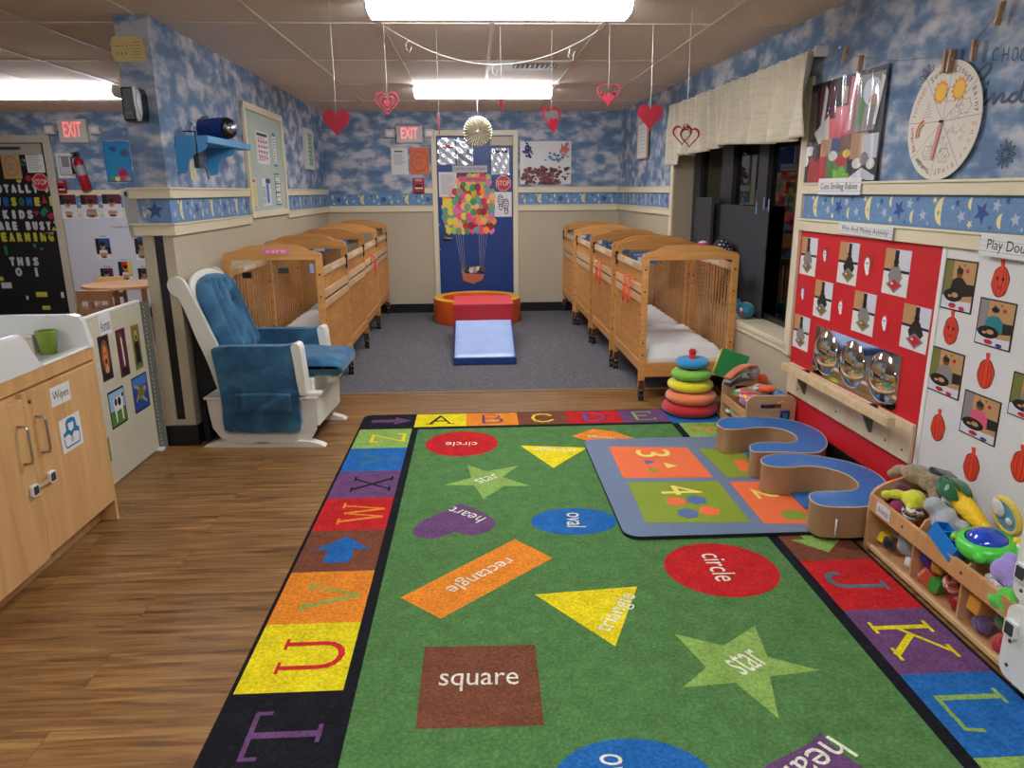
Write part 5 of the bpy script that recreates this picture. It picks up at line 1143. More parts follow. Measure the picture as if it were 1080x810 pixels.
for i,(x,y,face,l) in enumerate(((1055.5,294,1,'red orange pumpkin cutout with a face, top right of the white panel'),(1003.2,346,1,'red orange pumpkin cutout with a face under the top left photo'),(1039.9,391.5,0,'red orange pumpkin cutout below the teal shirt photo'),(989.4,448.5,0,'red orange pumpkin cutout lowest left on the white panel'),(1024.8,490,0,'red orange pumpkin cutout just above the toy shelf'),(1076.5,489,0,'red orange pumpkin cutout at the right edge'))):
    u,v=FR.px(x,y,.004); w,h=.088,.135
    o_=[('poly',[(.5+.5*math.cos(t)*(1+.04*math.sin(6*t)),.42+.42*math.sin(t)) for t in [2*PI*k/30 for k in range(30)]],PL),('poly',[(.5+.47*math.cos(t),.42+.39*math.sin(t)) for t in [2*PI*k/30 for k in range(30)]],PUMP),('poly',[(.42,.8),(.34,1.0),(.58,1.02),(.6,.8)],PUMP)]
    for cx,rx in ((.5,.28),(.5,.12)): o_+=[('line',(cx-rx,.72),(cx-rx*1.25,.42),.0022,PL),('line',(cx-rx*1.25,.42),(cx-rx,.08),.0022,PL),('line',(cx+rx,.72),(cx+rx*1.25,.42),.0022,PL),('line',(cx+rx*1.25,.42),(cx+rx,.08),.0022,PL)]
    if face: o_+=[('ell',.34,.5,.07,.055,INK),('ell',.66,.5,.07,.055,INK),('ell',.5,.28,.06,.05,INK),('ell',.5,.29,.03,.03,PUMP)]
    # the cutout itself is the outline: no backing card
    b=MB(); P=[(u+(x_-.5)*w,v+(y_-.5)*h) for x_,y_ in o_[0][1]]; b.prism(P,.0035,.0045,PL,FR)
    P2=[(u+(x_-.5)*w,v+(y_-.5)*h) for x_,y_ in o_[2][1]]; b.prism(P2,.0035,.0044,PUMP,FR); z=.0046
    for it in o_[1:]:
        z+=.0001
        if it[0]=='poly': b.poly([(u+(x_-.5)*w,v+(y_-.5)*h) for x_,y_ in it[1]],z,it[2],FR)
        elif it[0]=='ell': b.poly(circ(u+(it[1]-.5)*w,v+(it[2]-.5)*h,it[3]*w,it[4]*h,14),z,it[5],FR)
        else: stroke(b,[(u+(q[0]-.5)*w,v+(q[1]-.5)*h) for q in (it[1],it[2])],it[3],FR,z,it[4])
    tag(b.build('pumpkin_cutout'),l,'cutout','pumpkin cutouts')
RUL=[('line',(0,.72),(1,.72),.0012,GREYINK),('line',(0,.46),(1,.46),.0008,GREYINK),('line',(0,.22),(1,.22),.0012,GREYINK)]
rcard((864,188.5),(907,205.5),'label_card','ruled white card reading Cute Smiling Babies on the upper rail','label',RUL+[('text','Cute Smiling Babies',.5,.46,.86,.5,INK)],off=.03)
rcard((885,234.5),(941,252.5),'label_card','ruled white card reading Wet And Messy Activity on the lower rail','label',RUL+[('text','Wet And Messy Activity',.5,.45,.86,.55,INK)],off=.032,rot=R(-1))
u0,v1=FR.px(1036,247,.03); v0=FR.px(1034,269.5,.03)[1]
card(FR,0,0,.032,'label_card','ruled white card reading Play Dough at the right edge of the lower rail','label',RUL+[('text','Play Dough',.52,.48,.78,.62,INK)],uv=(u0,v0,u0+.30,v1),rot=R(-1))
# collage print behind plastic, pegs, weather wheel
cu0=-4.20; cu1=FR.px(932,130,.01)[0]; 
colg=[('rect',0,0,1,1,kdk),('rect',.10,.0,.36,.36,kred),('poly',[(.3,.42),(.72,.42),(.75,.85),(.35,.8)],M('print_bright_red',(222,40,46),.3)),('rect',.18,.62,.42,.95,kpurp),('rect',.42,.72,.6,.97,kbl),('rect',.5,.74,.56,.9,ktan),
 ('poly',[(.0,.4),(.0,.9),(.14,.93),(.16,.45)],kgr),('poly',[(.14,.5),(.34,.66),(.36,.42),(.22,.38)],kwh),('rect',.26,.25,.40,.42,kwood),('rect',.40,.27,.52,.42,kblue),('rect',.52,.26,.66,.44,kbr),('rect',.66,.2,.86,.44,kwood),('rect',.80,.18,.98,.42,kpale),
 ('poly',[(.36,.0),(.36,.26),(.62,.3),(.66,.0)],kgrn),('poly',[(.48,.0),(.44,.12),(.52,.1),(.58,.18),(.62,.08),(.7,.06),(.6,.0)],M('print_lime',(120,190,40),.4)),('ell',.56,.2,.08,.06,kred),('ell',.44,.25,.06,.05,kwh),('ell',.62,.26,.05,.04,kyel),
 ('rect',.68,.0,1,.2,kdk),('poly',[(.66,.02),(.82,.12),(.98,.04),(.98,.0),(.66,.0)],kpale),('ell',.76,.16,.06,.05,kwh),('ell',.92,.15,.05,.05,kwh),('ell',.84,.2,.05,.06,kgr),
 ('poly',[(.62,.45),(.92,.45),(.99,.95),(.7,.96)],kgr),('poly',[(.68,.5),(.76,.52),(.82,.8),(.74,.9)],kgrn),('ell',.85,.8,.10,.12,kpale),('ell',.88,.72,.06,.05,kskin),('poly',[(.22,.45),(.27,.45),(.30,.9),(.26,.96)],kpale),('poly',[(.56,.46),(.66,.46),(.70,.94),(.60,.98)],kpink),('poly',[(.60,.48),(.64,.48),(.66,.9),(.63,.92)],kwh),('poly',[(.9,.5),(.93,.5),(.99,.9),(.95,.93)],kwh),('ell',.1,.32,.09,.05,kwh),('ell',.06,.22,.04,.06,kwh),('ell',.2,.3,.05,.09,kbl)]
card(FR,0,0,.012,'photo_collage','large photo collage in clear plastic pegged up beside the window','poster',colg,base=kdk,uv=(cu0,1.497,cu1,2.00),th=.004)
b=MB(); ucc=(cu0+cu1)/2; hw_=(cu1-cu0)/2
b.grid(lambda a,v:FR.p(cu0-.004+(2*hw_+.008)*a,1.50+.505*v+.0,.021+.006*math.sin(a*34+v*3)*math.sin(v*5+a*4)+.004*math.sin(a*61)),60,20,clear('plastic_sheet',(.96,.96,.96),2.2,.12)); tag(b.build('plastic_sleeve'),'crinkled clear plastic sleeve over the photo collage','plastic sleeve')
PEG=wood('peg_wood',(150,112,76),(186,148,108),6,(1,1,5),.5)
def peg(x,y,label,tilt=0,h=.075,off=.03):
    u,v=FR.px(x,y,off); c=FR.p(u,v,off); r=empty('clothespin',c,label,'clothespin','clothespins on the wall line')
    f=Fr((0,0,0),FR.u*math.cos(tilt)+FR.v*math.sin(tilt),FR.v*math.cos(tilt)-FR.u*math.sin(tilt),FR.w)
    for s in (-1,1):
        b=MB(); b.prism([(-.006,-h/2),(.006,-h/2),(.006,h/2),(-.006,h/2)],s*.002,s*.011,PEG,f) if s>0 else b.prism([(-.006,-h/2),(.006,-h/2),(.006,h/2),(-.006,h/2)],-.011,-.002,PEG,f); b.build('jaw',r,bevel=.0015)
    b=MB(); b.cyl(f.p(-.007,.005,0),f.p(.007,.005,0),.004,CHROME,8); b.build('spring',r)
peg(891.5,58,'wooden clothespin tilted above the left corner of the photo collage',R(-18)); peg(907.5,67,'wooden clothespin at the top middle of the photo collage',R(-8)); 
peg(997.5,65,'wooden clothespin holding the weather wheel, nearer the window',0,.085,.028); peg(1003,64,'wooden clothespin holding the weather wheel, its right one',R(-6),.085,.03)
peg(1027.5,53,'wooden clothespin hanging alone right of the weather wheel',0); peg(1054.5,14,'wooden clothespin high up by the top right corner',R(-14))
b=MB(); P=[FR.p(*FR.px(x,y,.03),.03) for x,y in ((886,50),(905,60),(950,64),(1000,58),(1027,45),(1056,9),(1066,-8))]; b.tube(P,.0015,M('wire_grey',(96,100,108),.4),6); b.ell(P[0],(.008,.008,.008),WHITEP); tag(b.build('wall_line'),'thin grey line strung along the right wall for clothespins','string')
uc,vc=FR.px(993,126.3,.02); rad=.226
OFFW=M('wheel_card',(226,216,200),.6)
r=empty('weather_wheel',FR.p(uc,vc-.006,.0125),'round hand-drawn weather wheel with eight slices hung by clothespins','weather chart')
fw_=Fr((0,0,0),FR.u,FR.v,FR.w)
b=MB(); b.prism(circ(0,0,rad,rad,60),0,.003,OFFW,fw_); z=.0034
ink=M('marker_brown',(92,78,70),.6)
angs=[R(84),R(37),R(2),R(-53),R(-98),R(-142),R(178),R(128)]
for a in angs: stroke(b,[(0,0),(rad*math.cos(a)*.99,rad*math.sin(a)*.99)],.0016,fw_,z,ink)
words=['Cloudy','Rainy','Snowy','Windy','Thunder','Rainbow','Tornado','Sunny']
cols_=[INK,INK,M('marker_orange',(214,140,90),.6),M('marker_rust',(170,90,60),.6),INK,M('marker_red',(190,70,70),.6),M('marker_rose',(190,120,100),.6),INK]
for k in range(8):
    a0=angs[k]; a1=angs[(k+1)%8]
    if a1>a0: a1-=2*PI
    am=(a0+a1)/2; arc=abs(a1-a0)*rad*.85*.72
    w=words[k]; n=len(w)
    for j,ch in enumerate(w):
        aa=am+(a0-am)*.68*(1-2*j/(n-1)); b.text(ch,fw_,rad*.86*math.cos(aa),rad*.86*math.sin(aa),.014 if ch not in 'il' else .003,.024 if ch.isupper() or ch in 'dlbyg' else .016,cols_[k],z+.0003,aa-PI/2)
    px_,py_=rad*.52*math.cos(am),rad*.52*math.sin(am)
    if k in (0,7):
        cx,cy=(px_+.02,py_+.01) if k==0 else (px_,py_)
        b.poly([(cx+.042*(1+.12*math.sin(12*t))*math.cos(t),cy+.042*(1+.12*math.sin(12*t))*math.sin(t)) for t in [2*PI*i/72 for i in range(72)]],z,M('sun_orange',(226,150,60),.6),fw_); b.poly(circ(cx,cy,.032,.032,24),z+.0003,M('sun_yellow',(240,190,66),.6),fw_)
    if k in (0,1,3,4):
        cx,cy=(px_-.022,py_-.005) if k==0 else (px_*1.15,py_*1.15)
        P=[(cx+.034*(1+.14*math.cos(6*t))*math.cos(t),cy+.028*(1+.14*math.cos(6*t))*math.sin(t)) for t in [2*PI*i/48 for i in range(48)]]
        b.ring(P,[(cx+(x-cx)*.94,cy+(y-cy)*.94) for x,y in P],z,z+.0002,ink,fw_)
    if k in (1,2,3):
        rnd=random.Random(k)
        for q in range(26):
            aa=am+rnd.uniform(-.3,.3); rr_=rad*rnd.uniform(.25,.66); x,y=rr_*math.cos(aa),rr_*math.sin(aa); stroke(b,[(x,y),(x-.005,y-.009)],.0016,fw_,z+.0004,GREYINK)
    if k==5:
        for q,c in enumerate((M('bow_red',(214,84,60),.6),M('bow_orange',(230,150,80),.6),M('bow_green',(84,140,90),.6))):
            stroke(b,[(px_+(.05-.009*q)*math.cos(t),py_+(.05-.009*q)*math.sin(t)) for t in [R(100+100*i/10) for i in range(11)]],.008,fw_,z+.0003,c)
    if k in (4,6):
        for q in range(6): stroke(b,[(px_-.03+.006*q,py_-.03+.01*q),(px_+.03-.004*q,py_-.028+.012*q)],.0016,fw_,z,GREYINK)
b.build('wheel_face',r)
b=MB(); b.prism([(-.006,0),(.006,0),(.002,-.03),(-.03,-.15),(-.045,-.14),(-.02,-.03)],.006,.0075,M('pointer_pink',(214,140,140),.6),fw_); b.build('pointer',r)
b=MB(); b.cyl(fw_.p(0,0,.003),fw_.p(0,0,.016),.005,kdk,10); b.build('pivot',r)
# wall lettering decal and little flower drawings
def deco(b,paths,w,m,off=.002):
    for P in paths:
        q=[FR.px(x,y) for x,y in P]; stroke(b,q,w,FR,off,m)
NAVYI=M('decal_slate',(44,56,84),.5)
b=MB(); u,v=FR.px(1062,57); 
for ch,x in (('C',1050),('H',1061),('O',1071),('O',1080.5),('S',1090),('E',1099)):
    u,v=FR.px(x,57.5-(x-1050)*.02); b.text(ch,FR,u,v,.030,.046,NAVYI,.002)
tag(b.build('wall_lettering'),'thin slate lettering reading CHOOSE high on the right wall','wall lettering')
b=MB()
def sm(P,k=5):
    out=[]
    for i in range(len(P)-1):
        p0,p1,p2,p3=[P[min(max(i+j-1,0),len(P)-1)] for j in range(4)]
        for q in range(k):
            t=q/k; out.append(tuple(.5*((2*p1[c])+(p2[c]-p0[c])*t+(2*p0[c]-5*p1[c]+4*p2[c]-p3[c])*t*t+(3*p1[c]-p0[c]-3*p2[c]+p3[c])*t**3) for c in (0,1)))
    return out+[P[-1]]
deco(b,[sm([(1024,112),(1026,96),(1030,82),(1036,72),(1042,67),(1045,68),(1044,73),(1040,79),(1034,87),(1028,95)]),sm([(1041,94),(1038.5,102),(1037,110),(1040,109),(1043,105)]),[(1042.5,86),(1042,89)]],.010,NAVYI)
deco(b,[sm([(1043,107),(1047.5,99),(1048.5,100),(1048,109),(1052,103),(1057,98.5),(1058.5,101),(1057.5,107),(1061,107),(1064,104)]),sm([(1073,97.5),(1068,99),(1065,104),(1067,107.5),(1072,105),(1078,95),(1083,82),(1087,70)]),sm([(1079,94),(1076.5,104),(1079,107),(1084,103)])],.010,NAVYI)
tag(b.build('wall_lettering'),'large slate script reading kind on the right wall','wall lettering')
b=MB(); u0,v0=FR.px(1061,163)
for k in range(11):
    a=2*PI*k/11; 
    for s in (-.16,.16): stroke(b,[(u0+.012*math.cos(a),v0+.012*math.sin(a)),(u0+.036*math.cos(a+s),v0+.036*math.sin(a+s)),(u0+.05*math.cos(a),v0+.05*math.sin(a))],.0035,FR,.002,NAVYI)
tag(b.build('flower_drawing'),'slate flower decal on the right wall below the script','wall decal')
b=MB(); u0,v0=FR.px(979,84)
for k in range(5):
    a=R(60+35*k)
    for s in (-.2,.2): stroke(b,[(u0+.01*math.cos(a),v0+.01*math.sin(a)),(u0+.045*math.cos(a+s),v0+.045*math.sin(a+s)),(u0+.06*math.cos(a),v0+.06*math.sin(a))],.0035,FR,.002,NAVYI)
tag(b.build('flower_drawing'),'slate flower decal half hidden behind the weather wheel','wall decal')
# narrow framed card on the far right wall
card(FR,(674,131),(683.5,167),.018,'wall_card','narrow framed card on the right wall between window and corner','framed card',[('rect',.08,.04,.92,.96,PAPER)]+[('line',(.2,.2+.1*i),(.8,.2+.1*i),.004,M('soft_green_ink',(120,170,150),.6)) for i in range(7)],base=M('card_frame_tan',(190,160,120),.5),th=.016)
# ================================================================ WINDOW DRESSING
LINEN=M('valance_linen',(218,208,184),.85,.07,14,.6,22,stretch=(1,.35,3.5))
r=empty('valance',FR.p(-5.55,2.05,.05),'gathered cream linen valance over the dark window','curtain')
u0=FR.px(858,60,.07)[0]; u1=FR.px(708.5,117,.07)[0]
UA,UB=min(u0,u1),max(u0,u1)
b=MB(); hz=lambda t:0
def val(a,v):
    u=UA+(UB-UA)*a; du=u+5.55
    # a: far end 0, near end 1. swagged lower edge: long drop at both ends, gathered notch
    drop=.425+.06*math.sin(a*9)*(.3)+ (.07 if a<.06 else 0) - .03*math.exp(-((a-.12)/.06)**2)
    z=2.165-v*drop
    g=.5+.5*v; w=.066+.026*math.sin(a*120+1.6*math.sin(a*13))*(1.15-.75*v)+.052*math.sin(a*38+2.2*math.sin(a*7)+v*1.1)*(.15+.85*v)+.05*math.exp(-((a-.40)/.025)**2)*v+.012*math.sin(a*57+v*4)*v
    return fm.p(du,z-2.05,w-.05+.0)
b.grid(val,260,26,LINEN); b.build('cloth',r,solid=.003)
b=MB(); b.tube([fm.p(UA+5.55-.03,.105,.012),fm.p(UB+5.55+.02,.112,.012)],.009,WHITEP,10); b.box(UB+5.55,UB+5.55+.018,.08,.13,-.048,.02,WHITEP,fm); b.box(UA+5.55-.03,UA+5.55-.012,.08,.13,-.048,.02,WHITEP,fm); b.build('rod',r)
CH=M('charcoal_board',(52,52,58),.75,.06,6)
def wboard(uv,label,off=-.165,tilt=0):
    b=MB(); b.box(uv[0],uv[2],uv[1],uv[3],off,off+.008,CH,FR); tag(b.build('window_board',bevel=.001),label,'board',)
P=lambda x,y,o=-.16: FR.px(x,y,o)
wboard((P(735,210,-.10)[0],.9,P(752,210,-.10)[0],P(735,208,-.10)[1]),'charcoal board leaning in the far bay of the window',-.10)
wboard((P(754,216)[0],.573,P(784,216)[0],P(754,215)[1]),'charcoal board covering the lower second bay of the window')
wboard((P(785,216)[0]+.002,.573,P(813,216)[0],P(790,217)[1]),'charcoal board covering the lower third bay of the window',-.155)
for x,y in ((743,212),(798,218),(811,215),(806,213)):
    u,v=FR.px(x,y,-.14); b=MB(); b.box(u-.008,u+.008,v-.05,v+.03,-.14,-.138,M('blue_tape',(130,150,190),.5),FR); tag(b.build('tape_strip'),'pale tape strip on the top edge of a charcoal window board','tape','tape strips on the window boards')
# things on the sill
DOT,N,L,b_=nodes('polka_dot_fabric'); tc=N.new('ShaderNodeTexCoord'); vo=N.new('ShaderNodeTexVoronoi'); vo.inputs['Scale'].default_value=42; vo.inputs['Randomness'].default_value=.2; L.new(tc.outputs['Object'],vo.inputs['Vector']); rp=ramp(N,[(.27,C(230,228,226)),(.31,C(18,18,22))]); L.new(vo.outputs['Distance'],rp.inputs[0]); L.new(rp.outputs[0],b_.inputs['Base Color']); b_.inputs['Roughness'].default_value=.8
def sill(x,off=-.10): return FR.px(x,300,off)[0]
u=FR.px(762,260,-.08)[0]; c=FR.p(u,.573,-.08)
r=empty('nursing_pillow',c,'black and white polka dot nursing pillow standing on the window sill','nursing pillow')
b=MB(); P_=[fm.p(.17*math.cos(t),.22+.24*math.sin(t),0) for t in [R(-50+280*i/24) for i in range(25)]]; P_=[Vector((p.x,p.y,max(p.z,.045))) for p in P_]; b.tube(P_,[.04+.018*math.sin(PI*i/24) for i in range(25)],DOT,14); b.build('cushion',r)
b=MB(); P_=[fm.p(-.06+.075*math.cos(t),.31+.12*math.sin(t),.062) for t in [PI*i/14 for i in range(15)]]; b.tube([fm.p(.015,.10,.062)]+P_+[fm.p(-.135,.10,.062)],.016,M('handle_grey',(150,152,158),.4),10); o=b.build('carrier_handle'); o.location=c; tag(o,'grey curved carrier handle in front of the polka dot pillow','handle')
u=FR.px(742,250,-.07)[0]; c=FR.p(u,.573,-.07)
STR,N,L,b_=nodes('pink_stripe_knit'); tc=N.new('ShaderNodeTexCoord'); wv=N.new('ShaderNodeTexWave'); wv.inputs['Scale'].default_value=9; wv.bands_direction='Z'; L.new(tc.outputs['Object'],wv.inputs['Vector']); rp=ramp(N,[(.45,C(214,60,110)),(.55,C(232,214,214))]); L.new(wv.outputs['Fac'],rp.inputs[0]); L.new(rp.outputs[0],b_.inputs['Base Color']); b_.inputs['Roughness'].default_value=.9
o=blob('knit_hat',[((0,0,.40),(.075,.07,.08)),((.0,.06,.34),(.05,.05,.06)),((0,0,.2),(.055,.055,.2)),((0,0,.06),(.065,.065,.06))],STR,vox=.01); o.location=c; tag(o,'pink and white striped soft toy standing on the sill behind the cribs','soft toy')
u=FR.px(786,325,-.06)[0]; c=FR.p(u,.573,-.06)
r=empty('plush_toy',c,'teal plush fish lying on the window sill beside the front crib','plush toy')
blob('body',[((0,0,.06),(.065,.075,.058)),((0,.10,.06),(.035,.05,.04)),((0,.15,.07),(.02,.04,.055))],plush('teal',(24,120,140)),r,vox=.008)
b=MB(); b.ell((-.05,-.05,.07),.014,kwh); b.ell((-.060,-.055,.072),.007,kbl); b.ell((-.045,-.066,.045),(.02,.012,.010),kred); b.build('eye',r)
u=FR.px(757,262,-.05)[0]; c=FR.p(u,.573,-.05)
crumple('cloth_toy',c+Vector((0,.10,.20)),(.05,.06,.19),plush('indigo',(60,66,140),.3),'indigo cloth bundle on the sill behind the front crib','cloth',51)
# ================================================================ BACK WALL AND BLUE DOOR
def bcard(tl,br,name,label,cat,items=(),base=None,off=.0165,**k): return card(FB,tl,br,off,name,label,cat,items,base,**k)
def tl_(n,y0,y1,x0=.12,x1=.88,w=.004,m=None,seed=3): return lines(n,x0,x1,y0,y1,w,m or GREYINK,seed)
bcard((461,146),(481,173.5),'notice_sheet','foil-bright plastic covered notice with a red heading, top left of the blue door','notice',[('rect',.1,.02,.95,.98,kpale),('rect',.14,.62,.86,.76,kred)]+tl_(7,.1,.5),base=kgr,th=.003)
bcard((481.5,146),(499,173.5),'notice_sheet','plastic covered grey notice right of the red headed one on the blue door','notice',[('rect',.05,.02,.95,.98,kgr),('rect',.1,.45,.6,.9,kpale)]+tl_(6,.1,.4),base=kpale,th=.003)
FOIL=clear('sleeve_plastic',(.97,.97,.97),3.,.15)
def sleeve(tl,br,fr,off,label,seed):
    (u0,v1),(u1,v0)=fr.px(*tl,off),fr.px(*br,off); b=MB()
    b.grid(lambda a,v:fr.p(u0+(u1-u0)*a,v0+(v1-v0)*v,off+.004*math.sin(a*17+seed+v*5)*math.sin(v*14+a*3)),24,24,FOIL); return tag(b.build('plastic_sleeve'),label,'plastic sleeve')
sleeve((461,145.5),(499.5,174),FB,.028,'crinkled clear sleeve over the two notices on the blue door',1)
bcard((518,156.5),(537,184),'notice_sheet','plastic covered notice at the top right of the blue door','notice',[('rect',.08,.82,.92,.92,kdk)]+tl_(10,.08,.75),base=kpale,th=.003)
sleeve((517.5,156),(537.5,184.5),FB,.028,'crinkled clear sleeve over the top right notice on the blue door',4)
bcard((477,174.6),(514,182),'sign_strip','grey lettered strip across the blue door above the balloons','sign',[('text','Look Who Is Up And Outside',.5,.5,.88,.5,INK)],base=M('strip_grey',(186,182,184),.6),off=.022)
bcard((462.5,181.5),(482,207.5),'notice_sheet','white form at the left of the blue door','notice',[('rect',.08,.08,.92,.92,M('form_grey',(214,210,208),.6))]+tl_(12,.12,.86,.14,.86,.003,None,5),off=.020)
bcard((483.5,186.5),(513,191.8),'sign_strip','pink lettered banner over the paper balloons','sign',[('text','Our magical adventure',.5,.5,.88,.55,kpurp)],base=kpink,off=.032)
def octo(fr,x,y,rp,off,label):
    u,v=fr.px(x,y,off); R_=abs(fr.px(x+rp,y,off)[0]-u); f=Fr(fr.p(u,v,off),fr.u,fr.v,fr.w); b=MB()
    P=[(R_*1.05*math.cos(R(22.5+45*i)),R_*1.05*math.sin(R(22.5+45*i))) for i in range(8)]; Q=[(x_*.93,y_*.93) for x_,y_ in P]; Q2=[(x_*.88,y_*.88) for x_,y_ in P]
    b.prism(P,0,.002,kred,f); b.ring(Q,Q2,.002,.0025,kwh,f); b.text('STOP',f,0,0,R_*1.5,R_*.62,kwh,.0027); return tag(b.build('stop_sign'),label,'stop sign')
octo(FB,530.8,193.2,8.3,.020,'red octagonal STOP sign on the blue door')
fp=[]
for cx,cy in ((.34,.58),(.66,.42)):
    fp+=[('ell',cx,cy+.1,.17,.22,INK),('ell',cx,cy+.1,.13,.18,PAPER),('ell',cx+.02,cy-.18,.12,.14,INK),('ell',cx+.02,cy-.18,.08,.10,PAPER)]+[('line',(cx-.1,cy+.22-.09*i),(cx+.1,cy+.2-.09*i),.010,INK) for i in range(5)]
bcard((521.5,202.5),(539.8,228.5),'notice_sheet','white sheet with two black outlined shoe prints on the blue door','notice',fp,off=.019)
# paper balloons
bc=[('red',(204,44,56)),('dark red',(150,26,40)),('orange',(246,146,60)),('yellow',(236,214,70)),('lime',(172,204,80)),('green',(60,150,90)),('teal',(96,160,150)),('pink',(240,70,140)),('rose',(224,120,160)),('grey green',(140,150,130)),('peach',(244,180,120))]
bm=[M('balloon_'+n.replace(' ','_'),c,.6) for n,c in bc]
u0,v1=FB.px(466,187,.02); u1,v0=FB.px(524.5,243,.02)
rnd=random.Random(4); protoB={}; n_b=0
rowsn=12
for j in range(rowsn):
    v=v1-(v1-v0)*j/(rowsn-1); t=j/(rowsn-1)
    x0=u0+.21*(1-min(1,t*2.6)); x1=u1-.03-(.05 if t<.25 else 0)
    if j>=rowsn-2: x0+=.03; x1-=.02
    nn=int((x1-x0)/.060)+1
    for i in range(nn):
        u=x0+(x1-x0)*(i+.5*(j%2)*.6)/nn+.02+rnd.uniform(-.008,.008); k=rnd.randrange(len(bc)); vv=v+rnd.uniform(-.008,.008)
        if u>.235 and vv>1.43: continue
        if k not in protoB:
            b=MB(); f=Fr((0,0,0),(1,0,0),(0,0,1),(0,-1,0)); b.prism(circ(0,0,.039,.042,20),0,.0015,bm[k],f); b.prism([(-.008,-.05),(.008,-.05),(0,-.036)],0,.0015,bm[k],f)
            o=b.build('balloon_cutout'); protoB[k]=o
        else: o=protoB[k].copy(); COL.objects.link(o)
        o.location=FB.p(u,vv,.0165+.0012*((i+j*3)%6)+.0003*(j%3)); n_b+=1
        tag(o,bc[k][0]+' paper balloon in the cluster on the blue door','balloon cutout',bc[k][0]+' paper balloons on the blue door')
bu,bv=FB.px(499,292,.02)
r=empty('basket_cutout',FB.p(bu,bv,.0165),'paper basket of animals hanging under the paper balloons','cutout')
f=Fr((0,0,0),(1,0,0),(0,0,1),(0,-1,0)); BK=M('basket_terracotta',(196,110,78),.7,.25,70)
b=MB(); b.prism([(-.135,.045),(.135,.03),(.12,-.035),(.0,-.085),(-.12,-.045)],0,.003,BK,f); b.build('basket',r)
for i,(x,z,m,s_) in enumerate(((-.115,.07,kgr,.028),(-.07,.075,kbl,.034),(-.02,.08,kpale,.03),(.03,.085,ktan,.032),(.06,.10,kwh,.022),(.10,.075,kbl,.03),(.125,.09,kbr,.02),(-.09,.11,kbr,.018))):
    b=MB(); b.prism(circ(x,z,s_,s_*1.1,16),0,.0025+.0002*i,m,f); b.prism(circ(x-s_*.6,z+s_,s_*.35,s_*.4,10),0,.0025,m,f); b.prism(circ(x+s_*.6,z+s_,s_*.35,s_*.4,10),0,.0025,m,f)
    b.poly(circ(x-.007,z+.004,.003,.003,8),.0032+.0002*i,kwh if m is kbl else kbl,f); b.poly(circ(x+.007,z+.004,.003,.003,8),.0032+.0002*i,kwh if m is kbl else kbl,f); b.build('animal',r)
STRG=M('string_pale',(176,176,170),.8)
for xt,xb in ((480,487.5),(482.5,488.5),(485,489.5),(488,490.5),(505,506.5),(507.5,507.2),(510.5,508.2),(514,509)):
    a=FB.px(xt,243,.02); c=FB.px(xb,285,.02); b=MB(); b.tube([(a[0]-bu,-.001,a[1]-bv),(c[0]-bu,-.001,c[1]-bv)],.0022,STRG,5); b.build('string',r)
# around the door
bcard((412,156),(431,184),'notice_sheet','white typed notice left of the orange stop sheet','notice',[('rect',.2,.84,.7,.89,kdk)]+tl_(6,.4,.75,.15,.9,.004,INK,8),off=.001)
bcard((432,156),(453,184),'notice_sheet','orange sheet with an octagon outline beside the blue door','notice',[('poly',[(.5+.44*math.cos(R(22.5+45*i)),.5+.40*math.sin(R(22.5+45*i))) for i in range(8)],kbr),('poly',[(.5+.41*math.cos(R(22.5+45*i)),.5+.37*math.sin(R(22.5+45*i))) for i in range(8)],M('notice_orange',(226,110,66),.6)),('text','STOP',.5,.64,.44,.11,kbr)]+tl_(3,.34,.5,.25,.75,.004,kbr),base=M('notice_orange'),off=.001)
def pull(fr,tl,br,label):
    (u0,v1),(u1,v0)=fr.px(*tl,.0),fr.px(*br,.0); uc=(u0+u1)/2; vc=(v0+v1)/2; r=empty('fire_alarm_pull',fr.p(uc,vc,0),label,'fire alarm'); f=Fr((0,0,0),fr.u,fr.v,fr.w); w=(u1-u0)/2; h=(v1-v0)/2; RP_=M('alarm_red',(170,26,40),.4)
    b=MB(); b.box(-w,w,-h,h,0,.045,RP_,f); b.text('FIRE',f,0,h*.72,w*1.2,h*.3,kwh,.0455); b.build('housing',r,bevel=.004)
    b=MB(); b.box(-w*.6,w*.6,-h*.15,h*.1,.045,.058,BLACK,f); b.box(-w*.7,w*.7,-h*.5,-h*.3,.045,.05,kwh,f); b.build('lever',r)
pull(FB,(436,188),(448,203),'red fire alarm pull station left of the blue door'); pull(FB,(61.5,190),(72.5,204),'red fire alarm pull station beside the black door')
# painting of smeared hand prints
rnd=random.Random(11); it=[]
for k in range(170): x,y=rnd.uniform(.04,.62),rnd.uniform(.01,.42); it.append(('ell',x if k%3 else x+.32,max(.02,y*(1-.5*abs(x-.4))),rnd.uniform(.015,.05),rnd.uniform(.015,.045),[kpurp,kbr,M('paint_wine',(112,48,52),.7),M('paint_dusky',(136,84,78),.7)][k%4]))
for k in range(26): it.append(('ell',rnd.gauss(.14,.05),rnd.gauss(.78,.08),rnd.uniform(.01,.03),rnd.uniform(.01,.04),M('paint_indigo',(56,40,110),.7)))
for k in range(24): it.append(('ell',rnd.gauss(.68,.08),rnd.gauss(.62,.08),rnd.uniform(.01,.035),rnd.uniform(.01,.03),[M('paint_cobalt',(66,106,180),.7),M('paint_teal',(80,140,160),.7)][k%2]))
for k in range(20): it.append(('ell',rnd.gauss(.85,.05),rnd.gauss(.82,.08),rnd.uniform(.01,.03),rnd.uniform(.01,.05),[M('paint_rust',(206,96,60),.7),M('paint_rose',(214,120,110),.7)][k%2]))
bcard((548.5,149),(602,194),'painting','hand-print painting on white paper right of the blue door','painting',it,off=.002)
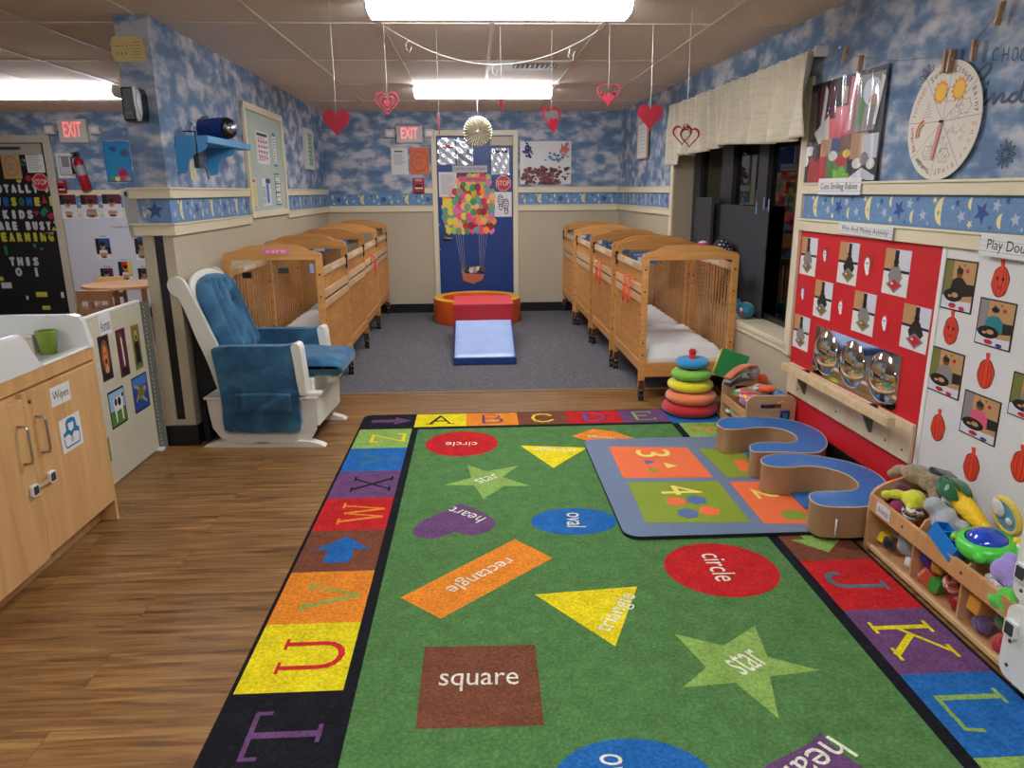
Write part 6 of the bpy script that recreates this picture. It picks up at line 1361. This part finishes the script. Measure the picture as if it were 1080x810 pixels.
# ================================================================ HANGING PAPER
PK=M('heart_crimson',(146,8,34),.6)
FH=lambda P,a=0:Fr(P,(math.cos(a),math.sin(a),0),(0,0,1),(math.sin(a),-math.cos(a),0))
def hang(x,y,Y,kind,label,ang=0,w=.135,top=None,name='paper_heart'):
    c=WY(x,y,Y); r=empty(name,c,label,'hanging heart' if name=='paper_heart' else 'paper rosette'); f=FH((0,0,0),ang); b=MB(); h=w*.98
    if kind=='solid': b.prism(heartpts(0,0,w,h,40),-.001,.001,PK,f)
    elif kind=='rings':
        for s_ in (1,.66): b.ring(heartpts(0,0,w*s_,h*s_,40),heartpts(0,0,w*(s_-.13),h*(s_-.13),40),-.001,.001,PK,f)
        b.prism(heartpts(0,-.002,w*.28,h*.28,30),-.001,.001,PK,f); b.box(-.002,.002,-h*.45,h*.34,-.0008,.0008,PK,f)
    elif kind=='double':
        for dx,dz,s_ in ((-.018,.006,.72),(.022,-.006,.72)): b.ring(heartpts(dx,dz,w*s_,h*s_,40),heartpts(dx,dz,w*(s_-.14),h*(s_-.14),40),-.001,.001,PK,f)
        b.ring(circ(0,h*.36,.017,.014,20),circ(0,h*.36,.012,.010,20),-.001,.001,PK,f)
    elif kind=='figures':
        b.ring(heartpts(0,0,w,h,40),heartpts(0,.001,w*.90,h*.90,40),-.001,.001,PK,f)
        P=[p for p in heartpts(0,0,w*.97,h*.97,40) if p[1]<-.004]; P.sort(key=lambda p:p[0]); b.prism([(P[0][0],-.004)]+P+[(P[-1][0],-.004)],-.001,.001,PK,f)
        for dx,dz in ((-.028,.004),(-.034,.012),(.0,.004),(.030,.008),(.036,.014)): b.prism(circ(dx,dz,.011,.011,14),-.0012,.0012,PK,f)
    elif kind=='split':
        b.ring(heartpts(0,.006,w,h,40),heartpts(0,.006,w*.82,h*.82,40),-.001,.001,PK,f); b.prism(heartpts(.018,-.030,w*.5,h*.62,30),-.0015,.0015,PK,f)
    b.build('heart',r)
    b=MB(); zt=(top if top is not None else CEIL)-c.z; b.tube([(0,0,h*.30),(.002,0,zt*.4),(-.001,0,zt*.75),(0,0,zt)],.0013,M('thread_white',(222,218,212),.7),5); b.build('string',r)
    return r
hang(355,130,3.9,'solid','solid crimson paper heart hanging left, in front of the notice board wall')
hang(408.5,109.5,4.45,'rings','crimson paper heart with nested outlines hanging at upper left')
hang(463,131.5,4.6,'solid','crimson paper heart turned edge-on left of the white rosette',R(86))
hang(528.5,107,4.5,'rings','crimson paper heart turned nearly edge-on right of the rosette',R(76),.14)
hang(581.5,127,4.6,'split','crimson paper heart outline with a small heart in its corner',R(38),.15)
hang(641.5,101,4.42,'figures','crimson paper heart outline filled with little figures at upper right')
hang(685.5,124,3.95,'solid','solid crimson paper heart hanging near the window side corner',0,.132)
hang(723,144.5,3.95,'double','pair of interlocked crimson paper heart outlines before the valance',0,.145)
c=WY(504,138.5,6.92); r=empty('paper_rosette',c,'white pleated paper rosette hanging before the blue door','paper rosette'); b=MB(); n=30; V=[(0,-.004,0)]; F=[]
RO=M('rosette_cream',(206,196,174),.8)
for i in range(n*2): a=2*PI*i/(n*2); V.append((.128*math.cos(a),-.034 if i%2 else .014,.128*math.sin(a)))
for i in range(n*2): F.append((0,1+i,1+(i+1)%(n*2)))
b.add(V,F,RO); b.build('rosette',r)
b=MB(); b.tube([(0,0,.12),(0,0,CEIL-.10-c.z)],.0013,M('thread_white'),5); b.build('string',r)
b=MB(); b.ell((0,-.012,0),(.012,.004,.012),RO); b.build('centre_disc',r)
# slack garland thread with loose knots
b=MB(); A=WY(406,30,4.46); B_=WY(637,30,4.46); A.z=B_.z=CEIL-.01; mid=WY(520,68,4.46)
sag=A.z-mid.z; P=[]
for i in range(29): t=i/28; P.append((A.x+(B_.x-A.x)*t,4.46,A.z-sag*(1-(2*t-1)**2)))
b.tube(P,.002,M('thread_white'),5)
for t,s_ in ((.12,1),(.5,1),(.86,1),(.87,1.4)):
    i=int(t*28); p=Vector(P[i]); b.tube([p,p+Vector((-.015,0,-.01)),p+Vector((-.02*s_,0,-.04*s_)),p+Vector((.0,0,-.06*s_)),p+Vector((.012,0,-.03))],.0015,M('thread_white'),5)
tag(b.build('garland_thread'),'slack white thread garland strung under the ceiling between the lights','string')
# ================================================================ LEFT WALL
(u0,v1),(u1,v0)=(5.79,2.115),(6.985,1.272)
r=empty('notice_board',FL.p((u0+u1)/2,(v0+v1)/2,0),'cream framed notice board with posters on the partition wall','notice board'); f=Fr((0,0,0),FL.u,FL.v,FL.w); w,h=(u1-u0)/2,(v1-v0)/2
b=MB(); t=.05; b.box(-w,w,h-t,h,0,.028,TRIM,f); b.box(-w,w,-h,-h+t,0,.028,TRIM,f); b.box(-w,-w+t,-h,h,0,.027,TRIM,f); b.box(w-t,w,-h,h,0,.027,TRIM,f); b.build('frame',r,bevel=.004)
b=MB(); b.box(-w+t,w-t,-h+t,h-t,0,.008,M('board_pale_green',(176,190,176),.6,.05,6),f); b.build('backing',r)
def lcard(tl,br,name,label,cat,items=(),base=None,off=.009,**k): return card(FL,tl,br,off,name,label,cat,items,base,**k)
lcard((268.5,137),(285,174),'notice_sheet','large white chart with pink drawings at the top of the notice board','notice',[('rect',.08,.86,.9,.95,kdk)]+[('ell',.2+.2*(i%4),.2+.17*(i//4),.06,.05,kpink if i%2 else kgr) for i in range(16)]+tl_(6,.12,.8,.1,.9,.006,kpink))
lcard((286,140),(292.5,176),'notice_sheet','narrow notice with a teal heading at the right of the notice board','notice',[('rect',0,.9,1,1,kteal),('rect',0,0,1,.08,kteal)]+tl_(9,.14,.82,.1,.9,.008,GREYINK,4))
lcard((262,187),(272,217),'notice_sheet','cream price-list like sheet low on the notice board','notice',[('rect',.08,.84,.9,.94,kpink)]+[('rect',.1+.28*(i%3),.1+.17*(i//3),.3+.28*(i%3),.2+.17*(i//3),kyel) for i in range(12)],base=NT)
lcard((275.5,188),(287,216.5),'notice_sheet','blue and white notice low on the notice board','notice',[('rect',0,.72,.4,1,kwh),('rect',.45,.82,1,1,K('navy',(30,50,110))),('rect',.5,.1,.75,.8,K('blue light',(60,110,190)))]+tl_(8,.1,.66,.05,.45,.006),base=kpale)
lcard((289.5,183),(297,216),'notice_sheet','black and white checklist at the right of the notice board','notice',[('rect',.05,.7,.95,.96,kwh),('rect',.05,.42,.95,.66,kwh),('rect',.05,.04,.95,.38,kwh)]+tl_(6,.1,.9,.2,.8,.008,INK,6),base=kdk)
lcard((318,134.5),(329.5,179.5),'wall_card','pale framed board with green print near the corner of the notice board wall','framed card',[('rect',.3,.1,.85,.9,M('soft_green',(150,190,160),.6))]+tl_(8,.15,.85,.35,.8,.012,M('moss_ink',(90,130,100),.6)),base=M('board_off_white',(206,208,200),.5),off=.002,th=.03)
# blue bracket shelf with the speaker
SHB=M('shelf_sky_blue',(70,146,200),.5,.04,8)
pn=FL.px(183.3,146); Xf=WY(219.4,146,FL.p(*pn,0).y).x; yn=FL.p(*pn,0).y; ye=WX(264,150,Xf).y; zs_=1.775; dpt=Xf-FL.p(*pn,0).x
r=empty('wall_shelf',(Xf-dpt/2,(yn+ye)/2,zs_),'sky blue bracket shelf on the partition wall','shelf')
hy=(ye-yn)/2
b=MB(); b.box(-dpt/2+.004,dpt/2,-hy,hy,-.04,0,SHB); b.build('shelf_board',r,bevel=.003)
for y in (-hy+.02,hy*.30):
    b=MB(); P=[(0,-.04),(dpt*.86,-.04),(dpt*.86,-.07),(dpt*.72,-.09),(dpt*.52,-.10),(dpt*.36,-.13),(dpt*.30,-.18),(dpt*.24,-.20),(dpt*.1,-.205),(0,-.19)]
    b.prism(smooth_closed(P,2),0,.022,SHB,Fr((-dpt/2+.004,y,0),(1,0,0),(0,0,1),(0,-1,0))); b.build('bracket',r,bevel=.002)
BB=M('speaker_blue_mesh',(18,58,132),.55,.3,120,.3)
yb0=WX(208,135,Xf-dpt*.45).y
sy_=(yn+ye)/2+.0; r=empty('speaker',(Xf-dpt*.5,sy_,zs_+.001),'blue cylindrical portable speaker with black ends lying on the bracket shelf','speaker',None,R(62)); L2=.115; rr_=.064
b=MB(); b.cyl((0,-L2,rr_),(0,L2,rr_),rr_,BB,32); b.build('body',r,bevel=.004)
for s_ in (-1,1):
    b=MB(); b.cyl((0,s_*L2,rr_),(0,s_*(L2+.018),rr_),rr_*.97,BLACK,32,rr_*.85); b.cyl((0,s_*(L2+.018),rr_),(0,s_*(L2+.021),rr_),rr_*.5,M('speaker_silver',(170,172,176),.25,metal=.9),24); b.build('end_driver',r)
b=MB(); b.tube([(.03,L2*.6,rr_*1.9),(.05,L2*.8,rr_*2.3),(.02,L2+.02,rr_*2.1)],.006,CHROME,8); b.build('handle',r)
b=MB(); b.tube([(.0,0,.0),(.0,-.01,.04),(.012,.0,.06),(-.01,.01,.08),(.01,.02,.07),(.02,.0,.05)],.003,WHITEP,6); o=b.build('cable_tie'); o.location=(Xf-dpt*.5,yb0-.05,zs_+.004); tag(o,'white knotted cord standing at the near end of the blue speaker','cord')
c0=WX(206,146,Xf+.006)
r=empty('power_cord',(Xf+.006,c0.y,zs_),'black power cord with adapter hanging off the front of the bracket shelf','cord')
b=MB(); b.tube([(-.06,0,.006),(0,0,.004),(.003,0,-.05),(.0,.0,-.13)],.004,BLACK,6); b.tube([(0,0,-.17),(.0,.05,-.16),(.0,.12,-.19),(.0,.14,-.24)],.003,BLACK,6); b.build('cord',r)
b=MB(); b.box(-.015,.015,-.022,.022,-.185,-.12,BLACK); b.build('adapter',r,bevel=.004)
lcard((199,168),(208,190),'paper_strip','cream paper strip taped to the wall below the bracket shelf','paper strip',[('line',(.5,.1),(.5,.9),.006,GREYINK)],base=NT,off=.001)
# things on the end of the partition wall
YP=M('plaque_yellow',(206,186,116),.5)
u,v=FE.px(135,52,.0); r=empty('wall_plaque',FE.p(u,v,.002),'yellowed plastic plaque with small print near the ceiling on the wall end','plaque')
f=Fr((0,0,0),(1,0,0),(0,0,1),(0,-1,0)); b=MB(); b.prism([(-.080,-.03),(-.080,.03),(-.066,.060),(.066,.060),(.086,.04),(.086,-.04),(.066,-.062),(-.066,-.062)],0,.012,YP,f); 
for k in range(6): b.box(.03,.07,-.045+.015*k,-.042+.015*k,.012,.0125,GREYINK,f)
b.ring(circ(.012,.008,.014,.012,20),circ(.012,.008,.012,.010,20),.012,.0125,GREYINK,f); b.box(-.06,-.01,.012,.015,.012,.0125,GREYINK,f)
for k in range(3): b.text('1',f,-.05+.022*k,-.022,.004,.014,INK,.0126)
b.build('plate',r,bevel=.002)
(u0,v1),(u1,v0)=FE.px(128,92,.06),FE.px(154,128,.06)
r=empty('soap_dispenser',FE.p((u0+u1)/2,(v0+v1)/2,.0),'black dispenser with a white curved stripe on the wall end','dispenser'); w,h=(u1-u0)/2,(v1-v0)/2
b=MB(); b.box(-w,w*.35,-h,h,0,.085,BLACK,f); b.text('SONIC',f,-w*.35,-h*.55,w*.7,.008,M('logo_grey',(120,120,120),.4),.0856); b.build('body',r,bevel=.010,seg=3)
b=MB(); b.prism([(w*.35,-h),(w*.35,h),(w*.8,h*.95),(w,h*.6),(w,-h*.6),(w*.85,-h)],0,.09,M('dispenser_gloss',(24,24,28),.15),f); b.build('side',r,bevel=.006)
b=MB(); P=[(w*.30,h*.98),(w*.62,h*.98),(w*.56,h*.5),(w*.50,0),(w*.58,-h*.5),(w*.74,-h*.98),(w*.62,-h*.98),(w*.40,-h*.5),(w*.32,0),(w*.30,h*.5)]; b.prism(P,.086,.094,WHITEP,f); b.build('stripe',r)
# clear file holder hooked on the far edge of the wall end
r=empty('file_holder',(-1.868,4.235,1.36),'white paper in a holder sticking out beside the chair rail end','file holder'); 
b=MB(); b.prism([(-.078,.125),(-.02,.13),(.0,.05),(.0,-.05),(-.025,-.145),(-.06,-.14)],-.03,-.027,PAPER,f); b.box(-.06,-.045,.085,.11,-.0268,-.025,kdk,f); b.build('sheet',r)
b=MB(); b.prism([(-.07,.09),(-.0,.12),(.005,-.05),(-.02,-.15),(-.055,-.14)],-.026,-.024,clear('holder_clear',(.95,.95,.95),1.5,.1),f); b.build('holder',r)
# ================================================================ SIDE ROOM: BLACK DOOR LETTERS AND BOARD
bcard((0,162),(24,188.5),'notice_sheet','brown kraft sheet with a ring drawn on it on the black door','notice',[('ell',.5,.5,.38,.40,kbr),('ell',.5,.5,.35,.37,M('kraft_tan',(190,150,106),.7)),('text','STOP',.5,.58,.4,.10,kbr)]+tl_(3,.36,.48,.3,.7,.005,kbr),base=M('kraft_tan'),off=.0155)
bcard((25,154.5),(48,182),'notice_sheet','white printed notice on the black door above the stop sign','notice',[('rect',.1,.86,.9,.93,INK)]+tl_(13,.08,.8,.08,.92,.005,GREYINK,14),off=.0155)
octo(FB,43,192,9.3,.0185,'red octagonal STOP sign on the black door')
bcard((58,161.5),(80,188),'notice_sheet','white framed form on the wallpaper beside the black door','notice',[('rect',.12,.12,.88,.88,kgr),('rect',.16,.16,.84,.84,kpale),('rect',.3,.45,.75,.85,kgr)]+tl_(4,.2,.4),off=.001)
LW_=M('letter_white',(206,206,210),.6); LY=M('letter_yellow',(200,196,60),.6); LG=M('letter_green',(40,120,80),.6); LBl=M('letter_blue',(40,90,170),.6); LR=M('letter_red',(170,30,60),.6)
def letters(word,x0,x1,yt,yb,cols,off=.0155,row=''):
    slots=[c for c in word]; n=len(slots)
    for i,ch in enumerate(slots):
        if ch==' ': continue
        xa=x0+(x1-x0)*(i+.08)/n; xb=x0+(x1-x0)*(i+.92)/n
        u0,v1=FB.px(xa,yt,off); u1,v0=FB.px(xb,yb,off); col=cols[i%len(cols)]; b=MB(); w=(u1-u0)*(.45 if ch=='I' else 1)
        T=glyphs(ch); V,F,gx0,gx1,gy0,gy1=T; uc,vc=(u0+u1)/2,(v0+v1)/2
        b.text(ch,FB,uc,vc,w*.78,(v1-v0)*.80,col,off+.0032)
        for du,dv in ((.010,0),(-.010,0),(0,.010),(0,-.010),(.007,.007),(-.007,-.007),(.007,-.007),(-.007,.007)): b.text(ch,FB,uc+du,vc+dv,w*.78,(v1-v0)*.80,col,off+.0028+.00003*(du>0)+.00005*(dv>0))
        cn={id(LW_):'white',id(LY):'yellow',id(LG):'green',id(LBl):'blue',id(LR):'red'}[id(col)]
        k='' if word.count(ch)<2 else [' first',' second',' third'][word[:i].count(ch)]
        tag(b.build('letter_cutout'),f'{cn} paper letter {ch},{k} in {row} on the black door','letter','paper letters on the black door')
letters('TOTALLY',-12,41,194.5,203.5,[LW_],row='the word TOTALLY')
letters('AWESOME',-14,43.5,208,217.5,[LW_,LW_,LBl,LY,LG,LBl,LY],row='the word AWESOME')
letters('KIDS',2,36,221.5,231,[LW_],row='the word KIDS')
letters('ARE BUSY',-2,55,233.5,243,[LW_],row='the line ARE BUSY')
letters('LEARNING',-8,58,245,255,[LY],row='the word LEARNING')
letters('I',3,10,259,269,[LG],row='the line under LEARNING')
letters('THIS',9,42,271,280.5,[LW_],row='the word THIS')
letters('O',15,25,282,291.5,[LW_],row='the last line')
def bit(x,y,w,h,m,label,kind='rect'):
    u,v=FB.px(x,y,.0155); b=MB(); sw=w*.0118; sh=h*.0118
    if kind=='rect': b.box(u-sw/2,u+sw/2,v-sh/2,v+sh/2,.0155,.017,m,FB)
    elif kind=='heart': b.prism(heartpts(u,v,sw,sh,20),.0155,.017,m,FB)
    elif kind=='dot': b.prism(circ(u,v,sw/2,sh/2,16),.0155,.017,m,FB)
    elif kind=='tri': b.prism([(u-sw/2,v-sh/2),(u+sw/2,v-sh/2),(u,v+sh/2)],.0155,.017,m,FB)
    tag(b.build('paper_cutout'),label,'cutout','paper scraps on the black door')
for a in ((44,310.5,11,5,LY,'olive yellow paper strip low on the black door, the upper one'),(49,324.5,8,4,LY,'olive yellow paper strip lowest on the black door'),(7,301,10,6,LW_,'grey white paper scrap low on the black door'),(1.5,294,4,4,LY,'small yellow scrap at the left edge of the black door'),(66,311,3,6,LW_,'small white scrap near the right edge of the black door'),(29,314,2,4,LW_,'tiny white scrap low in the middle of the black door'),
 (38.5,287,2.5,9,LW_,'narrow white stroke right of the letter O on the black door'),(36.5,259,3,4,LG,'small green scrap right under LEARNING'),(44,262.5,3,2.5,LG,'tiny green scrap beneath LEARNING, farthest right')): bit(*a)
for a in ((20,191.5,5,4,LY,'yellow heart cutout above TOTALLY','heart'),(30,188,6,6,LR,'dark red round cutout beside the STOP sign','dot'),(49,201,5,5,LW_,'white heart cutout below the STOP sign','heart'),(38.5,225,5,5,LR,'dark red heart cutout right of KIDS','heart'),(47,221,9,5,LG,'green triangular cutout right of KIDS','tri'),(46,226,6,5,LG,'green heart cutout right of KIDS','heart'),(55,228,9,6,LR,'dark red round cutout at the right edge beside KIDS','dot'),
 (46.5,210,5,8,LR,'red triangular cutout after AWESOME','tri'),(55.5,212,6,9,LY,'yellow block cutout at the right edge after AWESOME','rect'),(55.5,200,4,6,LG,'green block cutout at the right edge under the STOP sign','rect'),(59,234.5,5,4,LY,'yellow round cutout after BUSY','dot'),(57,241,5,4,LY,'yellow triangular cutout after BUSY','tri'),(24,170,5,9,LG,'green cutout between the two notices on the black door','tri'),(24.5,170.5,4,5,LW_,'white heart cutout between the two notices','heart'),(50,172,3,8,LG,'green cutout at the right edge of the white notice','rect')): bit(*a[:6],kind=a[6])
# extinguisher
u,v=FB.px(92,201,.06); c=FB.p(u,v,.06)
r=empty('fire_extinguisher',c,'red fire extinguisher hanging beside the black decorated door','fire extinguisher',None,0,(0,R(-9),0))
ER=M('extinguisher_red',(164,18,32),.3)
b=MB(); b.lathe([(0,0),(.045,.0),(.052,.01),(.052,.30),(.045,.335),(.022,.36),(.018,.38),(0,.38)],(0,0,0),ER,24); b.build('cylinder',r)
b=MB(); b.lathe([(.0526,.17),(.0526,.28)],(0,0,0),M('extinguisher_label',(150,150,152),.4),24); b.build('label',r)
b=MB(); b.box(-.02,.02,-.015,.015,.38,.42,BLACK); b.box(-.06,.03,-.008,.008,.42,.432,BLACK); b.box(-.055,.02,-.008,.008,.398,.407,BLACK); b.build('valve',r,bevel=.003)
b=MB(); b.tube([(-.01,-.01,.40),(-.055,-.03,.37),(-.07,-.035,.27),(-.068,-.035,.20)],[.009,.009,.010,.016],BLACK,8); b.build('hose',r)
u,v=FB.px(83,177,.03); b=MB(); b.box(u-.05,u+.05,v-.10,v+.10,0,.008,M('bracket_red',(180,60,70),.5),FB); tag(b.build('extinguisher_bracket',bevel=.002),'pinkish red wall plate behind the fire extinguisher','bracket')
bcard((108,149.5),(141,192),'painting','aqua under-the-sea poster with fish and coral by the fire extinguisher','poster',[('rect',.02,.02,.98,.98,M('sea_aqua',(30,130,180),.3)),('ell',.38,.82,.12,.07,kblue),('poly',[(.2,.8),(.3,.82),(.2,.88)],kblue),('ell',.8,.72,.16,.10,M('fish_slate',(60,80,110),.4)),('ell',.25,.62,.10,.05,kteal),('ell',.55,.55,.12,.04,kteal),('poly',[(.45,.2),(.5,.38),(.58,.26),(.62,.42),(.68,.28),(.78,.38),(.8,.22),(.9,.26),(.82,.16),(.5,.14)],M('coral_crimson',(170,20,70),.4)),('ell',.2,.10,.10,.06,kgrn),('ell',.4,.08,.10,.06,kyel),('ell',.6,.08,.09,.06,kred),('ell',.82,.09,.10,.06,kor),('ell',.3,.35,.06,.12,M('kelp',(30,150,120),.4))],base=kblue,off=.0003,th=.003)
def tot(seed,bg=None):
    rnd=random.Random(seed); cx=.5+rnd.uniform(-.05,.05)
    return [('rect',0,.6,1,1,bg or kpurp),('poly',[(0,.6),(.0,1),(.25,1),(.3,.6)],kdk),('rect',0,0,1,.25,kwh),('poly',[(cx-.34,.1),(cx-.25,.45),(cx+.25,.45),(cx+.34,.1)],[kpale,kwh,kgr][seed%3]),('ell',cx,.62,.17,.16,kskin),('ell',cx,.73,.18,.10,kdk),('ell',cx-.06,.6,.03,.03,kbl),('ell',cx+.06,.6,.03,.03,kbl),('ell',cx-.1,.25,.16,.08,kskin),('ell',cx+.12,.25,.14,.07,kskin),('ell',cx,.12,.2,.06,kbr)]
bcard((62,205.5),(83,231),'photo_print','photo of a baby eating, leftmost of the row over the white board','photo',tot(1),base=kpale,off=.0222,group='photos over the white board')
bcard((84,205.5),(106,231),'photo_print','photo of a baby eating, middle of the row over the white board','photo',tot(2,K('maroon',(120,30,60))),base=kpale,off=.0222,group='photos over the white board')
bcard((107,205),(130,230),'photo_print','photo of a baby eating, rightmost of the row over the white board','photo',tot(3),base=kpale,off=.0222,group='photos over the white board')
(u0,v1),(u1,v0)=FB.px(66,231.5,.03),FB.px(160,322,.03)
b=MB(); b.box(-4.835,u1+.05,v0,1.222,.0,.012,M('display_white',(206,206,216),.6),FB); tag(b.build('display_board',bevel=.003),'large white display board right of the black door','display board')
bcard((116,237),(137,242),'label_card','white heading strip reading Our Explorers on the display board','label',[('text','Our Explorers',.5,.5,.9,.6,INK)],off=.0121,base=M('display_white'))
for i,(a,c,bg,l) in enumerate((((100,251.5),(118.5,273.5),kblue,'photo of a baby in grey, upper left on the display board'),((141,250),(157,274),kblue,'photo of a baby in a bib, upper right on the display board'),((124,276),(141,296),kred,'photo of a baby before a yellow wall on the display board'),((105.5,283),(121,300),kpurp,'photo of a baby behind the wooden chair back'),((145,283),(160,299),kpurp,'photo of a baby at the display board right edge above the table'))):
    bcard(a,c,'photo_print',l,'photo',tot(i+4,bg)+([('rect',.7,.3,1,1,kyel)] if i==2 else []),base=kdk,off=.0121,group='photos on the display board')
for x,y,t,l in ((109,249,'Finn','name label over the upper left photo of the display board'),(131,274,'Mayte','name label over the yellow wall photo'),(113,281,'Ezra','name label over the photo behind the chair'),(152,281,'Daniel','name label over the right edge photo'),(148,248,'Leo','name label over the upper right photo')):
    u,v=FB.px(x,y,.0125); b=MB(); b.box(u-.05,u+.05,v-.015,v+.015,.0125,.0135,M('display_white'),FB); b.text(t,FB,u,v,.07,.02,INK,.014); tag(b.build('name_label'),l,'label')
# toddler table and chairs
TBL=wood('table_beech',(186,136,96),(208,160,116),2.4,(1,4,1),.4)
zt2=.56; cc=fl(133,299,zt2)
r=empty('toddler_table',(cc.x-.0,cc.y+.0,0),'small round wooden toddler table in the side room','table')
b=MB(); b.prism(circ(0,0,.42,.36,40),zt2-.028,zt2,TBL,WORLD); b.build('tabletop',r,bevel=.004)
for x,y in ((-.30,-.16),(.26,-.2),(-.22,.22),(.22,.22)):
    b=MB(); b.box(x-.022,x+.022,y-.022,y+.022,0,zt2-.028,TBL); b.build('leg',r,bevel=.003)
def tchair(x,y,rz,label):
    r=empty('toddler_chair',(x,y,0),label,'chair','toddler chairs in the side room',rz)
    b=MB(); b.box(-.16,.16,-.15,.15,.27,.295,TBL); b.build('seat',r,bevel=.004)
    for sx_ in (-.14,.14):
        b=MB(); b.box(sx_-.016,sx_+.016,.13,.162,0,.60,TBL); b.build('leg',r,bevel=.003)
        b=MB(); b.box(sx_-.016,sx_+.016,-.15,-.118,0,.27,TBL); b.build('leg',r,bevel=.003)
    b=MB(); b.box(-.155,.155,.136,.156,.50,.60,TBL); b.box(-.155,.155,.138,.154,.38,.43,TBL); b.build('backrest',r,bevel=.004)
q=WY(115,289,8.1); tchair(q.x,7.95,0,'wooden toddler chair behind the left side of the round table')
tchair(cc.x+.1,cc.y-.72,PI,'wooden toddler chair tucked at the near side of the round table')
